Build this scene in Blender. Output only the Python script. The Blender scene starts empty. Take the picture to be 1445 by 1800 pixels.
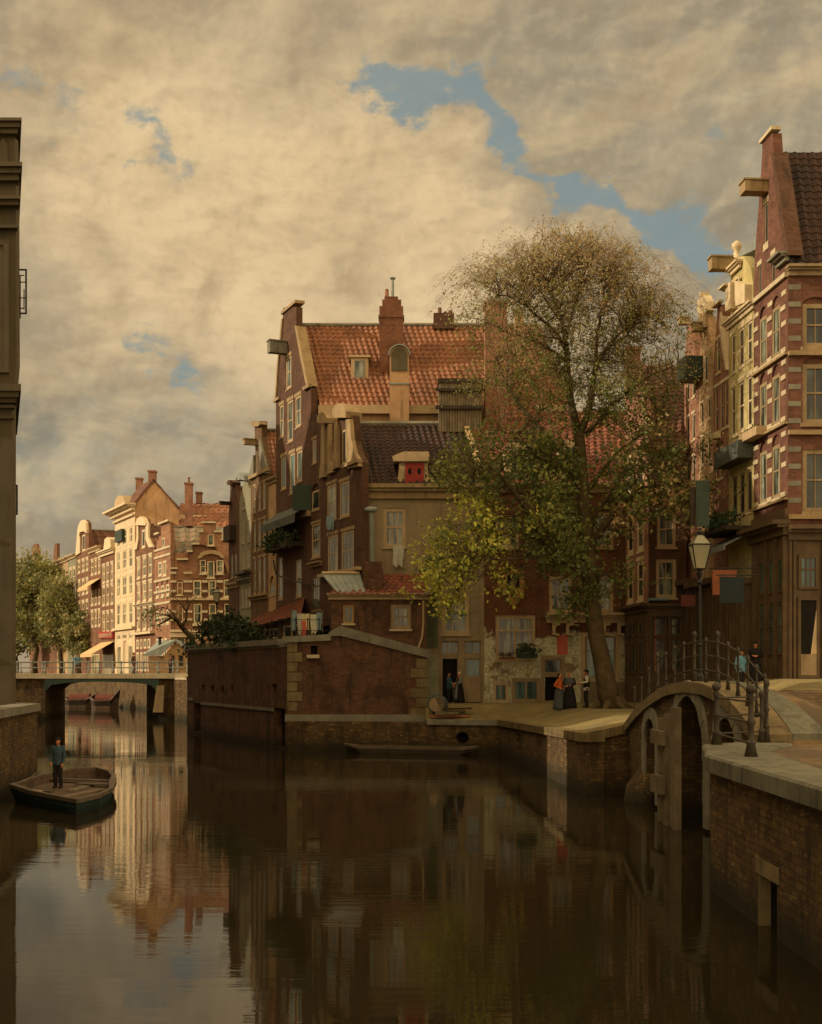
import bpy, math, random
from mathutils import Vector, geometry, noise
random.seed(7)
R=math.radians
scene=bpy.context.scene
# ---------------------------------------------------------------- camera
F=2200.0; CX=722.5; HY=1180.0; H=4.1
cd=bpy.data.cameras.new('camera'); cam=bpy.data.objects.new('camera',cd)
scene.collection.objects.link(cam); scene.camera=cam
cam.location=(0,0,H); cam.rotation_euler=(R(90),0,0)
cd.sensor_fit='HORIZONTAL'; cd.sensor_width=36; cd.lens=36*F/1445.0
cd.shift_y=280/1445.0; cd.clip_start=.1; cd.clip_end=3000
# ---------------------------------------------------------------- light
SUN=Vector((-.90,-.12,.40)).normalized()
sd=bpy.data.lights.new('sun','SUN'); sd.energy=4.1; sd.angle=R(.6); sd.color=(1,.86,.68)
so=bpy.data.objects.new('sun',sd); scene.collection.objects.link(so)
so.rotation_euler=SUN.to_track_quat('Z','Y').to_euler()
vs=scene.view_settings
vs.view_transform='Standard'; vs.look='None'; vs.exposure=0; vs.gamma=1
def lin(r,g,b):
    f=lambda c:((c/255+.055)/1.055)**2.4 if c>10 else c/255/12.92
    return (f(r),f(g),f(b),1)
# world: Nishita sky seen through procedural cloud, all in sky directions (azimuth, elevation)
w=bpy.data.worlds.new('World'); scene.world=w; w.use_nodes=True
nt=w.node_tree; nt.nodes.clear()
def N(t,**k):
    n=nt.nodes.new(t)
    for a,b in k.items(): setattr(n,a,b)
    return n
def M(op,a,b=None,c=None):
    n=N('ShaderNodeMath',operation=op)
    for i,v in enumerate((a,b,c)):
        if v is None: continue
        if isinstance(v,(int,float)): n.inputs[i].default_value=v
        else: nt.links.new(v,n.inputs[i])
    return n.outputs[0]
tc=N('ShaderNodeTexCoord'); sx=N('ShaderNodeSeparateXYZ'); nt.links.new(tc.outputs['Generated'],sx.inputs[0])
az=M('ARCTAN2',sx.outputs[0],sx.outputs[1]); el=M('ARCSINE',M('MINIMUM',M('MAXIMUM',sx.outputs[2],-1),1))
def wnoise(scale,detail,rough,off=0,stretch=1.6,dist=0,sh=(0,0)):
    cb=N('ShaderNodeCombineXYZ'); nt.links.new(M('ADD',az,sh[0]),cb.inputs[0]); nt.links.new(M('MULTIPLY',M('ADD',el,sh[1]),stretch),cb.inputs[1]); cb.inputs[2].default_value=off
    n=N('ShaderNodeTexNoise'); n.inputs['Scale'].default_value=scale; n.inputs['Detail'].default_value=detail
    n.inputs['Roughness'].default_value=rough; n.inputs['Distortion'].default_value=dist
    nt.links.new(cb.outputs[0],n.inputs['Vector']); return n.outputs[0]
wa=wnoise(7,6,.6,3.1); wb=wnoise(7,6,.6,9.7)
wc=wnoise(30,4,.6,1.7)
azw=M('ADD',az,M('ADD',M('MULTIPLY',M('SUBTRACT',wa,.5),.30),M('MULTIPLY',M('SUBTRACT',wc,.5),.05)))
elw=M('ADD',el,M('MULTIPLY',M('SUBTRACT',wb,.5),.20))
def blob(x,y,sxp,syp,rot=0,warp=True):
    a0=math.atan((x-CX)/F); e0=math.atan((HY-y)/F*math.cos(a0))
    A,E=(azw,elw) if warp else (az,el)
    da=M('SUBTRACT',A,a0); de=M('SUBTRACT',E,e0)
    c,s_=math.cos(R(rot)),math.sin(R(rot))
    p=M('DIVIDE',M('ADD',M('MULTIPLY',da,c),M('MULTIPLY',de,s_)),sxp/F)
    q=M('DIVIDE',M('SUBTRACT',M('MULTIPLY',de,c),M('MULTIPLY',da,s_)),syp/F)
    return M('EXPONENT',M('MULTIPLY',M('ADD',M('MULTIPLY',p,p),M('MULTIPLY',q,q)),-1))
def sumb(l):
    o=None
    for b in l:
        v=blob(*b[:-1]) if b[-1]==1 else M('MULTIPLY',blob(*b[:-1]),b[-1])
        o=v if o is None else M('ADD',o,v)
    return o
bright=sumb([(330,470,300,230,0,1),(620,330,260,150,-20,.75),(760,520,200,120,0,.8),(560,560,260,120,0,.8),(200,250,160,120,0,.45),(900,470,160,60,-30,.35)])
blue=sumb([(600,130,75,33,-15,0.792),(700,190,137.5,45,-20,1.012),(850,235,162.5,51,-28,1.012),(900,160,75,21,-20,0.528),(1130,390,137.5,39,-20,1.056),(1200,400,62.5,105,0,0.792),(960,300,137.5,27,-30,0.616),(240,150,75,39,0,0.528),(265,262,45,27,0,0.792),(262,655,31.25,21,0,0.792),(322,705,37.5,36,0,0.88),(180,820,75,45,0,0.44),(420,640,50,30,0,0.396),(90,150,75,45,-20,0.528),(1250,210,75,30,-20,0.528),(640,20,162.5,45,0,0.352),(60,120,75,90,0,0.352)])
greyb=sumb([(180,800,420,130,0,1.0),(60,700,150,300,0,.5),(1300,650,260,260,0,.7),(1150,120,420,180,0,.55),(1400,350,160,300,0,.5)])
n1=wnoise(9,8,.62,5.5,1.7,.6); n2=wnoise(3.2,6,.6,2.2,1.5,.3); n3=wnoise(42,5,.6,7.5,1.3,.2)
def mix(fac,a,b):
    n=N('ShaderNodeMix',data_type='RGBA')
    for s,v in ((n.inputs[0],fac),(n.inputs[6],a),(n.inputs[7],b)):
        if isinstance(v,(int,float)): s.default_value=v
        elif isinstance(v,tuple): s.default_value=v
        else: nt.links.new(v,s)
    return n.outputs[2]
def clampm(v): 
    n=N('ShaderNodeClamp'); nt.links.new(v,n.inputs[0]); return n.outputs[0]
def ramp(v,lo,hi):
    n=N('ShaderNodeMapRange',interpolation_type='SMOOTHSTEP'); nt.links.new(v,n.inputs[0]); n.inputs[1].default_value=lo; n.inputs[2].default_value=hi
    return n.outputs[0]
base=lin(168,150,120); lightc=lin(230,200,152); greyc=lin(138,137,122); brownc=lin(150,128,98)
col=mix(clampm(M('ADD',M('MULTIPLY',bright,1.2),M('MULTIPLY',M('SUBTRACT',n1,.5),1.1))),base,lightc)
col=mix(clampm(M('MULTIPLY',greyb,.75)),col,greyc)
sh=ramp(n1,.50,.72)
col=mix(M('MULTIPLY',sh,.42),col,brownc)
n4=wnoise(15,8,.68,12.5,1.5,.8); n5=wnoise(6,7,.6,21.5,2.2,.5)
col=mix(M('MULTIPLY',ramp(n4,.48,.68),.22),col,lin(150,130,102))
col=mix(M('MULTIPLY',ramp(n5,.50,.66),.38),col,lin(216,188,140))
col=mix(M('MULTIPLY',ramp(n3,.45,.7),.20),col,lin(186,160,120))
# billows: each cloud mass is lighter on its upper left flank than on its lower right one
for scl,off,shf,amt,dt in ((3.6,31.0,.024,3.0,.5),(9,44.0,.010,2.2,.4),(26,57.0,.004,1.5,.3)):
    A=wnoise(scl,7,.56,off,1.35,dt); B=wnoise(scl,7,.56,off,1.35,dt,(-shf,shf*.9)); rel=M('MULTIPLY',M('SUBTRACT',A,B),amt)
    col=mix(clampm(M('MULTIPLY',rel,.8)),col,lin(230,204,158)); col=mix(clampm(M('MULTIPLY',rel,-.9)),col,lin(142,122,96))
# scale clouds so that Background strength .1 gives the display value
sc=N('ShaderNodeVectorMath',operation='SCALE'); nt.links.new(col,sc.inputs[0]); sc.inputs[3].default_value=10.0
sky=N('ShaderNodeTexSky',sky_type='NISHITA'); sky.sun_disc=False; sky.sun_elevation=math.asin(SUN.z); sky.sun_rotation=math.atan2(SUN.x,SUN.y)
hs=N('ShaderNodeVectorMath',operation='MULTIPLY_ADD'); nt.links.new(sky.outputs[0],hs.inputs[0]); hs.inputs[1].default_value=(.18,.18,.16); hs.inputs[2].default_value=(1.9,2.5,2.5)
cover=ramp(M('ADD',blue,M('ADD',M('MULTIPLY',M('SUBTRACT',n1,.5),1.3),M('ADD',M('MULTIPLY',M('SUBTRACT',n3,.5),1.3),M('MULTIPLY',M('SUBTRACT',n4,.5),1.2)))),.38,1.2)
c2=mix(M('MULTIPLY',cover,.85),sc.outputs[0],hs.outputs[0])
# unseen sky overhead and behind the viewer is boosted to lift the shade
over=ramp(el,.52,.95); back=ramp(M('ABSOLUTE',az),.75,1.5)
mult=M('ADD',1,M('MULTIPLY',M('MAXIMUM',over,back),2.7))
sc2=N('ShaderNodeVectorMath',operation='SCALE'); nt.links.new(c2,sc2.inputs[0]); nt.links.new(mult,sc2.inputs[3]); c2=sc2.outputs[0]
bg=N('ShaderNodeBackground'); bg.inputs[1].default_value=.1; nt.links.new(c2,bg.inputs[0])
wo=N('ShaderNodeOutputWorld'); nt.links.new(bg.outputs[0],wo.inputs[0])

# ---------------------------------------------------------------- helpers
C=scene.collection
def tag(o,label=None,cat=None,group=None,kind=None):
    if label: o['label']=label
    if cat: o['category']=cat
    if group: o['group']=group
    if kind: o['kind']=kind
    return o
def thing(name,label,cat,loc,group=None):
    o=bpy.data.objects.new(name,None); o.empty_display_size=.3; C.objects.link(o); o.location=loc
    return tag(o,label,cat,group)
def origin(o):
    v=Vector((0,0,0))
    while o is not None: v=v+Vector(o.location); o=o.parent
    return v
V=Vector
class MB:
    def __init__(s): s.v=[]; s.f=[]; s.col=[]
    def quad(s,*p):
        n=len(s.v); s.v+= [tuple(q) for q in p]; s.f.append(tuple(range(n,n+len(p))))
    def box(s,x0,x1,y0,y1,z0,z1):
        s.hexa([V((x0,y0,z0)),V((x1,y0,z0)),V((x1,y1,z0)),V((x0,y1,z0))],[V((x0,y0,z1)),V((x1,y0,z1)),V((x1,y1,z1)),V((x0,y1,z1))])
    def hexa(s,b,t):
        n=len(s.v); k=len(b); s.v+=[tuple(p) for p in b]+[tuple(p) for p in t]
        s.f.append(tuple(n+i for i in range(k))[::-1]); s.f.append(tuple(n+k+i for i in range(k)))
        for i in range(k):
            j=(i+1)%k; s.f.append((n+i,n+j,n+k+j,n+k+i))
    def slab(s,fac,poly,o0,o1,back=True):   # prism of a (u,z) polygon between two offsets along the facade normal
        P2=[V((u,z,0)) for u,z in poly]; k=len(poly); n=len(s.v)
        s.v+=[tuple(fac.w(u,z,o1)) for u,z in poly]+[tuple(fac.w(u,z,o0)) for u,z in poly]
        area=sum(P2[i].x*P2[(i+1)%k].y-P2[(i+1)%k].x*P2[i].y for i in range(k))
        for t in geometry.tessellate_polygon([P2]):
            a,b,c=t; ar=(P2[b]-P2[a]).cross(P2[c]-P2[a]).z
            if ar<0: a,b,c=c,b,a
            s.f.append((n+a,n+b,n+c))
            if back: s.f.append((n+k+c,n+k+b,n+k+a))
        for i in range(k):
            j=(i+1)%k
            s.f.append((n+i,n+k+i,n+k+j,n+j) if area>0 else (n+j,n+k+j,n+k+i,n+i))
    def fb(s,fac,u0,u1,z0,z1,o0,o1): s.slab(fac,[(u0,z0),(u1,z0),(u1,z1),(u0,z1)],o0,o1)
    def plate(s,fac,outline,holes,thick,reveal=.16):
        loops=[[V((u,z,0)) for u,z in outline]]+[[V((u,z,0)) for u,z in h] for h in holes]
        flat=[p for l in loops for p in l]; n=len(s.v)
        s.v+=[tuple(fac.w(p.x,p.y,0)) for p in flat]
        for t in geometry.tessellate_polygon(loops):
            a,b,c=t
            if (flat[b]-flat[a]).cross(flat[c]-flat[a]).z<0: a,b,c=c,b,a
            s.f.append((n+a,n+b,n+c))
        for li,l in enumerate(loops):
            d=thick if li==0 else reveal; k=len(l); m=len(s.v)
            s.v+=[tuple(fac.w(p.x,p.y,0)) for p in l]+[tuple(fac.w(p.x,p.y,-d)) for p in l]
            area=sum(l[i].x*l[(i+1)%k].y-l[(i+1)%k].x*l[i].y for i in range(k))
            if li: area=-area
            for i in range(k):
                j=(i+1)%k
                s.f.append((m+i,m+k+i,m+k+j,m+j) if area>0 else (m+j,m+k+j,m+k+i,m+i))
        # back cover
        l=loops[0]; m=len(s.v); s.v+=[tuple(fac.w(p.x,p.y,-thick)) for p in l]
        for t in geometry.tessellate_polygon([l]):
            a,b,c=t
            if (l[b]-l[a]).cross(l[c]-l[a]).z>0: a,b,c=c,b,a
            s.f.append((m+a,m+b,m+c))
    def tube(s,pts,rad,seg=6,cap=True):
        pts=[V(p) for p in pts]; n0=len(s.v); K=len(pts)
        if isinstance(rad,(int,float)): rad=[rad]*K
        d0=(pts[1]-pts[0]).normalized(); up=V((0,0,1)) if abs(d0.z)<.9 else V((0,1,0))
        a=d0.cross(up).normalized()
        for i,p in enumerate(pts):
            d=(pts[min(i+1,K-1)]-pts[max(i-1,0)])
            d=d.normalized() if d.length>1e-9 else d0
            a=(a-d*a.dot(d)); a=a.normalized() if a.length>1e-6 else d.orthogonal().normalized()
            b=d.cross(a)
            for j in range(seg):
                t=2*math.pi*j/seg; s.v.append(tuple(p+(a*math.cos(t)+b*math.sin(t))*rad[i]))
        for i in range(K-1):
            for j in range(seg):
                k=(j+1)%seg; q=n0+i*seg
                s.f.append((q+j,q+k,q+seg+k,q+seg+j))
        if cap:
            s.f.append(tuple(n0+j for j in range(seg))[::-1]); q=n0+(K-1)*seg; s.f.append(tuple(q+j for j in range(seg)))
    def rings(s,c,prof,seg=12,axis=None):   # stacked elliptical rings: (z, rx, ry[, dx, dy])
        n0=len(s.v); c=V(c)
        for r in prof:
            z,rx,ry=r[:3]; dx,dy=(r[3],r[4]) if len(r)>3 else (0,0)
            for j in range(seg):
                t=2*math.pi*j/seg; s.v.append(tuple(c+V((rx*math.cos(t)+dx,ry*math.sin(t)+dy,z))))
        for i in range(len(prof)-1):
            for j in range(seg):
                k=(j+1)%seg; q=n0+i*seg; s.f.append((q+j,q+k,q+seg+k,q+seg+j))
        s.f.append(tuple(n0+j for j in range(seg))[::-1]); q=n0+(len(prof)-1)*seg; s.f.append(tuple(q+j for j in range(seg)))
    def ball(s,c,rx,ry=None,rz=None,seg=10,rn=6):
        ry=ry or rx; rz=rz or rx
        pr=[]
        for i in range(rn+1):
            t=-math.pi/2+math.pi*(i+.02)/(rn+.04)
            pr.append((math.sin(t)*rz,max(.02,math.cos(t))*rx,max(.02,math.cos(t))*ry))
        s.rings(c,pr,seg)
    def build(s,name,mat,parent=None,smooth=False,loc=None):
        me=bpy.data.meshes.new(name); og=origin(parent) if parent else V(loc or (0,0,0))
        me.from_pydata([(a-og.x,b-og.y,c-og.z) for a,b,c in s.v],[],s.f)
        uv=me.uv_layers.new(name='UVMap'); me.update()
        data=[0.0]*(2*len(me.loops)); Z=V((0,0,1))
        for p in me.polygons:
            n=p.normal
            t=Z.cross(n)
            if t.length<.12: t=V((1,0,0))
            t.normalize(); b=n.cross(t)
            for li in p.loop_indices:
                co=me.vertices[me.loops[li].vertex_index].co+og
                data[2*li]=co.dot(t); data[2*li+1]=co.dot(b)
        uv.data.foreach_set('uv',data)
        if s.col:
            ca=me.color_attributes.new('tint','FLOAT_COLOR','CORNER'); d=[]
            for p in me.polygons:
                c=s.col[p.index]; 
                for _ in p.loop_indices: d+=[c[0],c[1],c[2],1]
            ca.data.foreach_set('color',d)
        if smooth: me.polygons.foreach_set('use_smooth',[True]*len(me.polygons))
        me.materials.append(mat)
        o=bpy.data.objects.new(name,me); C.objects.link(o)
        if parent: o.parent=parent
        elif loc is not None: o.location=loc
        return o
class Fac:   # a vertical facade plane through two plan points, left to right as the street sees it
    def __init__(s,A,B):
        s.A=V(A); s.B=V(B); s.d=(s.B-s.A).normalized(); s.n=V((s.d.y,-s.d.x)); s.L=(s.B-s.A).length
    def w(s,u,z,o=0): return V((s.A.x+s.d.x*u+s.n.x*o, s.A.y+s.d.y*u+s.n.y*o, z))
    def u(s,px):
        m=(px-CX)/F; return (m*s.A.y-s.A.x)/(s.d.x-m*s.d.y)
    def Z(s,px): return s.A.y+s.d.y*s.u(px)
    def z(s,px,y): return H-(y-HY)/F*s.Z(px)
    def p(s,pts): return [(s.u(x),s.z(x,y)) for x,y in pts]
def XX(x,Z): return (x-CX)/F*Z
def ZZ(y,Z): return H-(y-HY)/F*Z
def P(x,y,Z): return V((XX(x,Z),Z,ZZ(y,Z)))
def fpx(x0,Z0,x1,Z1): return Fac((XX(x0,Z0),Z0),(XX(x1,Z1),Z1))
# ---------------------------------------------------------------- materials
MATS={}
def mat_new(name):
    m=bpy.data.materials.new(name); m.use_nodes=True; MATS[name]=m
    t=m.node_tree; b=t.nodes['Principled BSDF']; return m,t,b
def nmix(t,f,a,b,blend='MIX'):
    n=t.nodes.new('ShaderNodeMix'); n.data_type='RGBA'; n.blend_type=blend
    for s,v in ((n.inputs[0],f),(n.inputs[6],a),(n.inputs[7],b)):
        if isinstance(v,(int,float)): s.default_value=v
        elif isinstance(v,tuple): s.default_value=v
        else: t.links.new(v,s)
    return n.outputs[2]
def nnoise(t,scale,detail=5,rough=.6,vec=None,off=None):
    n=t.nodes.new('ShaderNodeTexNoise'); n.inputs['Scale'].default_value=scale; n.inputs['Detail'].default_value=detail; n.inputs['Roughness'].default_value=rough
    if vec is None:
        g=t.nodes.new('ShaderNodeNewGeometry'); vec=g.outputs['Position']
    if off:
        mp=t.nodes.new('ShaderNodeMapping'); mp.inputs['Scale'].default_value=off; t.links.new(vec,mp.inputs[0]); vec=mp.outputs[0]
    t.links.new(vec,n.inputs['Vector']); return n.outputs[0]
def nramp(t,v,lo,hi,a=0,b=1):
    n=t.nodes.new('ShaderNodeMapRange'); n.interpolation_type='SMOOTHSTEP'; t.links.new(v,n.inputs[0])
    for i,x in enumerate((lo,hi,a,b)): n.inputs[i+1].default_value=x
    return n.outputs[0]
def nbump(t,b,v,strength=.4,dist=.02,nrm=None):
    n=t.nodes.new('ShaderNodeBump'); n.inputs['Strength'].default_value=strength; n.inputs['Distance'].default_value=dist
    t.links.new(v,n.inputs['Height']); t.links.new(n.outputs[0],b.inputs['Normal'])
def k(c,f): return (c[0]*f,c[1]*f,c[2]*f,1)
def plain(name,rgb,rough=.8,var=.35,scale=1.2,dirt=.25,bump=.3,fine=14,metal=0):
    m,t,b=mat_new(name); c=lin(*rgb)
    big=nnoise(t,scale,6,.65); sm=nnoise(t,fine,4,.6); st=nnoise(t,1.6,5,.6,off=(3,3,.35))
    o=nmix(t,nramp(t,big,.3,.7),k(c,1-var),k(c,1+var*.6))
    o=nmix(t,nramp(t,sm,.35,.75,0,.35),o,k(c,.6))
    o=nmix(t,nramp(t,st,.52,.75,0,dirt),o,(.03,.022,.012,1))
    t.links.new(o,b.inputs['Base Color']); b.inputs['Roughness'].default_value=rough; b.inputs['Metallic'].default_value=metal
    b.inputs['Specular IOR Level'].default_value=.22; nbump(t,b,sm,bump,.01); return m
def brick(name,c1,c2,mortar,bw=.24,rh=.085,dirt=.5,white=None,rough=.9,patch=None,damp=0):
    m,t,b=mat_new(name); c1,c2,mo=lin(*c1),lin(*c2),lin(*mortar)
    uv=t.nodes.new('ShaderNodeUVMap')
    wob=t.nodes.new('ShaderNodeVectorMath'); wob.operation='ADD'
    nn=t.nodes.new('ShaderNodeTexNoise'); nn.inputs['Scale'].default_value=2.2; t.links.new(uv.outputs[0],nn.inputs[0])
    scn=t.nodes.new('ShaderNodeVectorMath'); scn.operation='SCALE'; scn.inputs[3].default_value=.05; t.links.new(nn.outputs[1],scn.inputs[0])
    t.links.new(uv.outputs[0],wob.inputs[0]); t.links.new(scn.outputs[0],wob.inputs[1])
    br=t.nodes.new('ShaderNodeTexBrick'); t.links.new(wob.outputs[0],br.inputs[0])
    br.inputs['Scale'].default_value=1; br.inputs['Brick Width'].default_value=bw; br.inputs['Row Height'].default_value=rh
    br.inputs['Mortar Size'].default_value=.009; br.inputs['Mortar Smooth'].default_value=.4; br.inputs['Bias'].default_value=0
    br.inputs['Color1'].default_value=c1; br.inputs['Color2'].default_value=c2; br.inputs['Mortar'].default_value=mo
    big=nnoise(t,.55,6,.7); sm=nnoise(t,7,5,.65); st=nnoise(t,1.1,6,.62,off=(2.2,2.2,.4))
    o=nmix(t,nramp(t,big,.35,.7,0,.6),br.outputs[0],k(c1,.45))
    o=nmix(t,nramp(t,sm,.5,.72,0,.6),o,k(c2,1.5))
    wz=nnoise(t,.9,7,.72,off=(1,1,1.8)); o=nmix(t,nramp(t,wz,.52,.66,0,.5),o,nmix(t,.55,k(c1,1.5),mo)); o=nmix(t,nramp(t,wz,.46,.36,0,.45),o,k(c2,.4))
    if patch:
        wn=nnoise(t,3.2,6,.75,off=(1,1,2.6)); o=nmix(t,nramp(t,wn,.54,.64,0,.75),o,nmix(t,br.outputs['Fac'],lin(*patch),mo))
        w2=nnoise(t,.8,5,.6); o=nmix(t,nramp(t,w2,.52,.62,0,.55),o,k(c2,.5))
    if damp:
        g=t.nodes.new('ShaderNodeNewGeometry'); sp=t.nodes.new('ShaderNodeSeparateXYZ'); t.links.new(g.outputs['Position'],sp.inputs[0])
        hgt=t.nodes.new('ShaderNodeMath'); hgt.operation='MULTIPLY_ADD'; t.links.new(sm,hgt.inputs[0]); hgt.inputs[1].default_value=-.9; t.links.new(sp.outputs[2],hgt.inputs[2])
        o=nmix(t,nramp(t,hgt.outputs[0],-.35,damp,.8,0),o,(.012,.014,.006,1))
    if white:
        g=t.nodes.new('ShaderNodeNewGeometry'); sp=t.nodes.new('ShaderNodeSeparateXYZ'); t.links.new(g.outputs['Position'],sp.inputs[0])
        edge=t.nodes.new('ShaderNodeMath'); edge.operation='MULTIPLY_ADD'; t.links.new(big,edge.inputs[0]); edge.inputs[1].default_value=4.5; edge.inputs[2].default_value=white[0]-2.25
        lt=t.nodes.new('ShaderNodeMath'); lt.operation='SUBTRACT'; t.links.new(edge.outputs[0],lt.inputs[0]); t.links.new(sp.outputs[2],lt.inputs[1])
        f=nramp(t,lt.outputs[0],-.05,.25,0,.88)
        pk=nnoise(t,1.3,7,.66); pf=nramp(t,pk,.45,.62)
        wcol=nmix(t,nramp(t,sm,.35,.65),lin(*white[1]),lin(*white[2]))
        wcol=nmix(t,nramp(t,pk,.54,.66,0,.75),wcol,br.outputs[0])
        o=nmix(t,f,o,wcol)
    o=nmix(t,nramp(t,st,.48,.72,0,dirt),o,(.018,.013,.008,1))
    t.links.new(o,b.inputs['Base Color']); b.inputs['Roughness'].default_value=rough; b.inputs['Specular IOR Level'].default_value=.2
    nbump(t,b,br.outputs['Fac'],-.5,.015); return m
def tiles(name,c1,c2,c3,rough=.75):
    m,t,b=mat_new(name); uv=t.nodes.new('ShaderNodeUVMap')
    br=t.nodes.new('ShaderNodeTexBrick'); t.links.new(uv.outputs[0],br.inputs[0]); br.offset=0
    br.inputs['Scale'].default_value=1; br.inputs['Brick Width'].default_value=.3; br.inputs['Row Height'].default_value=.36
    br.inputs['Mortar Size'].default_value=.012; br.inputs['Color1'].default_value=lin(*c1); br.inputs['Color2'].default_value=lin(*c2); br.inputs['Mortar'].default_value=k(lin(*c1),.35)
    big=nnoise(t,.6,6,.65); st=nnoise(t,3,6,.7,off=(1.5,.5,.5)); sm=nnoise(t,9,4,.6)
    o=nmix(t,nramp(t,big,.42,.68,0,.75),br.outputs[0],lin(*c3))
    o=nmix(t,nramp(t,st,.5,.72,0,.8),o,k(lin(*c3),.45))
    o=nmix(t,nramp(t,sm,.55,.75,0,.5),o,k(lin(*c2),1.4))
    t.links.new(o,b.inputs['Base Color']); b.inputs['Roughness'].default_value=rough; b.inputs['Specular IOR Level'].default_value=.25
    nbump(t,b,sm,.5,.02); return m
def pane(name,dark,pale,rough=.12):
    m,t,b=mat_new(name); g=nnoise(t,1.1,3,.5,off=(3.2,3.2,.45)); g2=nnoise(t,.7,2,.5)
    o=nmix(t,nramp(t,g,.42,.60),lin(*dark),lin(*pale)); o=nmix(t,nramp(t,g2,.4,.6,0,.6),o,lin(*dark))
    t.links.new(o,b.inputs['Base Color']); b.inputs['Roughness'].default_value=rough; b.inputs['IOR'].default_value=1.5
    nbump(t,b,g2,.12,.05); return m
def leafmat(name,tr=.35):
    m,t,b=mat_new(name); a=t.nodes.new('ShaderNodeVertexColor'); a.layer_name='tint'
    t.links.new(a.outputs[0],b.inputs['Base Color']); b.inputs['Roughness'].default_value=.6; b.inputs['Specular IOR Level'].default_value=.25
    tn=t.nodes.new('ShaderNodeBsdfTranslucent'); t.links.new(a.outputs[0],tn.inputs[0]); mx=t.nodes.new('ShaderNodeMixShader'); mx.inputs[0].default_value=tr
    t.links.new(b.outputs[0],mx.inputs[1]); t.links.new(tn.outputs[0],mx.inputs[2]); t.links.new(mx.outputs[0],t.nodes['Material Output'].inputs[0]); return m
B_dark=brick('brick_dark_red',(98,66,46),(76,52,36),(78,64,46))
B_red=brick('brick_red',(126,80,54),(104,66,44),(96,76,54))
B_wash=brick('brick_whitewashed_base',(116,72,48),(96,60,40),(90,72,52),white=(6.1,(206,204,168),(160,150,108)))
B_brown=brick('brick_brown',(118,88,58),(92,66,42),(80,66,46))
B_quay=brick('brick_quay',(106,82,48),(70,54,34),(46,38,26),bw=.34,rh=.12,dirt=.7,patch=(142,116,66),damp=.45)
B_wall=brick('brick_garden_wall',(104,72,50),(82,58,40),(66,54,38),bw=.34,rh=.12,dirt=.75,patch=(128,92,66),damp=.3)
B_far=brick('brick_far',(150,108,78),(128,90,64),(140,110,78),bw=.5,rh=.2,dirt=.3)
B_farb=brick('brick_far_brown',(122,84,58),(104,70,48),(110,86,62),bw=.5,rh=.2,dirt=.3)
B_pink=brick('brick_pink',(158,112,84),(136,92,70),(130,104,82),bw=.3,rh=.11,dirt=.4)
B_band=brick('brick_banded_red',(116,76,58),(94,60,46),(98,78,58),bw=.3,rh=.1,dirt=.45)
G_plaster=plain('plaster_grey',(146,128,96),.9,.22,.6,.4,.25)
G_olive=plain('plaster_olive',(176,160,104),.9,.2,.8,.3)
G_tan=plain('plaster_tan',(168,136,96),.9,.25,.8,.35)
G_cream=plain('plaster_cream',(206,180,138),.85,.15,.8,.2)
G_greyg=plain('plaster_green_grey',(128,122,94),.9,.2,.8,.3)
G_peel=plain('plaster_gable_tan',(178,140,98),.92,.3,.35,.5)
G_darkfac=plain('stone_dark_moulded',(88,78,56),.9,.2,.7,.4)
S_pale=plain('stone_pale',(182,164,128),.8,.2,2,.25)
S_mid=plain('stone_mid',(150,126,88),.85,.25,1.2,.5)
B_row=brick('brick_rowlock_coping',(124,106,66),(98,80,50),(50,42,28),bw=.16,rh=.6,dirt=.6,damp=0)
S_quoin=plain('stone_quoin',(116,100,68),.9,.35,1.1,.6,.5)
W_slate=plain('slate_canopy',(78,80,70),.7,.25,1.5,.4,.2)
S_grey=plain('stone_grey',(122,116,96),.8,.25,1.1,.55,.5)
S_cap=brick('stone_cap_light',(112,108,88),(100,97,78),(60,56,44),bw=1.9,rh=3.1,dirt=.6,rough=.8)
W_white=plain('paint_cream_white',(200,178,138),.6,.12,2,.12,.1)
W_tan=plain('paint_stone_brown',(174,148,108),.6,.15,1.5,.3,.15)
W_tan2=plain('paint_dull_brown',(142,120,86),.6,.2,1.5,.35,.15)
W_green=plain('paint_dark_green',(50,62,48),.55,.25,2,.3,.1)
W_red=plain('paint_red',(146,48,34),.6,.2,3,.25,.1)
W_och=plain('paint_ochre',(160,122,62),.6,.2,2,.3,.1)
W_shop=plain('shopfront_brown',(88,70,46),.65,.3,1.5,.4,.15)
W_wood=plain('timber_weathered',(112,98,72),.85,.3,2,.5,.4)
W_dkwood=plain('timber_dark',(58,48,34),.85,.3,2,.5,.4)
W_zinc=plain('zinc_grey',(128,132,120),.5,.2,1.5,.4,.1)
M_iron=plain('iron_painted',(66,58,44),.6,.3,3,.3,.2)
M_black=plain('iron_black',(34,31,26),.55,.2,3,.2,.1)
T_or=tiles('tiles_orange',(150,100,66),(128,82,52),(98,66,44))
T_red=tiles('tiles_red',(138,80,54),(118,68,48),(84,56,42))
T_dark=tiles('tiles_dark',(70,46,34),(56,40,30),(40,34,28))
T_green=tiles('tiles_green_patched',(112,116,92),(140,100,70),(92,90,74))
T_brn=tiles('tiles_brown',(118,76,50),(96,62,44),(66,50,38))
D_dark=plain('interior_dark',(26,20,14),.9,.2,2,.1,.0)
PN=pane('glass_curtained',(44,48,40),(138,140,116)); PN_d=pane('glass_dark',(24,26,22),(70,74,62)); PN_teal=pane('glass_teal',(40,60,56),(84,112,100)); PN_lit=pane('glass_far',(84,78,58),(186,166,120))
LEAF=leafmat('leaves')
BARK=plain('bark',(82,68,42),.95,.35,3,.3,.8,30)
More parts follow.
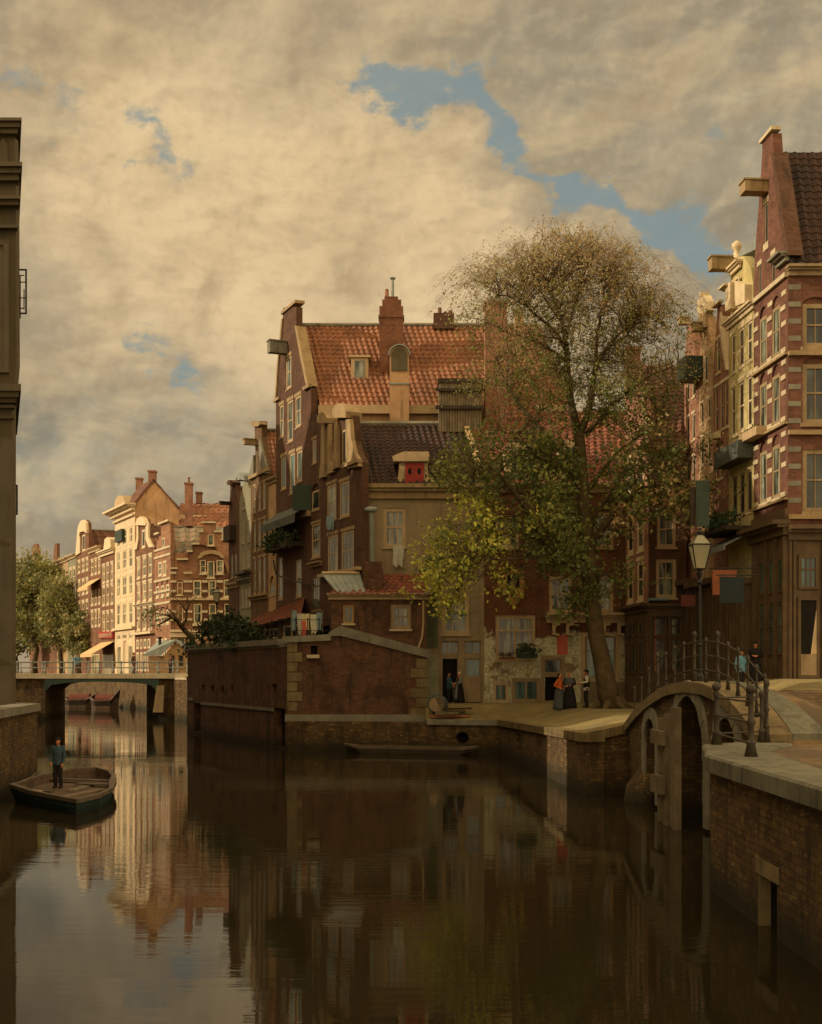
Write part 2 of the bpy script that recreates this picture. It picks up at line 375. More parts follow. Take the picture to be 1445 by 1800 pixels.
# ---------------------------------------------------------------- water, land
def smooth(t): t=max(0,min(1,t)); return t*t*(3-2*t)
m,t,b=mat_new('canal_water'); b.inputs['Base Color'].default_value=(.017,.013,.0055,1); b.inputs['Roughness'].default_value=.02; b.inputs['IOR'].default_value=1.33; b.inputs['Specular IOR Level'].default_value=.33
g=t.nodes.new('ShaderNodeNewGeometry')
def wav(sc,det,off):
    return nnoise(t,sc,det,.55,off=off)
a1=wav(1.0,3,(.35,2.6,1)); a2=wav(1.0,3,(1.6,7,1)); calm=nramp(t,wav(.09,3,(1,1.6,1)),.40,.62,.25,1)
ad=t.nodes.new('ShaderNodeMath'); ad.operation='MULTIPLY_ADD'; t.links.new(a2,ad.inputs[0]); ad.inputs[1].default_value=.35; t.links.new(a1,ad.inputs[2])
mu=t.nodes.new('ShaderNodeMath'); mu.operation='MULTIPLY'; t.links.new(ad.outputs[0],mu.inputs[0]); t.links.new(calm,mu.inputs[1])
nbump(t,b,mu.outputs[0],.28,.019)
WATER=m
q=MB(); q.quad((-260,-60,0),(60,-60,0),(60,420,0),(-260,420,0)); tag(q.build('water',WATER),kind='structure')

ARCPX=[(1102,1275),(1120,1250),(1145,1226),(1175,1206),(1208,1198),(1245,1202),(1275,1217),(1300,1239),(1320,1264),(1334,1291)]
FB=Fac((7.25,41.9),(7.65,27.4)); ARC=[(FB.u(x),FB.z(x,y)) for x,y in ARCPX]; ARC[0]=(0,2.30); ARC[-1]=(FB.L,2.70)
def arcz(u):
    if u<=0: return ARC[0][1]
    for (a,za),(b_,zb) in zip(ARC,ARC[1:]):
        if u<=b_:
            return za+(zb-za)*(u-a)/(b_-a)
    return ARC[-1][1]
def arcs(u,n=3):  # smoothed
    return (arcz(u-.7)+arcz(u-.35)+arcz(u)*2+arcz(u+.35)+arcz(u+.7))/6 if .0<u<FB.L else arcz(u)
def base(Z): return 2.50+1.30*smooth((Z-26)/24)
def xb(Z):
    if Z<23: return 5.9
    if Z<27.4: return 6.2+(Z-23)/4.4*1.45
    if Z<=41.9: return 7.6-(Z-27.4)/14.5*.4+.0
    return 0
def gz(X,Z):
    if Z<42:
        h=arcs(41.9-Z) if 27.4<Z else 2.5
        wgt=1-smooth((X-8.2)/4.5)
        bz=base(Z)
        if Z>27.4: return bz+(h-bz)*wgt
        return bz
    st=3.8; 
    if Z<62: e=5.79+(4.38-5.79)*(Z-41.4)/(62-41.4); ez=2.03+(1.66-2.03)*(Z-41.4)/20.6; d=(X-e)/3.2
    else: ez=1.66; d=(Z-62.2-(4.38-max(X,-6.6))/10.98*2.6)/2.8
    d2=(Z-41.9)/5; qz=ez+(2.4-ez)*smooth(d)
    if Z<47 : qz=min(qz,2.3+.1*smooth(d2))
    s=smooth((X-11.4)/3.2)
    r=qz*(1-s)+st*s
    t_=smooth((Z-42)/6)
    bz=base(42)+(2.35-base(42))*(1-smooth((X-8.2)/4.5))
    return (bz*(1-t_)+r*t_) if X>8 else qz
def grid(rows,xfun,nx,zf,name,mat):
    q=MB(); 
    for i,Z in enumerate(rows):
        x0,x1=xfun(Z)
        for j in range(nx+1):
            X=x0+(x1-x0)*(j/nx)**1.5; q.v.append((X,Z,zf(X,Z)))
    for i in range(len(rows)-1):
        for j in range(nx):
            a=i*(nx+1)+j; q.f.append((a,a+1,a+nx+2,a+nx+1))
    return q.build(name,mat,smooth=True)
m,t,b=mat_new('street_earth')
g1=nnoise(t,.35,6,.65); g2=nnoise(t,5,5,.65); g3=nnoise(t,1.4,5,.6,off=(1,.35,1))
o=nmix(t,nramp(t,g1,.35,.65),lin(82,64,36),lin(66,52,30)); o=nmix(t,nramp(t,g3,.45,.7,0,.6),o,lin(140,108,62)); o=nmix(t,nramp(t,g2,.5,.7,0,.5),o,lin(60,48,28))
uvn=t.nodes.new('ShaderNodeUVMap'); vb=t.nodes.new('ShaderNodeTexVoronoi'); vb.inputs['Scale'].default_value=6; t.links.new(uvn.outputs[0],vb.inputs['Vector'])
t.links.new(o,b.inputs['Base Color']); b.inputs['Roughness'].default_value=.95; nbump(t,b,vb.outputs[0],.5,.03); STREET=m
m,t,b=mat_new('quay_earth')
g1=nnoise(t,.5,6,.65); g2=nnoise(t,6,5,.65)
o=nmix(t,nramp(t,g1,.35,.65),lin(118,102,52),lin(96,82,44)); o=nmix(t,nramp(t,g2,.5,.7,0,.5),o,lin(140,126,74))
t.links.new(o,b.inputs['Base Color']); b.inputs['Roughness'].default_value=.95; nbump(t,b,g2,.5,.03); QUAY=m
rows=[6+i*.7 for i in range(20)]+[20+i*.35 for i in range(64)]
rows=[r for r in rows if r<41.9]+[41.9]
tag(grid(rows,lambda Z:(xb(Z),34),34,gz,'street',STREET),kind='structure')
def xq(Z):
    if Z<=41.9: return (7.2,34)
    if Z<62: return (5.9+(4.45-5.9)*(Z-41.4)/20.6,34)
    if Z<65: return (4.45-(Z-62)/2.6*11*1.0 if Z<64.6 else -6.4,34)
    return (.7,34)
rows=[41.9]+[42.1+i*.5 for i in range(40)]+[62+i*.2 for i in range(10)]
def gq(X,Z): return gz(X,max(Z,42.001))
q=[r for r in rows if r<63.0]
def xq2(Z):
    if Z<=41.95: return (7.2,34)
    if Z<62: return (5.9+(4.45-5.9)*(Z-41.4)/20.6,34)
    return (max(.75,4.40-(Z-62)/2.6*9),34)
tag(grid(q+[63+.25*i for i in range(38)],xq2,44,gq,'quay_ground',QUAY),kind='structure')
# land behind the houses, out to the horizon
def landpoly(name,pts,z,mat):
    q=MB(); tr=geometry.tessellate_polygon([[V((x,y,0)) for x,y in pts]]); q.v=[(x,y,z) for x,y in pts]
    for a,b_,c in tr:
        pa,pb,pc=[V((*pts[i],0)) for i in (a,b_,c)]
        q.f.append((a,b_,c) if (pb-pa).cross(pc-pa).z>0 else (a,c,b_))
    return tag(q.build(name,mat),kind='structure')
QL=[(XX(284,128),128),(XX(60,184),184)]; QK=(XX(258,110),110)
landpoly('ground',[(-14.6,84.9),(-18.7,104),QK,QL[0],QL[1],(-130,322),(-400,900),(900,900),(900,60),(34,60),(34,72.2),(-1,72.2)],3.66,STREET)
landpoly('left_bank_ground',[(-11.2,24),(-14.0,46.9),(-17.5,50),(-36.2,104),(-37,111),(-68,168),(-160,322),(-700,900),(-900,900),(-900,-40),(-14,-40)],2.86,STREET)
T=[(-14.75,84.0),(-6.45,65.4),(.70,65.4),(.70,68.2),(-2.4,68.2),(-2.3,72),(-12,92)]
landpoly('terrace_ground',[(-14.75,84.0),(-6.45,65.4),(-4.3,65.4),(-4.3,68.2),(-2.4,68.2),(-2.3,72),(-12,92)],5.3,STREET)

# ---------------------------------------------------------------- quay walls
def wallobj(name,label,mat,loc,cat='wall'):
    return thing(name,label,cat,loc)
# near wall on the right
w=thing('quay_wall','brick quay wall with wide pale stone coping in the lower right foreground','quay wall',(5.6,20,0))
fa=Fac((5.6,23.4),(5.6,5)); q=MB()
u0,u1=fa.u(1331),fa.u(1366); q.plate(fa,[(0,-1),(fa.L,-1),(fa.L,2.26),(0,2.26)],[[(u0,-.6),(u1,-.6),(u1,.84),(u0,.84)]],.5,.45)
fe=Fac((6.35,26.3),(5.6,23.4)); q.fb(fe,0,fe.L,-1,2.26,-.6,0); fe2=Fac((7.62,27.38),(6.35,26.3)); q.fb(fe2,0,fe2.L,-1,2.26,-.6,0)
q.build('wall',B_quay,w)
q=MB(); q.fb(fa,u0-.05,u1+.1,.85,1.10,-.2,.02); q.build('stone_lintel',S_quoin,w)
q=MB(); q.fb(fa,u0+.002,u0+.07,-.6,.838,-.20,-.01); q.build('stone_jamb',S_quoin,w)
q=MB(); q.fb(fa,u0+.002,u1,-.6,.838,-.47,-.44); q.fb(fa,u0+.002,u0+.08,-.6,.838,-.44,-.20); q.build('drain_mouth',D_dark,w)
cp=[(5.42,5),(5.42,22.9),(5.46,23.35),(5.62,23.9),(6.12,26.35),(6.3,26.55),(7.5,27.5),(8.15,26.7),(6.95,24.4),(6.5,19.7),(6.45,5)]
q=MB(); n=len(cp)
def slabtop(q,cp,z0,z1,bev=.04):
    cx=sum(p[0] for p in cp)/len(cp); cy=sum(p[1] for p in cp)/len(cp); n=len(cp)
    tr=geometry.tessellate_polygon([[V((x,y,0)) for x,y in cp]])
    q.v+=[(x,y,z0) for x,y in cp]+[(x,y,z1-bev) for x,y in cp]
    ins=[]
    for i in range(n):
        a=V(cp[i-1]);c=V(cp[i]);d=V(cp[(i+1)%n]); e1=(c-a).normalized(); e2=(d-c).normalized(); nn=V((e1.y+e2.y,-e1.x-e2.x))
        ar=sum(cp[j][0]*cp[(j+1)%n][1]-cp[(j+1)%n][0]*cp[j][1] for j in range(n))
        if ar>0: nn=-nn
        nn=nn.normalized()*bev; ins.append((c.x+nn.x,c.y+nn.y,z1))
    q.v+=ins
    for a,b_,c in tr:
        pa,pb,pc=[V((*cp[i],0)) for i in (a,b_,c)]
        if (pb-pa).cross(pc-pa).z<0: b_,c=c,b_
        q.f.append((2*n+a,2*n+b_,2*n+c)); q.f.append((a,c,b_))
    for i in range(n):
        j=(i+1)%n; q.f.append((i,j,n+j,n+i)); q.f.append((n+i,n+j,2*n+j,2*n+i))
slabtop(q,cp,2.26,2.56); q.build('coping',S_cap,w)
# slab at the foot of the bridge
# left foreground wall
w=thing('quay_wall','dark brick quay wall at the left edge behind the punt','quay wall',(-13,42,0))
q=MB(); fl=Fac((-11.2,24),(-14.03,47))
fl=Fac((-11.0,24),(-14.03,47)); fl.n=-fl.n; 
def vwall(q,pts,z0,z1,th,side=1):
    # thick vertical wall following plan points; side=+1 thickens to the left of travel
    n=len(pts); off=[]
    for i in range(n):
        a=V(pts[max(0,i-1)]); c=V(pts[min(n-1,i+1)]); d=(c-a).normalized(); off.append(V(pts[i])+V((-d.y,d.x))*th*side)
    for i in range(n-1):
        a,b_=pts[i],pts[i+1]; c,d=off[i+1],off[i]
        za0,za1=(z1[i],z1[i+1]) if isinstance(z1,(list,tuple)) else (z1,z1)
        zb=z0[i:i+2] if isinstance(z0,(list,tuple)) else (z0,z0)
        q.hexa([V((*a,zb[0])),V((*b_,zb[1])),V((c.x,c.y,zb[1])),V((d.x,d.y,zb[0]))],[V((*a,za0)),V((*b_,za1)),V((c.x,c.y,za1)),V((d.x,d.y,za0))])
vwall(q,[(-10.9,24),(-14.03,47),(-17.6,50.4)],-1,2.62,.6,1); q.build('wall',B_quay,w)
q=MB(); vwall(q,[(-10.80,24),(-13.93,47.1),(-17.5,50.5)],2.62,2.9,.9,1); q.build('coping',S_grey,w)
# middle peninsula : garden wall, oblique side
f1=Fac((XX(330,84),84),(XX(505,65),65))
w=thing('garden_wall','tall dark brick garden wall running back along the left canal under a hedge','wall',(-10,75,0))
holes=[]
def hp(fc,x0,x1,y0,y1): return [(fc.u(x0),fc.z((x0+x1)/2,y1)),(fc.u(x1),fc.z((x0+x1)/2,y1)),(fc.u(x1),fc.z((x0+x1)/2,y0)),(fc.u(x0),fc.z((x0+x1)/2,y0))]
small=[(354,359,1204,1214),(371,376,1205,1216),(389,394,1206,1217),(405,410,1205,1216),(478,486,1202,1218)]
low=[(341,353,1236,1286),(482,501,1245,1314)]
hs_=[hp(f1,*s) for s in small]+[[(u,max(z,-.6)) for u,z in hp(f1,*s)] for s in low]
out=[(0,-1),(f1.L,-1),(f1.L,5.5),(0,5.35)]
q=MB(); q.plate(f1,out,hs_,.6,.45); q.build('wall',B_wall,w)
q=MB()
for h in hs_: q.slab(f1,[(a+(.0),b_) for a,b_ in h],-.50,-.46)
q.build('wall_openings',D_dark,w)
q=MB(); q.fb(f1,-.1,f1.L-1.3,5.50,5.82,-.75,.12); q.fb(f1,0,f1.L,5.36,5.5,-.6,.03); q.build('coping',S_grey,w)
q=MB(); q.fb(f1,f1.u(331),f1.u(340),2.15,2.35,0,.08); q.fb(f1,f1.u(354),f1.u(481),1.95,2.12,0,.07); q.build('ledge',S_grey,w)
# middle block frontal
w=thing('retaining_wall','big frontal brick retaining wall with sloping stone coping and quoined corners','wall',(-2,65,0))
f2=Fac((XX(505,65),65),(XX(752,65),65))
top=f2.p([(505,1128),(580,1124),(580,1113),(598,1113),(752,1156)])
q=MB(); lo=f2.z(600,1262); q.plate(f2,[(0,-1),(f2.L,-1)]+[top[-1],top[3],top[2],top[1],top[0]],[hp(f2,546,558,1135,1150)],.7,.4)
q.build('wall',B_wall,w)
q=MB(); q.slab(f2,hp(f2,546,558,1135,1150),-.45,-.42); q.build('drain_mouth',D_dark,w)
q=MB(); q.fb(f2,*[f2.u(540),f2.u(562)],f2.z(550,1157),f2.z(550,1151),0,.3); q.build('drain_spout',S_pale,w)
q=MB(); c=f2.p([(578,1112),(598,1100),(755,1143),(755,1157),(600,1118),(578,1118)]); q.slab(f2,c[::-1],-.7,.14)
c=f2.p([(497,1130),(582,1126),(582,1115),(497,1119)]); q.slab(f2,c,-.72,.16); q.build('coping',S_grey,w)
q=MB()
y=1130
for i in range(7):
    x0=505; wd=26 if i%2 else 17; h=17; q.fb(f2,0,f2.u(505+wd),f2.z(510,y+h-1.2),f2.z(510,y),0,.035+.01*(i%3)); y+=h+.3
y=1158; i=0
while y<1250:
    wd=30 if i%2 else 20; h=17; q.fb(f2,f2.u(752-wd),f2.L-.002,f2.z(740,y+h-1.2),f2.z(740,y),0,.04+.01*(i%3)); y+=h+.3; i+=1
q.build('quoins',S_quoin,w)
q=MB(); q.fb(f2,-.1,f2.u(757),f2.z(600,1268),f2.z(600,1256),0.0,.22); q.build('ledge',S_grey,w)
# corner wall returning at x=752
q=MB(); q.box(XX(752,65)-.7,XX(752,65)-.01,65.71,68.3,-1,ZZ(1160,65)); q.build('return_wall',B_wall,w)
# low quay walls right of it
w=thing('quay_wall','low stone-topped quay wall with a round drain hole, behind the long punt','quay wall',(3,62,0))
f3=Fac((XX(505,64.8),64.78),(4.38,62)); f3b=f3
uu=f3.u(752)
dr=[(f3.u(813)+.32*math.cos(a*math.pi/8),f3.z(813,1297)+.30*math.sin(a*math.pi/8)) for a in range(16)]
q=MB(); q.plate(f3,[(0,-1),(f3.L,-1),(f3.L,1.42),(uu,1.40),(uu,1.52),(0,1.52)],[dr],.9,.5)
q.build('wall',B_quay,w); q=MB(); q.slab(f3,dr,-.55,-.5); q.build('drain_mouth',D_dark,w)
ring=[]
q=MB()
for i in range(12):
    a0,a1=i*math.pi/6,(i+1)*math.pi/6; cu,cz=f3.u(813),f3.z(813,1297)
    q.slab(f3,[(cu+.33*math.cos(a0),cz+.31*math.sin(a0)),(cu+.5*math.cos(a0),cz+.48*math.sin(a0)),(cu+.5*math.cos(a1),cz+.48*math.sin(a1)),(cu+.33*math.cos(a1),cz+.31*math.sin(a1))],0,.05)
q.build('drain_ring',B_quay,w)
q=MB(); q.fb(f3,uu,f3.L+.1,1.42,1.68,-.55,.16); q.build('coping',S_grey,w)
w=thing('quay_wall','oblique brick quay wall with a small dark opening, below the tree','quay wall',(5,52,0))
f4=Fac((4.38,62),(5.79,41.4)); 
hh=[(f4.u(907),.55),(f4.u(915),.55),(f4.u(915),1.35),(f4.u(907),1.35)]
q=MB(); q.plate(f4,[(0,-1),(f4.L,-1),(f4.L,1.76),(0,1.42)],[hh],.6,.4); q.build('wall',B_quay,w)
q=MB(); q.slab(f4,hh,-.45,-.41); q.build('drain_mouth',D_dark,w)
q=MB(); q.slab(f4,[(0,1.42),(f4.L+.12,1.76),(f4.L+.12,2.06),(0,1.70)],-.6,.12); q.build('coping',B_row,w)
w=thing('quay_wall','short frontal brick quay wall between the corner and the humpback bridge','quay wall',(6.5,41.6,0))
f5=Fac((5.79,41.4),(7.3,41.95)); q=MB(); q.slab(f5,[(0,-1),(f5.L,-1),(f5.L,2.05),(0,1.76)],-.6,0); q.build('wall',B_quay,w)
q=MB(); q.slab(f5,[(-.1,1.76),(f5.L,2.05),(f5.L,2.34),(-.1,2.06)],-.62,.12); q.build('coping',B_row,w)

# ---------------------------------------------------------------- humpback bridge
w=thing('humpback_bridge','brick and stone humpback bridge with a tall narrow arch on the right','bridge',(7.4,34,0))
def archpoly(fc,x0,x1,ytop,zb=-.7,n=12):
    u0,u1=fc.u(x0),fc.u(x1); zt=fc.z((x0+x1)/2,ytop); r=(u1-u0)/2; sp=zt-r*.95
    return [(u0,zb),(u1,zb)]+[(u0+r+r*math.cos(a*math.pi/n),sp+.95*r*math.sin(a*math.pi/n)) for a in range(0,n+1)]
A1=archpoly(FB,1186,1240,1223); A2=archpoly(FB,1136,1155,1263)
A3=archpoly(FB,1262,1298,1262,.9)
U=[FB.L*i/40 for i in range(41)]
topo=[(u,arcs(u)-.28) for u in U]
q=MB(); q.plate(FB,[(0,-1),(FB.L,-1)]+topo[::-1],[A1,A2,A3],6.0,3.2)
q.build('wall',B_quay,w)
q=MB()
for i in range(40):
    a,b_=U[i],U[i+1]; q.slab(FB,[(a,arcs(a)-.28),(b_,arcs(b_)-.28),(b_,arcs(b_)+.015),(a,arcs(a)+.015)],-.75,.14)
q.build('arched_coping',S_quoin,w)
def archring(A,wd,o=.07):
    q=MB(); pts=A[2:]; u0,u1=A[0][0],A[1][0]; cu=(u0+u1)/2; r=(u1-u0)/2; sp=pts[0][1]
    seq=[(u1,0.1)]+[(u1,z) for z in [.7,1.3,1.9,2.5] if z<sp-.1]+pts+[(u0,z) for z in [2.5,1.9,1.3,.7] if z<sp-.1]+[(u0,.1)]
    def ou(p):
        u,z=p
        if z<=sp+1e-6: return (u+(wd if u>cu else -wd),z)
        d=V((u-cu,z-sp)).normalized(); return (u+d.x*wd,z+d.y*wd)
    for i in range(len(seq)-1):
        a,b_=seq[i],seq[i+1]; q.slab(FB,[ou(a),ou(b_),b_,a],0,o+.012*(i%2))
    return q
archring(A1,.42).build('arch_ring',S_grey,w); archring(A2,.38).build('arch_ring',S_grey,w); archring(A3,.4).build('arch_ring',S_grey,w)
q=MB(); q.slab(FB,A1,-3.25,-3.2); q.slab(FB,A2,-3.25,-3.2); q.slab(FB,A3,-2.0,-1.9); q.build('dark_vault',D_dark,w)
q=MB(); c=FB.w(FB.u(1130),0,0); q.rings((c.x,c.y,0),[(-1,.7,1.0,-.1,0),(.5,.5,.8,0,0),(1.1,.2,.4,.2,0)],14); q.build('cutwater',B_quay,w,smooth=True)
# pale slab at the bridge foot
q=MB(); slabtop(q,[(7.66,27.55),(8.3,26.2),(8.35,26.9),(8.05,29),(7.95,33.9),(7.7,33.9),(7.55,30)],2.45,2.6); 
q=MB()
UU=[u for u in U if u>FB.u(1212)]
for a,b_ in zip(UU,UU[1:]):
    wa_=.2+.55*(a-UU[0])/(UU[-1]-UU[0]); wb_=.2+.55*(b_-UU[0])/(UU[-1]-UU[0])
    p=[FB.w(a,arcs(a)+.035,-.70),FB.w(b_,arcs(b_)+.035,-.70),FB.w(b_,arcs(b_)+.035,-.70-wb_),FB.w(a,arcs(a)+.035,-.70-wa_)]
    q.hexa([x-V((0,0,.3)) for x in p],p)
q.build('footway_slab',S_cap,w)
# timber fender in front of the bridge
w=thing('timber_fender','tall timber fender post frame with two boards standing in front of the humpback bridge','fender',(6.9,33,0))
ff=Fac((6.55,38.5),(6.85,30)); 
q=MB()
for px,y0,y1,wd in ((1154,1262,1440,1.6),(1164,1255,1452,1.6),(1179,1243,1462,4.2)):
    u=ff.u(px); hw=ff.u(px+wd)-u; q.fb(ff,u-hw,u+hw,-1,ff.z(px,y0),-.22,-.05)
q.build('post',W_wood,w)
for ya,yb in ((1281,1311),(1360,1397)):
    q=MB(); q.slab(ff,[(ff.u(1148),ff.z(1148,yb-6)),(ff.u(1167),ff.z(1167,yb)),(ff.u(1167),ff.z(1167,ya+5)),(ff.u(1148),ff.z(1148,ya))],-.05,.08); q.build('board',W_wood,w)
# bridge railing
def railing(name,label,pts,h,rails,mat,cat='railing',pr=.05,rr=.022,ball=None,every=1,group=None):
    r=thing(name,label,cat,tuple(pts[0]),group)
    for i,p in enumerate(pts):
        p=V(p); q=MB(); big=(ball and i in ball)
        f=1.35 if big else 1
        q.rings(p,[(0,pr*1.8*f,pr*1.8*f),(.22,pr*1.1*f,pr*1.1*f),(.26,pr*1.5*f,pr*1.5*f),(.30,pr*f*.9,pr*f*.9)]+[v for zr in rails[:-1] for v in ((zr*h-.07,pr*.8*f,pr*.8*f),(zr*h,pr*1.35*f,pr*1.35*f),(zr*h+.07,pr*.75*f,pr*.75*f))]+[(h-.06,pr*.9,pr*.9),(h,pr*1.5,pr*1.5),(h+.06,pr*.8,pr*.8)]+([(h+.10,pr*1.1*f,pr*1.1*f),(h+.16,pr*1.5*f,pr*1.5*f),(h+.23,pr*.9*f,pr*.9*f),(h+.26,.01,.01)] if big or ball is None else [(h+.07,.02,.02)]),8)
        q.build('post',mat,r,smooth=True)
    for zr in rails:
        q=MB(); q.tube([V(p)+V((0,0,h*zr)) for p in pts],rr,6); q.build('rail',mat,r,smooth=True)
    return r
upx=[1106,1118,1131,1146,1160,1175,1191,1209,1229,1249,1267,1284,1301,1316,1330]
bp=[]
for i,x in enumerate(upx):
    u=FB.u(x); p=FB.w(u,arcs(u)+.0,-.18); bp.append(p)
bp.append(V((7.72,27.15,2.56)))
railing('bridge_railing','curved iron railing with ball-topped posts over the humpback bridge',bp,1.12,[.30,.64,.97],M_iron,ball=(3,7,9,15),pr=.034,rr=.018)
A_=V((6.42,26.3,2.56)); B_=V((6.14,22.6,2.56)); C_=bp[-1]
railing('quay_railing','short iron railing on the pale coping beside the humpback bridge',[C_+V((-.12,-.02,0)),A_,B_],1.06,[.22,.58,.93],M_iron,ball=(1,2),pr=.052,rr=.02)
# ---------------------------------------------------------------- far bridge
w=thing('flat_bridge','low flat iron and stone bridge across the left canal in the distance','bridge',(-28,106,0))
fz=106; fbz=Fac((XX(-60,fz),fz),(XX(332,fz),fz)); zt=fbz.z(100,1184)
q=MB()
op=fbz.p([(80,1262),(80,1212),(90,1204),(110,1199),(180,1195.5),(250,1199),(270,1204),(278,1214),(278,1262)]); op=[(u,max(z,-.8)) for u,z in op]; op[0]=(op[0][0],-.8); op[-1]=(op[-1][0],-.8)
out=[(0,-1)]+[op[0],]+op[1:-1]+[op[-1]]+[(fbz.L,-1),(fbz.L,zt-.42),(0,zt-.42)]
op0=[(a,b_) for a,b_ in op]; op0[0]=(op0[0][0],-1); op0[-1]=(op0[-1][0],-1)
q.slab(fbz,[(0,-1)]+op0+[(fbz.L,-1),(fbz.L,zt-.42),(0,zt-.42)],-6,0)
q.build('abutment',B_quay,w)
q=MB(); q.fb(fbz,0,fbz.L,zt-.42,zt,-6,.25); q.build('deck',S_pale,w)
q=MB(); gi=fbz.p([(80,1216),(92,1204),(120,1200),(180,1198),(240,1200),(266,1204),(280,1218),(280,1194),(80,1194)]); q.slab(fbz,gi,.02,.3); q.build('girder',W_green,w)
q=MB(); q.slab(fbz,fbz.p([(270,1252),(277,1205),(290,1205),(288,1252)]),.0,.35); q.build('buttress',S_mid,w)
rp=[fbz.w(fbz.u(x),zt,-.1) for x in (-40,-5,30,55,79,127,174,213,252,277,304,329)]
railing('footbridge_railing','thin grey two-bar railing along the distant flat bridge',rp,1.0,[.5,.97],W_zinc,pr=.07,rr=.045,ball=())
rp=[fbz.w(fbz.u(x),zt,-5.7) for x in (-40,0,40,80,125,170,215,255,290)]
railing('footbridge_railing','rear railing of the distant flat bridge behind the walkers',rp,1.0,[.5,.97],W_zinc,pr=.07,rr=.045,ball=())
# far quay wall
w=thing('quay_wall','low brick quay wall seen under the flat bridge below the sunlit houses','quay wall',(QL[0][0],128,0))
q=MB(); vwall(q,[(-18.6,104),QK,QL[0],QL[1],(-130,322)],-1,3.4,1,-1); q.build('wall',B_quay,w)
q=MB(); vwall(q,[(-18.7,104.2),(QK[0]-.1,QK[1]),(QL[0][0]-.1,128.1),(QL[1][0]-.1,QL[1][1]),(-130.1,322)],3.4,3.7,1.2,-1); q.build('coping',S_pale,w)
w=thing('quay_wall','left bank quay wall beyond the flat bridge','quay wall',(-37,111,0))
q=MB(); vwall(q,[(-17.5,50),(-36.2,104),(-37,111),(-68,168),(-160,322)],-1,2.85,1,1); q.build('wall',B_quay,w)
w=thing('quay_wall','dark quay wall end joining the garden wall to the flat bridge','quay wall',(-16,92,0))
q=MB(); vwall(q,[(-14.98,84.1),(-18.5,103.8)],-1,3.65,.6,-1); q.build('wall',B_quay,w)
# ---------------------------------------------------------------- house builder
def corr(q,e0,e1,r0,r1,wl=.3,amp=.045,row=.36,sp=4):
    e0,e1,r0,r1=map(V,(e0,e1,r0,r1)); L=(e1-e0).length; S=((r0-e0).length+(r1-e1).length)/2
    nw=max(2,int(L/wl)); nr=max(1,int(S/row)); nrm=(e1-e0).cross(r0-e0)
    if nrm.length<1e-6: nrm=(e1-e0).cross(r1-e0)
    nrm.normalize()
    if nrm.z<0: nrm=-nrm
    nu=nw*sp; n0=len(q.v); 
    def pt(i,t,lift):
        a=e0.lerp(e1,i/nu); b=r0.lerp(r1,i/nu); ph=2*math.pi*i/sp
        return a.lerp(b,t)+nrm*(amp*math.sin(ph)*(.9+.25*noise.noise((i*.7,t*9,L)))+lift+.05*noise.noise((i*.13,t*3,S)))
    for r in range(nr):
        t0=r/nr;t1=(r+1)/nr
        for i in range(nu+1): q.v.append(tuple(pt(i,t0,.035)))
        for i in range(nu+1): q.v.append(tuple(pt(i,t1,0)))
    flip=(e1-e0).cross(r0-e0 if (r0-e0).length>1e-6 else r1-e0).z<0
    for r in range(nr):
        a=n0+r*2*(nu+1); b=a+nu+1
        for i in range(nu):
            f=(a+i,a+i+1,b+i+1,b+i); q.f.append(f[::-1] if flip else f)
        if r<nr-1:
            c=b+nu+1
            for i in range(nu):
                f=(b+i,b+i+1,c+i+1,c+i); q.f.append(f[::-1] if flip else f)
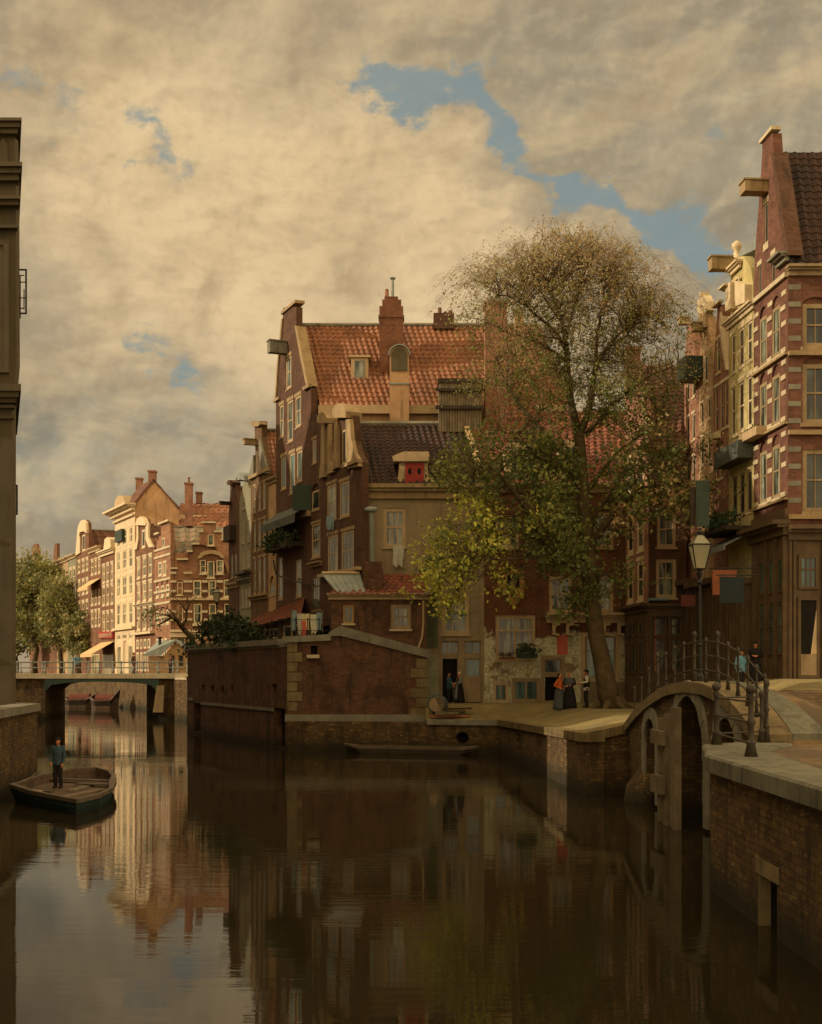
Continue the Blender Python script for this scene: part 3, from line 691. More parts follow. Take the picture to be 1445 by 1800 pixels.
class House:
    def __init__(s,name,label,loc,wall,cat='house',group=None,paint=None,glass=None):
        s.r=thing(name,label,cat,loc,group); s.q=MB(); s.m=wall; s.tr=MB(); s.tm=S_pale; s.parts=[]
        s.paint=paint or W_white; s.glass=glass or PN; s.jobs=[]
    def face(s,fac,out,uz=False,thick=.4):
        mid=fac.A.lerp(fac.B,.5).normalized(); s.thin=abs(fac.n.dot(mid))<.5
        s.f=fac; s.out=out if uz else fac.p(out); s.h=[]; s.th=thick; s.jobs.append((fac,s.out,s.h,thick)); return s
    def winuz(s,u0,u1,z0,z1,cols=1,rows=2,arch=0,fw=None,paint=None,glass=None,sill=.1,lint=0,shut=None,rev=.16,bar=.035,name='window',bottom=None,lm=None,hole=True,outf=.035,top=None):
        f=s.f; a=arch*(u1-u0)
        if arch:
            n=8; cu=(u0+u1)/2; r=(u1-u0)/2; spz=z1-a
            poly=[(u0,z0),(u1,z0)]+[(cu+r*math.cos(i*math.pi/n),spz+a*math.sin(i*math.pi/n)) for i in range(n+1)]
            if hole: s.h.append(poly)
            s.q.slab(f,poly[2:],-.3,-.10); z1=spz
        elif hole: s.h.append([(u0,z0),(u1,z0),(u1,z1),(u0,z1)])
        W=u1-u0; fw=fw or min(.12,W*.16); pm=paint or s.paint; rev=.05 if s.thin else rev; th_=.03 if s.thin else .11; pr_=.035 if s.thin else .10; fw=min(fw,W*.17); o0,o1=(-rev,-rev+th_) if hole else (0.064,.064+min(.086,th_+.03))
        q=MB(); m_=outf
        q.fb(f,u0,u0+fw,z0,z1,o0,o1); q.fb(f,u1-fw,u1,z0,z1,o0,o1); q.fb(f,u0+fw,u1-fw,z1-fw,z1,o0,o1); q.fb(f,u0+fw,u1-fw,z0,z0+fw,o0,o1)
        iz0,iz1=z0+fw,z1-fw; iu0,iu1=u0+fw,u1-fw; hh=iz1-iz0
        if rows>=2:
            zm=iz0+hh*(.52 if top is None else top); q.fb(f,iu0,iu1,zm-bar,zm+bar,o0,o1-th_*.2)
        for c in range(1,cols):
            uc=iu0+(iu1-iu0)*c/cols; q.fb(f,uc-bar*.6,uc+bar*.6,iz0,iz1,o0,o1-th_*.32)
        if rows>2:
            for rr in range(1,rows):
                if rows==4 and rr==2: continue
                zc=iz0+hh*rr/rows; q.fb(f,iu0,iu1,zc-bar*.4,zc+bar*.4,o0,o1-th_*.4)
        w_=q.build(name,pm,s.r)
        q=MB(); q.fb(f,iu0-.01,iu1+.01,iz0-.01,iz1+.01,o0-.004,o0+th_*.25); q.build('pane',glass or s.glass,w_)
        if hole:
            q=MB(); q.fb(f,u0-.02,u1+.02,z0-.02,z1+.02,-rev-.06,-rev-.005); q.build('pane_back',D_dark,w_) if False else None
        if sill: 
            q=MB(); q.fb(f,u0-.08,u1+.08,z0-sill,z0,-rev+.02 if hole else 0,pr_); q.build('sill',lm or s.tm,w_)
        if lint: 
            q=MB(); q.fb(f,u0-.10,u1+.10,z1+.0,z1+lint,-.05,pr_*.7); q.build('lintel',lm or s.tm,w_)
        if shut:
            q=MB(); q.fb(f,iu0+.02,iu1-.02,iz0+.02,iz1-.02,o0+th_*.3,o1-.002); q.fb(f,(iu0+iu1)/2-.02,(iu0+iu1)/2+.02,iz0,iz1,o1-.02,o1+.01); q.build('shutter',shut,w_)
        return w_
    def win(s,x0,x1,y0,y1,xr=None,**k):
        f=s.f; xr=(x0+x1)/2 if xr is None else xr
        return s.winuz(f.u(x0),f.u(x1),f.z(xr,y1),f.z(xr,y0),**k)
    def grid(s,xs,ys,xr,**k):
        for y0,y1 in ys:
            for x0,x1 in xs: s.win(x0,x1,y0,y1,xr,**k)
    def frame(s,x0,x1,y0,y1,wd,mat,xr=None,name='frame',o=.06):
        f=s.f; u0,u1=f.u(x0),f.u(x1); xr=xr or (x0+x1)/2; z0,z1=f.z(xr,y1),f.z(xr,y0); q=MB()
        q.fb(f,u0,u0+wd,z0,z1,0,o); q.fb(f,u1-wd,u1,z0,z1,0,o); q.fb(f,u0+wd,u1-wd,z1-wd,z1,0,o); q.fb(f,u0+wd,u1-wd,z0,z0+wd,0,o); return q.build(name,mat,s.r)
    def band(s,x0,x1,y0,y1,xr=None,o=.08,mat=None,name='band',ob=0.0):
        f=s.f; xr=(x0+x1)/2 if xr is None else xr; q=MB(); q.fb(f,f.u(x0),f.u(x1),f.z(xr,y1),f.z(xr,y0),ob,o); return q.build(name,mat or s.tm,s.r)
    def cornice(s,x0,x1,y0,y1,xr=None,mat=None,o=.35,name='cornice',e=.1):
        f=s.f; xr=(x0+x1)/2 if xr is None else xr; q=MB(); u0,u1=f.u(x0)-e,f.u(x1)+e; za,zb=f.z(xr,y1),f.z(xr,y0); h=zb-za
        q.fb(f,u0+e*.8,u1-e*.8,za,za+h*.5,0,o*.35); q.fb(f,u0+e*.4,u1-e*.4,za+h*.5,za+h*.72,-.02,o*.7); q.fb(f,u0,u1,za+h*.72,zb,-.04,o); return q.build(name,mat or s.tm,s.r)
    def poly(s,pts,o0,o1,mat,name,uz=False):
        q=MB(); q.slab(s.f,pts if uz else s.f.p(pts),o0,o1); return q.build(name,mat,s.r)
    def body(s,dd,depth,zb,ze,u0=0,u1=None,inset=.02,zback=None):
        f=s.f; u1=f.L if u1 is None else u1; dd=V(dd).normalized(); st=.42/max(.3,abs(dd.dot(-f.n)))
        a=f.w(u0+inset,0).xy+dd*st; b_=f.w(u1-inset,0).xy+dd*st; c=b_+dd*(depth-st); d=a+dd*(depth-st)
        s.q.hexa([V((*p,zb)) for p in (a,b_,c,d)],[V((*p,ze)) for p in (a,b_,c,d)])
    def gable_roof(s,dd,depth,u0,u1,ut,ze,zr,mat,start=.35,wl=.3,amp=.045,row=.36,over=.15,backgable=True):
        f=s.f; dd=V(dd).normalized(); D=V((dd.x,dd.y,0)); 
        E0=f.w(u0-over,ze-.1)+D*start; E1=f.w(u1+over,ze-.1)+D*start; T=f.w(ut,zr)+D*start; dep=D*(depth-start)
        q=MB(); corr(q,E0+dep,E0,T+dep,T,wl,amp,row); corr(q,E1,E1+dep,T,T+dep,wl,amp,row)
        ro=q.build('roof',mat,s.r)
        q=MB(); q.tube([T+V((0,0,.03)),T+dep+V((0,0,.03))],.13,6); q.build('ridge',S_grey,ro)
        # wedge under the roof closes the gables
        n=V((0,0,0)); q=s.q; k_=len(q.v)
        a,b_,c=f.w(u0+.03,ze-.15)+D*(start+.1),f.w(u1-.03,ze-.15)+D*(start+.1),f.w(ut,zr-.12)+D*(start+.1); d2=D*(depth-start-.25)
        q.hexa([a,b_,c],[a+d2,b_+d2,c+d2])
        return ro
    def done(s,top=None):
        for fac,out,h,th in s.jobs: s.q.plate(fac,out,h,th,.19)
        s.q.build('wall',s.m,s.r)
        if s.tr.f: s.tr.build('stone_trim',s.tm,s.r)
def chimney(parent,c,w,d,z0,z1,mat,pots=2,name='chimney',cap=True,potm=None):
    q=MB(); x,y=c; q.box(x-w/2,x+w/2,y-d/2,y+d/2,z0,z1)
    if cap: q.box(x-w/2-.08,x+w/2+.08,y-d/2-.08,y+d/2+.08,z1,z1+.18); 
    o=q.build(name,mat,parent)
    for i in range(pots):
        q=MB(); px=x+(i-(pots-1)/2)*w/max(1,pots)*.8; q.rings((px,y,z1+.15),[(0,.16,.16),(.12,.13,.13),(.5,.11,.11),(.55,.15,.15),(.65,.14,.14)],8); q.build('chimney_pot',potm or T_or,o)
    return o
def beam(h,f,x,y0,y1,out,wd=.3,mat=None,name='hoist_beam',xr=None):
    u=f.u(x); z0,z1=f.z(x,y1),f.z(x,y0); q=MB(); q.fb(f,u-wd/2,u+wd/2,z0,z1,-.1,out-.25); q.fb(f,u-wd/2-.04,u+wd/2+.04,z0+.0,z1+.08,out-.25,out); q.fb(f,u-wd/2-.08,u+wd/2+.08,z1,z1+.07,-.05,out+.06)
    return q.build(name,mat or S_pale,h.r)
def pz(xv,xc,Zc): return lambda x: Zc*(xc-xv)/(x-xv)
# ================================================================ far sunlit row (plane F)
ZF=pz(-400,300,125)
def farfac(x0,x1): return fpx(x0,ZF(x0),x1,ZF(x1))
ddF=(1,.25)
def far_house(name,label,x0,x1,outl,mat,rows,cols,xr,yb=1196,paint=None,roofmat=None,ridge=None,eave=None,trim=None,fw=.16,**k):
    f=farfac(x0,x1); h=House(name,label,(f.w(f.L/2,3.7)),mat,paint=paint or W_white,glass=PN_lit); h.tm=trim or S_pale
    h.face(f,outl+[(x1,yb+4),(x0,yb)]); 
    h.grid(cols,rows,xr,fw=fw,rev=.14,bar=.06,lint=.28,sill=.2,**k)
    ze=f.z(xr,eave or outl[0][1]); h.body((0,1) if False else ddF,9,3,ze-.3)
    if roofmat:
        h.gable_roof(ddF,9,0,f.L,f.u(ridge[0]),ze-.3,f.z(ridge[0],ridge[1]),roofmat,wl=.9,amp=.1,row=1.2)
    return h
# cream tall house
h=far_house('canal_house','tall cream house with heavy cornice and big plain side gable in the sunlit row',202,237,[(202,905),(237,893)],G_cream,[(930,958),(967,1000),(1013,1047),(1060,1098)],[(205.5,211.5),(215.5,222.5),(227,233)],219,paint=W_white,trim=W_white)
f=h.f; h.cornice(199,237,893,905,218,mat=W_white,o=1.2,e=.3); h.band(202,237,911,914,218,mat=W_white,o=.3)
h.poly([(204,894),(205,880),(211,871),(218,872),(222,882),(224,889)],-1.0,.2,W_tan,'attic_pediment')
h.win(216,222,1122,1196,219,rows=1,fw=.2,glass=PN_d,sill=0); h.win(205,213,1132,1190,219,rows=1,fw=.3,sill=0); h.win(224.5,234,1132,1190,219,rows=1,fw=.3,sill=0); h.grid([(205,212),(214,223),(226,234)],[(1112,1126)],219,rows=1,fw=.25,sill=0); h.band(202,237,1103,1107,219,o=.35,name='cornice')
hb=h.band(207,219,932,952,213,o=.35,mat=W_green,name='loft_hatch')
# its side wall facing the viewer with a plain gable
Zs=ZF(237); g2=Fac((XX(237,Zs),Zs),(XX(314,Zs),Zs)); hq_=h.q; hj_=h.jobs; h.q=MB(); h.jobs=[]; h.m=G_peel; h.face(g2,[(237.3,885),(270,843),(314,893),(314,1190),(237.3,1190)]); h.done(); h.q=hq_; h.jobs=hj_; h.m=G_cream; 
h.poly([(237,887),(235,884),(270,841),(273,844)],-.3,.12,T_brn,'verge',)
h.poly([(270,845),(268,841),(316,892),(314,896)],-.3,.12,T_brn,'verge')
q=MB(); a=g2.w(g2.u(235),g2.z(237,885))+V((0,.1,0)); t_=g2.w(g2.u(270),g2.z(270,842))+V((0,.1,0)); e_=g2.w(g2.u(315),g2.z(314,893))+V((0,.1,0)); dv=V((-2.6,5.2,0))
corr(q,a+dv,a,t_+dv,t_,.9,.1,1.2); corr(q,e_,e_+dv,t_,t_+dv,.9,.1,1.2); ro=q.build('roof',T_brn,h.r)
chimney(ro,(XX(268,Zs+1),Zs+1),.75,.9,ZZ(850,Zs),ZZ(828,Zs),B_pink,0); chimney(ro,(XX(245,Zs+8),Zs+8),.7,.8,ZZ(862,Zs+8),ZZ(843,Zs+8),B_pink,0)
h.done()
# brown neck gable T1
h=far_house('neck_gable_house','narrow brown sunlit house with white window frames and a white scrolled neck gable',237,272,[(237,968),(240,960),(243,945),(243,922),(246,912),(252,909),(257,912),(259,920),(264,920),(264,945),(268,955),(272,962)],B_farb,[(979,1013),(1024,1056),(1066,1106)],[(240.5,246.5),(250.5,257),(261,267)],255,eave=962,roofmat=T_brn,ridge=(254,925))
h.poly([(243,945),(240,960),(237,966),(243,966),(246,950),(246,922),(243,922)],0,.2,W_white,'gable_scroll'); h.poly([(264,945),(268,955),(272,962),(264,962),(259,948),(259,922),(264,920)],0,.2,W_white,'gable_scroll')
h.poly([(243,923),(246,912),(252,908),(257,911),(261,920),(261,924)],-.1,.35,W_white,'pediment'); h.win(249,255,930,962,254,rows=1,glass=PN_d,fw=.25)
h.band(237,272,1111,1115,255,o=.5,mat=W_white); h.grid([(239,244),(246,250),(252,257),(259,264)],[(1123,1140),(1146,1180)],255,rows=1,fw=.2,sill=0); h.cornice(237,272,1060.5,1064,255,o=.3); h.done()
# beam
# stepped gable corner house: side face + front face
ZS=ZF(300)
h=House('stepped_gable_house','sunlit corner house of banded brown brick with two stepped gables',(XX(340,ZS),ZS,3.7),B_far,paint=W_white,glass=PN); h.tm=S_pale
f=farfac(272,300); h.face(f,[(272,972),(275,972),(275,950),(279,950),(279,938),(283,938),(283,918),(299,918),(299,936),(300,936),(300,1200),(272,1200)])
h.win(284.5,289,944,962,290,rows=1,fw=.2); h.win(278,284,985,1010,290,fw=.2); h.win(285.5,292,985,1012,290,fw=.2,shut=W_tan2); h.grid([(274.5,279),(283,288),(292,297)],[(1022,1048),(1066,1096)],285,fw=.18,arch=.4,sill=.2); h.grid([(274,279),(281,286),(288,293)],[(1122,1175)],285,rows=1,fw=.2,sill=0)
for y in (962,975,1017,1037,1058,1083): h.band(272,300,y,y+4,288,o=.10)
h.band(282,300,916.5,920,290,o=.3); h.band(275,283,936,939.5,280,o=.3)
h.body((1,.1),8,3,f.z(290,975))
f=fpx(300,ZS,405,ZS); h.face(f,[(300,1000),(312,1000),(312,984),(330,984),(330,970),(338,970),(338,957),(350,957),(350,936),(356,936),(356,919),(379,919),(379,936),(389,936),(389,950),(405,950),(405,1200),(300,1200)])
h.band(355,380,917,920,o=.3); 
for a,b_,y in ((350,358,934.5),(377,390,934.5),(337,351,956),(329,339,969),(311,331,983),(299,313,999),(388,406,949)): h.band(a,b_,y-1.5,y+1.5,o=.25)
h.win(365,376,939,959,rows=1,cols=1,fw=.2); h.win(351,362,984,1009,cols=1,rows=3,fw=.2); h.win(380,393,984,1009,rows=3,fw=.2); h.win(364,377,986,1016,rows=1,fw=.2)
h.poly([(347,981),(353,972),(363,967.5),(378,967.5),(389,972),(396,981),(390,981),(384,976),(371,973),(359,976),(353,981)],0,.12,S_mid,'relieving_arch')
h.grid([(339,354),(366,380),(393,405)],[(1016,1049)],370,arch=.25,fw=.22,sill=.25); h.grid([(340,355),(367,380),(394,405)],[(1061,1096)],370,fw=.22,sill=.25); h.win(312,322,1064,1094,fw=.22); h.win(311,321,1020,1046,fw=.22,arch=.3)
for y in (1005,1020,1037,1073,1087):
    for a,b_ in ((300,310),(323,338),(355,365),(381,392)): h.band(a,b_,y,y+4,o=.07)
h.band(300,405,1051,1055,o=.3,mat=W_tan); h.band(300,405,1107,1111,o=.4,mat=W_white)
h.grid([(303,312),(316,326),(330,342),(346,358),(362,374),(378,390)],[(1122,1175)],350,rows=1,fw=.3,sill=0); h.band(300,405,1112,1120,o=.2,mat=W_white)
h.body((.15,1),8,3,f.z(350,985)); 
q=MB(); E0=V((XX(303,ZS+.5),ZS+.5,ZZ(984,ZS))); 
corr(q,V((XX(309,ZS),ZS+.3,ZZ(988,ZS))),V((XX(352,ZS),ZS+.3,ZZ(982,ZS))),V((XX(300,ZS+6),ZS+6,ZZ(928,ZS+6))),V((XX(358,ZS+6),ZS+6,ZZ(928,ZS+6))),.8,.09,1)
corr(q,V((XX(380,ZS),ZS+.3,ZZ(960,ZS))),V((XX(410,ZS),ZS+.3,ZZ(960,ZS))),V((XX(375,ZS+6),ZS+6,ZZ(928,ZS+6))),V((XX(410,ZS+6),ZS+6,ZZ(928,ZS+6))),.8,.09,1)
q.build('roof',T_green,h.r); h.done()
# orange roofed house behind
h=House('orange_roofed_house','house with a long orange tiled roof and tall chimney behind the stepped gables',(XX(350,137),137,3.7),B_farb); f=fpx(303,136,425,136)
h.face(f,[(303,934),(425,934),(425,1150),(303,1150)]); h.body((0,1),10,3,f.z(340,936))
q=MB(); corr(q,f.w(-.2,f.z(340,936),.3),f.w(f.L,f.z(340,936),.3),f.w(-.2,f.z(340,872),-6),f.w(f.L,f.z(340,872),-6),.7,.09,.9); ro=q.build('roof',T_or,h.r)
q=MB(); corr(q,f.w(f.L,f.z(340,936),-12),f.w(-.2,f.z(340,936),-12),f.w(f.L,f.z(340,872),-6),f.w(-.2,f.z(340,872),-6),1.5,.09,3); q.build('roof',T_or,h.r)
chimney(ro,(XX(332,134.5),134.5),.75,.8,ZZ(925,134.5),ZZ(852,134.5),B_pink,1); chimney(ro,(XX(350,141),141),.6,.8,ZZ(885,141),ZZ(868,141),B_farb,0); h.done()
# others to the left
h=far_house('canal_house','low-corniced sunlit house with a small white dormer, left of the tall cream house',177,202,[(177,972),(202,968)],B_farb,[(992,1022),(1030,1062),(1076,1110)],[(180,184.5),(187,191.5),(194.5,199)],190,roofmat=None)
h.cornice(177,202,966,976,190,mat=W_white,o=.6); h.poly([(183,968),(185,948),(190,944),(195,948),(197,966)],-.8,.1,W_white,'dormer'); 
f=h.f; q=MB(); corr(q,f.w(0,f.z(190,970),-.3),f.w(f.L,f.z(190,970),-.3),f.w(0,f.z(190,925),-7),f.w(f.L,f.z(190,925),-7),.8,.1,1.2); q.build('roof',T_or,h.r)
h.poly([(177,1110),(202,1110),(202,1122),(177,1122)],0,.3,W_red,'shop_fascia'); h.band(178,201,1113,1120,190,o=.34,mat=B_pink,name='shop_fascia'); h.win(180,199,1150,1190,190,rows=1,cols=3,sill=0); h.done()
h=far_house('canal_house','brown sunlit house with a striped awning under its upper windows',157,177,[(157,972),(177,966)],B_farb,[(984,1008),(1040,1062),(1074,1100)],[(160,164),(166.5,170),(172.5,176)],168,roofmat=None)
h.cornice(157,177,962,970,168,mat=W_tan,o=.5); f=h.f; q=MB(); corr(q,f.w(0,f.z(168,966),-.3),f.w(f.L,f.z(168,966),-.3),f.w(0,f.z(168,930),-6),f.w(f.L,f.z(168,930),-6),.8,.1,1.2); q.build('roof',T_brn,h.r); h.win(160,175,1150,1190,168,rows=1,cols=3,sill=0); h.done()
h=far_house('neck_gable_house','slim sunlit house with a white arched neck gable, left of the awnings',134,157,[(134,978),(138,972),(139,940),(141,925),(146,915),(151,914),(155,919),(156,935),(156,966),(157,972)],B_farb,[(985,1004),(1020,1044),(1058,1084)],[(137,141),(144,148.5),(151,155)],146,roofmat=T_brn,ridge=(147,932),eave=975)
h.poly([(139,940),(141,925),(146,915),(151,914),(155,919),(156,930),(156,937),(150,934),(144,936),(143,942)],0,.3,W_white,'pediment'); h.poly([(138,940),(143,940),(143,972),(135,977)],0,.2,W_white,'gable_scroll'); h.win(144.5,149.5,940,968,147,rows=1,glass=PN_d,fw=.2); h.done()
h=far_house('canal_house','small pale green-grey house partly behind the canal trees',119,134,[(119,982),(134,978)],G_greyg,[(1000,1030),(1045,1075)],[(122,126),(128,132)],126,roofmat=None); h.cornice(119,134,976,983,126,o=.5,mat=W_tan); h.done()
h=far_house('canal_house','pale brown canal house farther along the sunlit row behind the trees',100,119,[(100,990),(119,985)],G_tan,[(1000,1030),(1045,1075)],[(103,107),(111,115)],110,roofmat=None); h.cornice(100,119,983,990,110,o=.5,mat=W_tan); h.done()
h=far_house('dark_roofed_house','distant house with dark red roof and paired chimney gables above the trees',52,100,[(52,1000),(59,956),(64,956),(72,998),(92,992),(96,955),(100,955),(100,990)],B_farb,[(1010,1035),(1050,1080)],[(56,61),(66,71),(76,81),(86,91)],76,roofmat=None,eave=1000)
f=h.f; q=MB(); corr(q,f.w(0,f.z(76,1000),-.3),f.w(f.L,f.z(76,1000),-.3),f.w(0,f.z(76,962),-7),f.w(f.L,f.z(76,962),-7),1,.1,1.3); ro=q.build('roof',T_brn,h.r)
p=f.w(f.u(90),0,-7); chimney(ro,(p.x,p.y),.9,.9,f.z(80,965),f.z(80,948),B_farb,1); h.done()
# awnings
def awning(f,x0,x1,xr,y0,y1,out,mat,label,drop=.35,name='awning'):
    u0,u1=f.u(x0),f.u(x1); z1,z0=f.z(xr,y0),f.z(xr,y1)
    r=thing(name,label,'awning',f.w((u0+u1)/2,z1,0)); q=MB()
    a,b_,c,d=f.w(u0,z1,.02),f.w(u1,z1,.02),f.w(u1,z0,out),f.w(u0,z0,out); t_=V((0,0,.05))
    q.hexa([d-t_,c-t_,b_-t_,a-t_],[d,c,b_,a]); q.build('canopy',mat,r)
    q=MB(); q.fb(f,u0,u1,z0-drop,z0-.06,out-.05,out); q.build('valance',mat,r); return r
m,t,b=mat_new('awning_cloth'); uv=t.nodes.new('ShaderNodeUVMap'); wv=t.nodes.new('ShaderNodeTexWave'); wv.inputs['Scale'].default_value=.9; t.links.new(uv.outputs[0],wv.inputs[0])
t.links.new(nmix(t,nramp(t,wv.outputs[1],.4,.6),lin(206,176,120),lin(170,132,84)),b.inputs['Base Color']); b.inputs['Roughness'].default_value=.85; CLOTH=m
fA=farfac(177,202); awning(fA,179,201,190,1128,1150,2.6,CLOTH,'wide cream shop awning over the street beyond the flat bridge')
fA=farfac(157,177); awning(fA,159,177,168,1018,1034,1.6,CLOTH,'striped cream awning under the upper windows of the brown house')
# ================================================================ middle row (plane M)
ZM=pz(-250,635,67)
def mf(x0,x1): return fpx(x0,ZM(x0),x1,ZM(x1))
ddM=(1,.0)
# C : tall house with the orange roof
fC=mf(485,547)
h=House('tall_corner_house','tallest brick house with a long orange pantile roof, pale hoist beam and narrow spout gable',fC.w(fC.L/2,5.3),B_dark,paint=W_tan); h.tm=S_mid
h.face(fC,[(485,700),(489,640),(497,560),(498,541),(521,539),(521,573),(530,625),(541,680),(547,683),(547,1100),(485,1100)])
h.win(503,512,627,683,507,rows=2,fw=.14,lint=.22,glass=PN); h.win(491.5,498.5,712,768,495,rows=2,fw=.14,lint=.22); h.win(505,515,704,776,510,rows=2,fw=.14,lint=.22); h.win(519,529,696,750,524,fw=.14,lint=.22)
h.win(494,503,803,860,498,fw=.14,lint=.22,glass=PN_teal,rows=1,shut=None); h.win(509,518,797,867,513,rows=1,fw=.14,lint=.22,glass=PN_teal); h.win(522,531,792,846,527,rows=1,fw=.14,lint=.22,glass=PN_teal)
h.poly([(521,573),(530,625),(541,678),(545,678),(534,622),(524,573)],-.5,.12,S_mid,'gable_coping'); h.band(537,548,678,684,542,o=.2); h.band(484,493,700,705,o=.15)
h.poly([(485,700),(489,640),(497,560),(499,560),(491,642),(487,700)],-.5,.1,S_mid,'gable_coping')
h.band(496.5,522,538,543,509,o=.12,ob=-.5)
beam(h,fC,503,603,623,1.15,.5,S_grey)
h.band(485,547,905,918,515,o=.25,mat=S_mid)
zeC=fC.z(545,712); zrC=fC.z(509,572); utC=fC.u(509)
h.winuz(fC.u(489),fC.u(497),fC.z(510,1045)-.2,fC.z(510,975),rows=2,fw=.12); h.winuz(fC.u(520),fC.u(530),fC.z(520,1050),fC.z(520,985),rows=2,fw=.12)
h.body(ddM,13,5,zeC-.05)
roC=h.gable_roof(ddM,15.6,.1,fC.L-.05,utC,zeC,zrC,T_or,start=.5,wl=.34,amp=.06)
# gutter and pale wall below eave facing the viewer
yC=fC.B.y-.14
q=MB(); q.box(fC.B.x+.45,fC.B.x+15.5,yC-.28,yC+.1,zeC-.62,zeC-.12); q.build('gutter',W_tan,h.r)
q=MB(); q.box(fC.B.x+.45,fC.B.x+13.0,yC+.05,yC+.16,zeC-1.7,zeC-.62); q.build('side_wall',G_tan,h.r)
def slopeC(px,y):  # point on the viewer-side slope
    a=(zrC-zeC)/(fC.w(utC,0).y-yC); # z=zeC+a*(Y-yC)
    m_=(px-CX)/F; k_=-(y-HY)/F; Y=(zeC-a*yC-H)/(k_-a); return V((m_*Y,Y,H+k_*Y))
# dormer
p=slopeC(633,662); q=MB(); q.hexa([p+V((-.55,0,-.35)),p+V((.5,0,-.35)),p+V((.5,1.6,-.35)),p+V((-.55,1.6,-.35))],[p+V((-.55,0,1.15)),p+V((.5,0,1.15)),p+V((.5,1.6,1.15)),p+V((-.55,1.6,1.15))]); q.box(p.x-.68,p.x+.62,p.y-.12,p.y+1.5,p.z+1.15,p.z+1.28)
d=q.build('dormer',W_tan,roC); q=MB(); q.box(p.x-.32,p.x+.27,p.y-.03,p.y-.01,p.z-.05,p.z+.95); q.build('pane',PN,d)
# main chimney
p=slopeC(688,640); c=(p.x,p.y+.1)
q=MB(); z0=p.z-.6; zt=lambda y: ZZ(y,c[1]); 
q.box(c[0]-.72,c[0]+.72,c[1]-.5,c[1]+.5,z0,zt(562)); q.box(c[0]-.78,c[0]+.78,c[1]-.56,c[1]+.56,zt(562),zt(558)); q.box(c[0]-.72,c[0]+.72,c[1]-.5,c[1]+.5,zt(558),zt(542)); q.box(c[0]-.55,c[0]+.6,c[1]-.42,c[1]+.42,zt(542),zt(530)); q.box(c[0]-.42,c[0]+.4,c[1]-.35,c[1]+.35,zt(530),zt(524))
ch=q.build('chimney',B_red,roC)
q=MB(); q.rings((XX(680,c[1]),c[1],zt(530)),[(0,.13,.13),(.7,.11,.11),(.75,.1,.1)],8); q.build('chimney_pot',T_or,ch)
q=MB(); q.rings((XX(690.5,c[1]),c[1],zt(526)),[(0,.08,.08),(zt(492)-zt(526),.08,.08)],8); q.rings((XX(690.5,c[1]),c[1],zt(491)),[(0,.14,.14),(.08,.2,.2),(.14,.05,.05)],8); q.build('flue_pipe',W_zinc,ch)
# second chimney group on the ridge and broad one at the right
Yr=fC.w(utC,0).y
q=MB(); q.box(XX(762,Yr),XX(798,Yr),Yr-.4,Yr+.4,zrC-.3,ZZ(553,Yr)); ch=q.build('chimney',B_dark,roC)
for px,y in ((773,541),(783,548),(792,546)):
    q=MB(); q.rings((XX(px,Yr),Yr,ZZ(554,Yr)),[(0,.13,.13),(ZZ(y,Yr)-ZZ(554,Yr),.11,.11)],8); q.build('chimney_pot',T_brn,ch)
h.done()
h=House('chimney_block_house','house with orange roof slope and a big pink-sided chimney slab behind the tree',(XX(890,73),73,5.3),B_red)
h.face(fpx(850,72.2,940,72.2),[(850,735),(940,735),(940,900),(850,900)]); h.done()
Yk=72.6
q=MB(); q.box(XX(852,Yk),XX(890,Yk),Yk-.5,Yk+.7,ZZ(900,Yk),ZZ(538,Yk)); q.box(XX(850,Yk),XX(892,Yk),Yk-.58,Yk+.78,ZZ(538,Yk),ZZ(534,Yk)); q.build('chimney',B_pink,h.r)
q=MB(); e0=V((XX(888,72.4),72.4,ZZ(735,72.4)));e1=V((XX(945,72.4),72.4,ZZ(735,72.4))); corr(q,e0,e1,V((XX(889,76.5),76.5,ZZ(585,76.5))),V((XX(914,76.5),76.5,ZZ(585,76.5))),.34,.06); q.build('roof',T_or,h.r)
ff_=Fac((XX(900,75),75),(XX(960,75),75)); q=MB(); q.slab(ff_,ff_.p([(905,545),(918,541),(921,560),(924,640),(950,735),(938,740),(915,650),(906,600)]),-.5,0); q.build('gable_wall',G_peel,h.r)
# E
fE=mf(441,472)
h=House('neck_gable_house','tall brown neck-gabled house with hoist beam and three window bays, left of the tallest house',fE.w(fE.L/2,5.3),B_brown,paint=W_tan); h.tm=S_mid
h.face(fE,[(441,838),(445,815),(449,800),(447,740),(460,740),(460,768),(464,790),(470,818),(472,832),(472,1100),(441,1100)])
h.grid([(446,449.5),(454,458),(462,466.5)],[(851,897),(914,966),(980,1042)],457,fw=.14,lint=.15); h.win(451,455,778,838,453,rows=1,fw=.12,glass=PN_d)
h.poly([(446,741),(461,741),(462,746),(458,750),(449,750),(445,746)],-.3,.2,S_mid,'cap'); h.poly([(460,768),(464,790),(471,818),(474,832),(462,832),(459,800)],0,.15,S_grey,'gable_scroll'); h.poly([(441,838),(445,815),(449,800),(449,838)],0,.15,S_grey,'gable_scroll')
h.band(441,474,830,836,457,o=.2); beam(h,fE,450,774,783,.85,.35,S_mid); h.cornice(441,472,1046,1054,457,o=.3)
h.body(ddM,12,5,fE.z(465,840)); h.gable_roof(ddM,13,.2,fE.L-.2,fE.u(456),fE.z(465,838),fE.z(456,757),T_or); h.done()
# side house between E and C
f=mf(472,486); h=House('infill_house','narrow tan-walled house front squeezed between two tall gabled houses',f.w(f.L/2,5.3),G_tan,paint=W_tan2); h.face(f,[(472,845),(486,840),(486,1100),(472,1100)]); h.cornice(472,486,840,850,479,o=.25,mat=S_mid)
h.win(474,483,1012,1045,479,arch=.5,rows=1,fw=.12,glass=PN_d); h.body(ddM,10,5,f.z(480,850)); h.done()
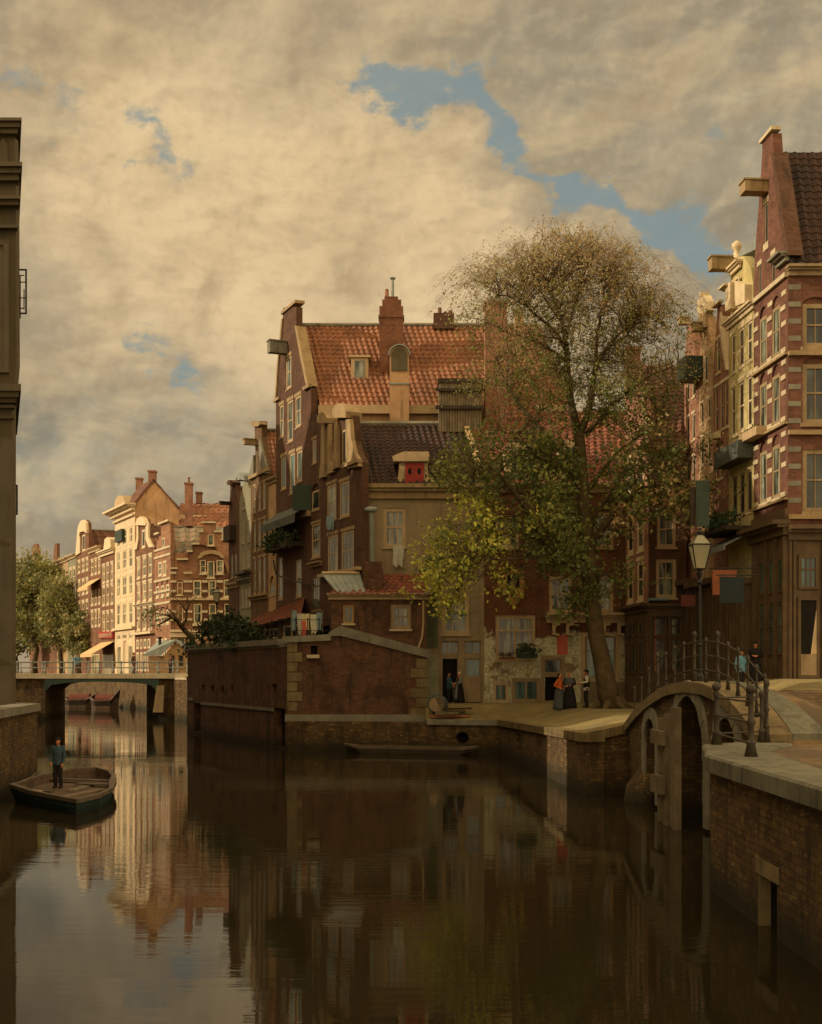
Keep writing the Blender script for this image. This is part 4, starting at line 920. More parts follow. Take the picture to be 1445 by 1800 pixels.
# F
fF=mf(421,441)
h=House('bell_gable_house','grey-green plastered house with a small grey bell-shaped gable top',fF.w(fF.L/2,5.3),G_greyg,paint=W_tan); h.tm=S_grey
h.face(fF,[(421,882),(425,862),(428,850),(428,838),(436,838),(436,852),(438,858),(441,858),(441,1100),(421,1100)])
h.poly([(420,846),(421,836),(425,831),(431,831),(435,836),(436,845),(428,843)],-.5,.25,W_zinc,'pediment'); h.win(426,431,880,895,429,rows=1,fw=.1,glass=PN_d)
h.grid([(425,429),(434,438.5)],[(913,955),(970,1000)],431,fw=.12,glass=PN); h.band(421,441,1005,1010,431,o=.5,mat=M_iron,name='balcony'); h.grid([(424,428),(430,434),(436,440)],[(1035,1068)],431,fw=.12); h.cornice(421,441,1018,1024,431,o=.3)
h.body(ddM,10,5,fF.z(431,880)); h.gable_roof(ddM,11,.2,fF.L-.2,fF.u(431),fF.z(431,880),fF.z(431,845),T_brn); h.done()
# G
fG=mf(402,421)
h=House('spout_gable_house','dark brown house with hoist beam and iron cage, farthest of the shaded row',fG.w(fG.L/2,5.3),B_dark,paint=W_tan2); h.tm=S_mid
h.face(fG,[(402,900),(404,875),(405,850),(413,850),(414,862),(421,885),(421,1100),(402,1100)])
h.poly([(404,853),(403,848),(406,844),(411,844),(414,848),(413,853)],-.4,.2,B_dark,'cap'); beam(h,fG,406,884,888,.8,.3,W_dkwood)
h.grid([(406,409.5),(412.5,416)],[(975,1015)],411,fw=.12); h.band(403,414,925,952,408,o=.45,mat=W_dkwood,name='hanging_cage'); h.cornice(402,421,1025,1034,411,o=.3)
h.body(ddM,8,5,fG.z(411,900)); h.gable_roof(ddM,9,.2,fG.L-.2,fG.u(409),fG.z(411,890),fG.z(409,858),T_brn); h.done()
# D3 narrow
f=mf(547,566); h=House('narrow_house','narrow brick house with dark loft opening and open green shutters beside the tallest house',f.w(f.L/2,5.3),B_dark,paint=W_tan); h.tm=S_mid
h.face(f,[(547,740),(550,728),(556,728),(566,760),(566,1100),(547,1100)])
h.win(549,556,773,814,552,rows=1,fw=.12,lint=.2); h.win(548,561,851,896,554,rows=1,fw=.1,glass=PN_d,arch=.3); h.win(547.8,563,920,980,555,cols=3,rows=2,fw=.14,lint=.15); h.win(548,563,1010,1072,555,cols=3,rows=2,top=.7,fw=.2,paint=W_shop); h.cornice(547,566,988,996,556,o=.25,mat=S_mid)
q=MB(); q.hexa([f.w(.1,f.z(548,896),.05),f.w(.1,f.z(548,896),.1),f.w(-.5,f.z(548,897),1.0),f.w(-.55,f.z(548,897),.95)],[f.w(.1,f.z(548,852),.05),f.w(.1,f.z(548,852),.1),f.w(-.5,f.z(548,853),1.0),f.w(-.55,f.z(548,853),.95)]); q.build('shutter',W_green,h.r)
h.body(ddM,4,5,f.z(556,765)); h.done()
# D double neck gable
fD=mf(566,636); xr=601
h=House('double_gable_house','dark red brick corner house with two scrolled stone neck gables and laundry at a window',fD.w(fD.L/2,5.3),B_dark,paint=W_tan,glass=PN); h.tm=S_mid
h.face(fD,[(566,842),(570,800),(571,742),(584,738),(584,800),(586,815),(590,800),(592,745),(594,735),(620,730),(621,745),(623,775),(629,800),(636,812),(636,1100),(566,1100)])
def ped(h,x0,x1,y0,y1,o=.35):
    xm=(x0+x1)/2; h.poly([(x0,y1),(x0-.5,y1-(y1-y0)*.45),(xm-(x1-x0)*.25,y0+2),(xm,y0),(xm+(x1-x0)*.28,y0+2),(x1+.5,y1-(y1-y0)*.45),(x1,y1)],-.6,o,S_mid,'pediment')
ped(h,567,584,725,744); ped(h,594,618,710,735)
h.poly([(566,842),(569,805),(570,748),(575,748),(575,838)],0,.2,S_mid,'gable_scroll'); h.poly([(581,745),(584,745),(585,810),(590,830),(581,834)],0,.2,S_mid,'gable_scroll')
h.poly([(593,742),(598,741),(598,822),(589,827),(592,790)],0,.2,S_mid,'gable_scroll'); h.poly([(614,738),(621,737),(624,772),(630,798),(636,808),(637,820),(614,824)],0,.22,S_mid,'gable_scroll'); h.band(611,637,812,818,625,o=.35)
h.win(577,580.5,765,825,578,rows=1,fw=.1,glass=PN_d); h.win(601,610,755,815,605,rows=1,fw=.12,glass=PN_d)
for a,b_,y0,y1 in ((575,591,851,914),(597,614,846,908),(576,594,940,1007),(600,622,933,1005)): h.win(a,b_,y0,y1,cols=2,rows=4,fw=.15,lint=.2,bar=.03)
h.band(566,636,1003,1009,o=.3,mat=W_tan); h.body((.12,1),3.2,5,fD.z(600,800)); h.done()
for px in (592,596): pass
# grey canopy and balcony on the tall house
awning(mf(485,547),486,545,515,893,915,1.0,W_slate,'curved grey zinc canopy projecting from the tallest house',.5,'canopy')
f=mf(488,534); r=thing('planted_balcony','timber balcony box full of dark green plants below the grey canopy','balcony',f.w(f.L/2,f.z(500,965))); q=MB(); q.fb(f,0,f.L,f.z(505,968),f.z(505,960),0,.8); q.fb(f,0,f.L,f.z(505,960),f.z(505,953),.7,.8); q.build('shelf',W_dkwood,r)
BALC=(r,f)
# lean-to with the long red roof on the terrace
f=fpx(440,79.5,540,70.3); f=Fac((XX(432,81.5),80.5),(XX(540,69.2),69.2))
h=House('lean_to','low lean-to with a long sloping red roof behind the laundry','shed' if False else (f.w(f.L/2,5.3)),W_shop,cat='shed'); 
zt_=f.z(520,1085); h.face(f,[(0,5),(f.L,5),(f.L,zt_),(0,zt_-.5)],uz=True)
h.winuz(f.L*.08,f.L*.30,5.6,zt_-.6,cols=3,rows=2,fw=.1,glass=PN); h.winuz(f.L*.36,f.L*.58,5.5,zt_-.5,cols=3,rows=2,fw=.1,glass=PN_d); h.winuz(f.L*.66,f.L*.9,5.5,zt_-.4,cols=2,rows=1,fw=.12,glass=PN_d)
q=MB(); g_=mf(432,545); corr(q,f.w(-.2,zt_-.45,.35),f.w(f.L,zt_+.05,.35),g_.w(g_.u(455),zt_+.55,.05),g_.w(g_.u(538),zt_+1.35,.05),.34,.05); q.build('roof',T_red,h.r); h.done()
# ================================================================ front row Z=68
ZR=68.0
def ff68(x0,x1): return fpx(x0,ZR,x1,ZR)
f=ff68(636.3,851)
h=House('plaster_house','broad grey plastered house with a dark tiled roof and red-shuttered dormer',f.w(f.L/2,2.35),G_plaster,paint=W_tan,glass=PN); h.tm=S_mid
h.face(f,[(636.3,855),(851,855),(851,1250),(636.3,1250)])
h.win(674,713,893,962,cols=3,rows=2,fw=.2,bar=.045,sill=.1,lm=W_tan); h.win(777,824,1044,1115,cols=3,rows=2,fw=.2,bar=.045,lm=W_tan,top=.62)
h.frame(771,849.5,1122,1238,.14,W_tan2,name='door_case'); 
w_=h.winuz(f.u(775),f.u(806),f.z(0,1150),f.z(0,1127),cols=3,rows=1,fw=.07,sill=0,paint=W_tan2); h.winuz(f.u(816),f.u(846),f.z(0,1150),f.z(0,1127),cols=2,rows=1,fw=.07,sill=0,paint=W_tan2,glass=PN_d)
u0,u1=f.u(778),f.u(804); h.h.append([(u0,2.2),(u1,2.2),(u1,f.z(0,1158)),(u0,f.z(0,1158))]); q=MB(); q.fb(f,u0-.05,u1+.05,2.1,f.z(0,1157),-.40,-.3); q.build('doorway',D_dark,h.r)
h.band(806,816,1127,1240,o=.07,mat=W_tan2,name='mullion'); h.winuz(f.u(817),f.u(845),f.z(0,1191),f.z(0,1157),cols=1,rows=1,fw=.08,sill=0,paint=W_tan2,glass=PN_teal)
dp=h.band(816,846,1192,1236,o=.06,mat=W_tan2,name='door'); q=MB(); q.fb(f,f.u(820),f.u(842),f.z(0,1228),f.z(0,1199),.06,.085); q.build('door_panel',W_tan2,dp)
h.cornice(635,852,852,877,mat=S_mid,o=.5,e=.02)
h.band(752,771,1150,1238,o=.04,mat=plain('whitewash_patchy',(150,148,116),.9,.3,1.5,.7),name='whitewashed_pier')
h.band(750,770,1040,1138,o=.05,mat=plain('boards_green_grey',(96,100,70),.85,.3,2,.5),name='boarding')
yE=ZR-.4; yRd=ZR+4.2; zE=f.z(0,853); zRd=ZZ(746,yRd)
q=MB(); corr(q,V((XX(638,yE),yE,zE)),V((XX(848,yE),yE,zE)),V((XX(618,yRd),yRd,zRd)),V((XX(812,yRd),yRd,zRd)),.34,.07); ro=q.build('roof',T_dark,h.r)
q=MB(); q.tube([V((XX(616,yRd),yRd,zRd+.04)),V((XX(812,yRd),yRd,zRd+.04))],.17,6); q.build('ridge',S_grey,ro)
s.q if False else None
h.q.hexa([V((XX(640,ZR),ZR+.42,2.2)),V((XX(850,ZR),ZR+.42,2.2)),V((XX(850,ZR),ZR+6,2.2)),V((XX(640,ZR),ZR+6,2.2))],[V((XX(640,ZR),ZR+.42,zE-.1)),V((XX(850,ZR),ZR+.42,zE-.1)),V((XX(850,ZR),ZR+6,zE-.1)),V((XX(640,ZR),ZR+6,zE-.1))])
# dormer with red shutters
yd=ZR-.15; fd=fpx(695,yd,760,yd); q=MB(); q.slab(fd,fd.p([(694,853),(694,845),(700,838),(702,812),(751,812),(753,838),(764,845),(764,853)]),-1.6,0); d=q.build('dormer',W_tan,ro)
q=MB(); q.slab(fd,fd.p([(692,812),(690,803),(709,795),(753,795),(755,803),(752,812)]),-2.6,.25); q.build('dormer_cornice',W_tan,d)
q=MB(); q.fb(fd,fd.u(710),fd.u(747),fd.z(0,852),fd.z(0,812),.0,.05); q.build('dormer_frame',W_tan2,d)
for a,b_ in ((712.5,728.3),(729,745)):
    q=MB(); q.fb(fd,fd.u(a),fd.u(b_),fd.z(0,850),fd.z(0,814),.05,.10); sh_=q.build('shutter',W_red,d)
    q=MB(); cu=fd.u((a+b_)/2); cz=fd.z(0,829); q.slab(fd,[(cu+.11*math.cos(i*math.pi/5),cz+.18*math.sin(i*math.pi/5)) for i in range(10)],.10,.105); q.build('shutter_hole',D_dark,sh_)
# verge on the right
fd=fpx(800,ZR+.2,860,ZR+.2); q=MB(); 
a=V((XX(848,yE),yE-.05,zE+.05)); b_=V((XX(812,yRd),yRd,zRd+.1)); e=V((.28,0,0)); tt=V((0,-.12,.22)); q.hexa([a,a+e,b_+e,b_],[a+tt,a+e+tt,b_+e+tt,b_+tt]); q.build('gable_coping',G_tan,ro)
h.done()
# washing
def cloth(q,c,w_,h_,sway,ph,nx=6,nz=6,fold=.05):
    n0=len(q.v)
    for k_ in (0,1):
        for j in range(nz+1):
            for i in range(nx+1):
                u=i/nx-.5; v_=j/nz; q.v.append((c[0]+u*w_*(1-.15*v_)+.04*math.sin(ph+v_*4)*v_,c[1]+sway*v_+fold*math.sin(ph+i*2.3)*(v_+.2)+k_*.012,c[2]-v_*h_*(1-.08*math.sin(ph+i*1.7))))
    W_=(nx+1)*(nz+1)
    for j in range(nz):
        for i in range(nx):
            a=n0+j*(nx+1)+i; q.f.append((a,a+nx+1,a+nx+2,a+1)); q.f.append((a+W_,a+W_+1,a+W_+nx+2,a+W_+nx+1))
CL={}
def clothm(n,rgb): 
    CL[n]=plain('cloth_'+n,rgb,.9,.12,4,.1,.2); return CL[n]
clothm('grey',(176,172,148)); clothm('blue',(120,140,138)); clothm('cream',(206,186,140)); clothm('pink',(190,98,78)); clothm('white',(196,188,158))
q=MB(); cloth(q,(XX(700,67.7),67.72,ZZ(958,67.7)),.62,1.15,-.05,1); o=q.build('hanging_cloth',CL['grey'],None,loc=(XX(700,67.7),67.72,ZZ(960,67.7))); 
tag(o,'grey washing hanging below the upper window of the grey plastered house','washing')
fw_=mf(566,636); p=fw_.w(fw_.u(588),fw_.z(588,908),.25); q=MB(); cloth(q,p,.45,.75,-.04,2); tag(q.build('hanging_cloth',CL['blue'],None,loc=tuple(p)),'small pale blue cloth hanging from a window of the double-gabled brick house','washing')
# ------------------------------------------------ annex on the terrace
ZA=65.9; f=fpx(582,ZA,750,ZA)
h=House('annex','low brick annex with red tiled roof and squat chimney above the sloping wall',f.w(f.L/2,4.5),B_wall,paint=W_och,glass=PN,cat='outbuilding')
h.face(f,[(582,1050),(750,1050),(750,1158),(598,1120),(582,1120)])
h.win(603,622,1063,1096,rows=1,cols=2,fw=.17,glass=PN_d); h.win(687,722,1062,1106,cols=3,rows=2,fw=.2,paint=W_tan2)
h.cornice(578,752,1043,1054,mat=W_tan,o=.3); h.body((0,1),2.0,4.6,f.z(0,1052))
q=MB(); ye=ZA-.35; yr=67.9; corr(q,V((XX(578,ye),ye,ZZ(1045,ye))),V((XX(744,ye),ye,ZZ(1045,ye))),V((XX(612,yr),yr,ZZ(1009,yr))),V((XX(768,yr),yr,ZZ(1009,yr))),.34,.05); ro=q.build('roof',T_red,h.r)
q=MB(); a=V((XX(744,ye),ye,ZZ(1047,ye))); b_=V((XX(768,yr),yr,ZZ(1011,yr))); e=V((.3,0,.05)); u_=V((0,0,.1)); q.hexa([a,a+e,b_+e,b_],[a+u_,a+e+u_,b_+e+u_,b_+u_]); 
q.build('verge_board',W_wood,ro)
q=MB(); c=(XX(656,66.4),66.4); q.box(c[0]-.5,c[0]+.5,c[1]-.4,c[1]+.45,ZZ(1042,66.4),ZZ(1000,66.4)); q.box(c[0]-.45,c[0]+.45,c[1]-.36,c[1]+.4,ZZ(1000,66.4),ZZ(988,66.4)); ch=q.build('chimney',B_wall,ro)
q=MB(); zt=ZZ(900,66.4); q.tube([V((XX(655,66.4),66.5,ZZ(990,66.4))),V((XX(653,66.4),66.5,zt))],.11,8); q.build('flue_pipe',W_zinc,ch)
q=MB(); q.rings((XX(652,66.4),66.5,zt),[(0,.18,.16),(.08,.35,.25),(.18,.38,.25),(.26,.25,.2),(.3,.05,.05)],10); q.build('cowl',W_zinc,ch)
q=MB(); q.tube([f.w(f.u(744),f.z(0,1056),.12),f.w(f.u(744),f.z(0,1100),.1),f.w(f.u(742),f.z(0,1120),.1),f.w(f.u(736),f.z(0,1138),.1)],.06,6); q.build('drainpipe',W_tan,h.r)
h.done()
q=MB(); yg=66.2; a=[V((XX(592,yg-.4),yg-.4,ZZ(1041,yg))),V((XX(642,yg-.4),yg-.4,ZZ(1041,yg))),V((XX(632,67),67,ZZ(1009,67))),V((XX(566,67),67,ZZ(1009,67)))]
r=thing('zinc_lean_to','small grey-green zinc lean-to roof left of the annex chimney','lean-to',a[0]); q.hexa([p-V((0,0,.08)) for p in a],a); 
for i in range(7):
    t_=i/6; q.tube([a[0].lerp(a[1],t_)+V((0,0,.02)),a[3].lerp(a[2],t_)+V((0,0,.02))],.03,4)
q.build('roof_sheet',W_zinc,r); q=MB(); q.tube([a[3]+V((0,0,.05)),a[2]+V((.0,0,.05))],.09,5); q.build('top_edge',W_tan,r)
# tank/turret of weathered planks behind the dark roof
Yt=72.0; r=thing('plank_tank','weathered plank water tank bound with dark beams on the roof behind the dormer','tank',(XX(806,Yt),Yt,ZZ(755,Yt)))
q=MB(); x0,x1=XX(771,Yt),XX(846,Yt); nb=16
for i in range(nb):
    a=x0+(x1-x0)*i/nb; q.box(a+.01,a+(x1-x0)/nb-.01,Yt-.55-.01*(i%3),Yt+1,ZZ(762,Yt),ZZ(676,Yt)-.03*(i%2))
q.build('planks',W_wood,r)
for y0,y1 in ((687,692),(717,723)):
    q=MB(); q.box(x0-.2,x1+.15,Yt-.72,Yt-.58,ZZ(y1,Yt),ZZ(y0,Yt)); q.build('beam',W_dkwood,r)
q=MB(); q.box(x0-.05,x1+.1,Yt-.62,Yt+1.05,ZZ(677,Yt),ZZ(669,Yt)); q.build('lid',W_dkwood,r)
# hooded vent stack
Yv=73.0; r=thing('hooded_flue','tall plastered flue with rounded zinc hood in front of the orange roof','flue',(XX(702,Yv),Yv,ZZ(745,Yv)))
fv=fpx(685,Yv,719,Yv); q=MB(); n=10; x0,x1=0,fv.L; z0=ZZ(752,Yv); zs=ZZ(625,Yv); rr=fv.L/2
q.slab(fv,[(0,z0),(fv.L,z0),(fv.L,zs)]+[(rr+rr*math.cos(i*math.pi/n),zs+rr*math.sin(i*math.pi/n)) for i in range(1,n)]+[(0,zs)],-.9,0); q.build('shaft',G_peel,r)
q=MB()
for i in range(n):
    a0,a1=i*math.pi/n,(i+1)*math.pi/n
    P_=lambda a,R_: (rr+R_*math.cos(a),zs+R_*math.sin(a)); q.slab(fv,[P_(a0,rr+.02),P_(a0,rr+.09),P_(a1,rr+.09),P_(a1,rr+.02)],-1.0,.12)
q.fb(fv,-.03,fv.L+.03,ZZ(676,Yv),ZZ(673,Yv),-.95,.04); q.build('hood',W_zinc,r)
q=MB(); q.slab(fv,[(.09,zs-.9),(fv.L-.09,zs-.9),(fv.L-.09,zs)]+[(rr+(rr-.09)*math.cos(i*math.pi/n),zs+(rr-.09)*math.sin(i*math.pi/n)) for i in range(1,n)]+[(.09,zs)],.0,.05); q.build('hood_front',G_darkfac,r)
# ------------------------------------------------ red brick house B
f=ff68(851,1101)
h=House('whitewashed_base_house','red brick house with a flaking whitewashed base, cartouche and flower box behind the tree',f.w(f.L/2,2.35),B_wash,paint=W_tan,glass=PN); h.tm=S_mid
h.face(f,[(851,862),(1101,862),(1101,1250),(851,1250)])
for a,b_,y0,y1 in ((871,912,905,963),(966,1005,900,963),(1044,1078,900,963)): h.win(a,b_,y0,y1,cols=3,rows=2,fw=.16)
h.win(965,1006,1012,1078,cols=3,rows=2,fw=.2,lm=W_tan); h.win(1042,1078,1011,1077,cols=3,rows=2,fw=.2,lm=W_tan)
h.win(871,941,1081,1160,cols=2,rows=1,fw=.2,bar=.1,glass=PN,lm=W_tan); 
q=MB(); u0,u1=f.u(875),f.u(937); q.fb(f,u0,u1,f.z(0,1110),f.z(0,1107),-.16,-.03)
for c_ in (.125,.25,.375,.625,.75,.875): q.fb(f,u0+(u1-u0)*c_-.015,u0+(u1-u0)*c_+.015,f.z(0,1155),f.z(0,1085),-.16,-.09)
q.build('glazing_bars',W_tan,h.r)
h.win(868,893,1200,1234,cols=2,rows=1,fw=.2,glass=PN_teal,sill=0); h.win(900,950,1192,1235,cols=2,rows=1,fw=.2,bar=.09,glass=PN_teal,sill=0,paint=W_tan2)
h.frame(951,993,1152,1237,.17,W_tan2,name='door_case'); h.winuz(f.u(957),f.u(987),f.z(0,1183),f.z(0,1159),rows=1,fw=.06,sill=0,paint=W_tan2,glass=PN_d)
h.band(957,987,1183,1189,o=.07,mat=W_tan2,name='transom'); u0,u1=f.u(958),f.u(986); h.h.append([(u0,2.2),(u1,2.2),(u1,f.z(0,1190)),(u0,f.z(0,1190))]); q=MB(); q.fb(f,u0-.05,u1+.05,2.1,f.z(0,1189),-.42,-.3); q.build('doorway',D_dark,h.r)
h.cornice(961,1103,1077,1095,mat=W_tan,o=.55,e=.02)
for x in (970,994,1058,1084):
    h.poly([(x,1095),(x+14,1095),(x+14,1099),(x+6,1101),(x+5,1113),(x+12,1114),(x+12,1118),(x,1116)],0,.35,W_tan,'bracket')
h.band(979,998,1116,1151,o=.03,mat=CL['pink'],name='faded_poster')
h.frame(1021,1090,1112,1198,.22,W_tan,name='shop_frame'); h.win(1028,1085,1116,1194,cols=2,rows=2,fw=.15,paint=W_tan2,glass=PN_teal,sill=0,top=.66); h.band(1021,1097,1199,1243,o=.07,mat=plain('stone_plinth',(118,104,76),.9,.25,1.5,.5),name='shop_plinth')
h.cornice(851,1101,850,866,mat=S_mid,o=.45,e=.02)
q=MB(); yE=ZR-.35; yR=ZR+5; corr(q,V((XX(851,yE),yE,f.z(0,852))),V((XX(1101,yE),yE,f.z(0,852))),V((XX(822,yR),yR,ZZ(722,yR))),V((XX(1098,yR),yR,ZZ(722,yR))),.34,.06); ro=q.build('roof',T_red,h.r)
h.q.box(XX(852,ZR),XX(1100,ZR),ZR+.42,ZR+7,2.2,f.z(0,866))
for xa,xb2 in ((888,933),(985,1025)):
    yd=ZR-.1; fd=fpx(xa,yd,xb2,yd); L=fd.L; z0=fd.z(0,852); z1=fd.z(0,790); 
    q=MB(); q.slab(fd,[(0,z0),(L,z0),(L,z1)]+[(L/2+L/2*math.cos(i*math.pi/8),z1+.55*math.sin(i*math.pi/8)) for i in range(1,8)]+[(0,z1)],-2,0); d=q.build('dormer',W_tan,ro)
    q=MB(); q.fb(fd,L*.22,L*.78,z0+.25,z1+.1,.0,.04); q.build('pane',PN_d,d)
    q=MB()
    for u in (L*.19,L*.78): q.fb(fd,u,u+.09,z0+.2,z1+.15,.0,.08)
    q.fb(fd,L*.19,L*.83,z1+.1,z1+.2,.0,.08); q.fb(fd,L*.45,L*.5,z0+.25,z1+.1,.04,.06); q.build('dormer_frame',S_pale,d)
# cartouche
cx,cz=f.u(902),f.z(0,1027)
out=[]
for i in range(36):
    t_=i*math.pi/18; r_=.72+.10*math.cos(3*t_+math.pi)+.06*math.cos(8*t_); out.append((cx+r_*math.cos(t_)*.98,cz+r_*math.sin(t_)*1.18-(.22 if math.sin(t_)<-.9 else 0)))
q=MB(); q.slab(f,out,0,.12); car=q.build('cartouche',W_och,h.r)
q=MB(); q.fb(f,cx-.32,cx+.32,cz-.42,cz+.52,.12,.15); q.build('cartouche_niche',D_dark,car)
q=MB(); q.slab(f,[(cx-.15,cz-.4),(cx+.12,cz-.4),(cx+.1,cz-.05),(cx+.2,cz+.1),(cx+.05,cz+.3),(cx-.08,cz+.32),(cx-.2,cz+.1)],.15,.22); q.build('relief_figure',S_mid,car)
h.done()
# ------------------------------------------------ house H
zh=pz(570,1140,63)
fL=fpx(1100,zh(1100),1140,63); fR=fpx(1140,63,1207,63)
h=House('bay_corner_house','brown corner house with a slim sunlit side, just right of the tree',(XX(1160,63),63,3.4),B_pink,paint=W_white,glass=PN_d); h.tm=S_pale
h.face(fL,[(1094,760),(1104,640),(1112,618),(1120,618),(1122,640),(1140,790),(1140,1200),(1094,1200)] if False else [(1100,760),(1106,640),(1120,640),(1140,790),(1140,1250),(1100,1250)])
for x0,x1 in ((1103,1113),(1120,1131)):
    for y0,y1 in ((988,1056),(895,970),(800,862)): h.win(x0,x1,y0,y1,1118,fw=.22,rows=2,lint=.2,lm=W_white,sill=.14,glass=PN_d)
h.cornice(1100,1140,1064,1078,1120,mat=W_shop,o=.4); h.band(1100,1139.6,1078,1240,1120,o=.05,mat=W_shop,name='shopfront'); h.grid([(1103,1110),(1114,1121),(1126,1133)],[(1092,1120),(1126,1185)],1118,rows=1,fw=.18,paint=W_shop,sill=0,glass=PN_d,hole=False)
q=h.q; jb=h.jobs; h.q=MB(); h.jobs=[]
q0=h.q
h.jobs=jb; h.q=q; h.done()
h2=h; 
h.q=MB(); h.jobs=[]; h.m=B_dark; h.paint=W_tan; h.glass=PN
h.face(fR,[(1140,792),(1207,792),(1207,1250),(1140,1250)])
h.win(1155,1188,900,962,cols=2,rows=2,fw=.22,lm=W_tan); h.win(1153,1189,983,1051,cols=2,rows=2,fw=.22,lm=W_tan)
h.cornice(1138,1206,1062,1076,mat=W_shop,o=.5); h.band(1140,1206,1076,1084,o=.2,mat=W_shop)
for x0,x1 in ((1150,1172),(1178,1199)): h.win(x0,x1,1084,1118,cols=2,rows=2,fw=.14,paint=W_shop,sill=0); h.win(x0,x1,1122,1180,cols=2,rows=2,top=.8,fw=.14,paint=W_shop,sill=0)
for x in (1142,1174,1202): h.band(x,x+4,1084,1230,o=.15,mat=W_shop,name='pilaster')
h.band(1144,1204,1182,1240,o=.08,mat=W_shop,name='panel'); h.cornice(1125,1207,785,796,mat=S_mid,o=.3,e=.02)
h.band(1140,1172,1052,1056,o=.35,mat=CL['blue'],name='blue_ledge')
h.q.box(XX(1142,63),XX(1205,63),63.42,70,3,ZZ(795,63)); 
q=MB(); yE,yR=62.7,68; corr(q,V((XX(1128,yE),yE,ZZ(790,yE))),V((XX(1208,yE),yE,ZZ(790,yE))),V((XX(1122,yR),yR,ZZ(642,yR))),V((XX(1203,yR),yR,ZZ(642,yR))),.34,.06); ro=q.build('roof',T_brn,h.r)
chimney(ro,(XX(1112,68.3),68.3),.75,.7,ZZ(790,68.3),ZZ(618,68.3),B_pink,0)
q=MB(); fq=fpx(1118,63.2,1140,62.9); q.slab(fq,fq.p([(1120,640),(1126,640),(1141,790),(1136,795)]),-.5,.0); q.build('gable_coping',S_mid,ro)
h.done()
# ------------------------------------------------ right row, plane R
zr_=pz(560,1385,50)
def rf(x0,x1): return fpx(x0,zr_(x0),x1,zr_(x1))
ddR=(1,.0)
def rhouse(name,label,x0,x1,outl,mat,paint=W_white,glass=PN_d,dep=9,yz=None,tm=None,roof=None):
    f=rf(x0,x1); h=House(name,label,f.w(f.L/2,3.8),mat,paint=paint,glass=glass); h.tm=tm or W_white; h.face(f,outl+[(x1,1215),(x0,1215)]); h.body((1,.12),dep,3,f.z((x0+x1)/2,yz)); 
    if roof: h.gable_roof((1,.12),dep,.1,f.L-.1,f.u(roof[0]),f.z((x0+x1)/2,yz),f.z(roof[0],roof[1]),roof[2])
    return h
h=rhouse('spout_gable_house','narrow pink brick gabled house at the far end of the right-hand row',1203,1229,[(1203,640),(1206,600),(1208,575),(1213,572),(1219,600),(1229,650)],B_pink,yz=655,roof=(1210,582,T_brn))
h.grid([(1207,1212),(1217,1222)],[(668,700),(730,775),(805,860)],1215,rows=1,fw=.14,lint=.15); f=h.f; beam(h,f,1209,560,571,.45,.35,W_tan); h.done()
h=rhouse('bell_gable_house','tan house with a white arched gable top and loft shutter in the right row',1229,1254,[(1229,640),(1233,600),(1236,560),(1244,556),(1250,600),(1254,640)],G_tan,yz=640,tm=W_white,roof=(1241,606,T_brn))
h.poly([(1229,545),(1230,530),(1235,520),(1241,519),(1246,530),(1247,545),(1243,552),(1233,552)],-.25,.12,W_white,'arched_pediment'); h.poly([(1236,520),(1236,514),(1239,513),(1239,520)],-.2,.2,W_white,'finial'); h.poly([(1234,551),(1244,551),(1244,575),(1236,575)],-.3,.2,W_tan,'neck')
h.band(1221,1236,630,668,1230,o=.9,mat=W_green,name='loft_hatch'); h.win(1238,1244,625,672,1240,rows=1,fw=.14)
h.grid([(1232,1237),(1244,1249)],[(705,740),(765,815)],1240,rows=1,fw=.14,lint=.12); beam(h,h.f,1240,570,583,.65,.35,S_mid); h.done()
h=rhouse('spout_gable_house','pink-brown brick house with a slender white-capped gable beside the yellow house',1254,1281,[(1254,660),(1256,620),(1260,560),(1261,535),(1270,535),(1271,565),(1276,610),(1281,650)],B_pink,yz=655,roof=(1265,572,T_dark))
h.win(1260,1266,597,655,1263,rows=1,fw=.12,lint=.2); h.band(1259,1272,533,537,1265,o=.25); h.poly([(1270,548),(1272,570),(1277,612),(1281,650),(1279,650),(1273,612),(1268,570)],-.3,.12,W_white,'gable_coping')
h.grid([(1257,1263),(1266,1272),(1274,1280)],[(675,755)],1268,rows=2,fw=.14,paint=W_tan,lint=.15); h.grid([(1258,1263),(1266,1272)],[(775,840)],1268,rows=1,arch=.5,fw=.12); h.band(1260,1267,762,772,1263,o=.3); h.done()
h=rhouse('cornice_house','tall yellow-plastered house with white cornice, ball finial and pale hoist beam',1281,1325,[(1281,568),(1325,528)],G_olive,yz=560,tm=W_white)
h.cornice(1279,1327,548,562,1303,o=.3); 
f=h.f
h.poly([(1283,560),(1283,490),(1288,470),(1296,452),(1304,450),(1318,470),(1322,500),(1322,535)],-.5,-.05,G_olive,'attic_gable'); h.win(1296,1303,487,528,1300,rows=1,fw=.12,hole=False,sill=0)
h.cornice(1286,1303,466,479,1293,o=.3); h.poly([(1287,500),(1295,496),(1295,542),(1286,548)],-.05,.3,W_white,'scroll_panel'); h.poly([(1304,494),(1312,498),(1321,500),(1321,532),(1304,538)],-.05,.3,W_white,'scroll_panel')
h.cornice(1257,1275,498,510,1268,o=.4) if False else h.cornice(1282,1290,503,514,1286,o=.5)
p=f.w(f.u(1284),f.z(1284,450),-.3); q=MB(); q.rings(p,[(-.9,.3,.3),(-.2,.26,.26),(0,.18,.18),(.25,.12,.12),(.35,.22,.22),(.55,.24,.24),(.7,.05,.05)],10); q.build('ball_finial',W_white,h.r,smooth=True)
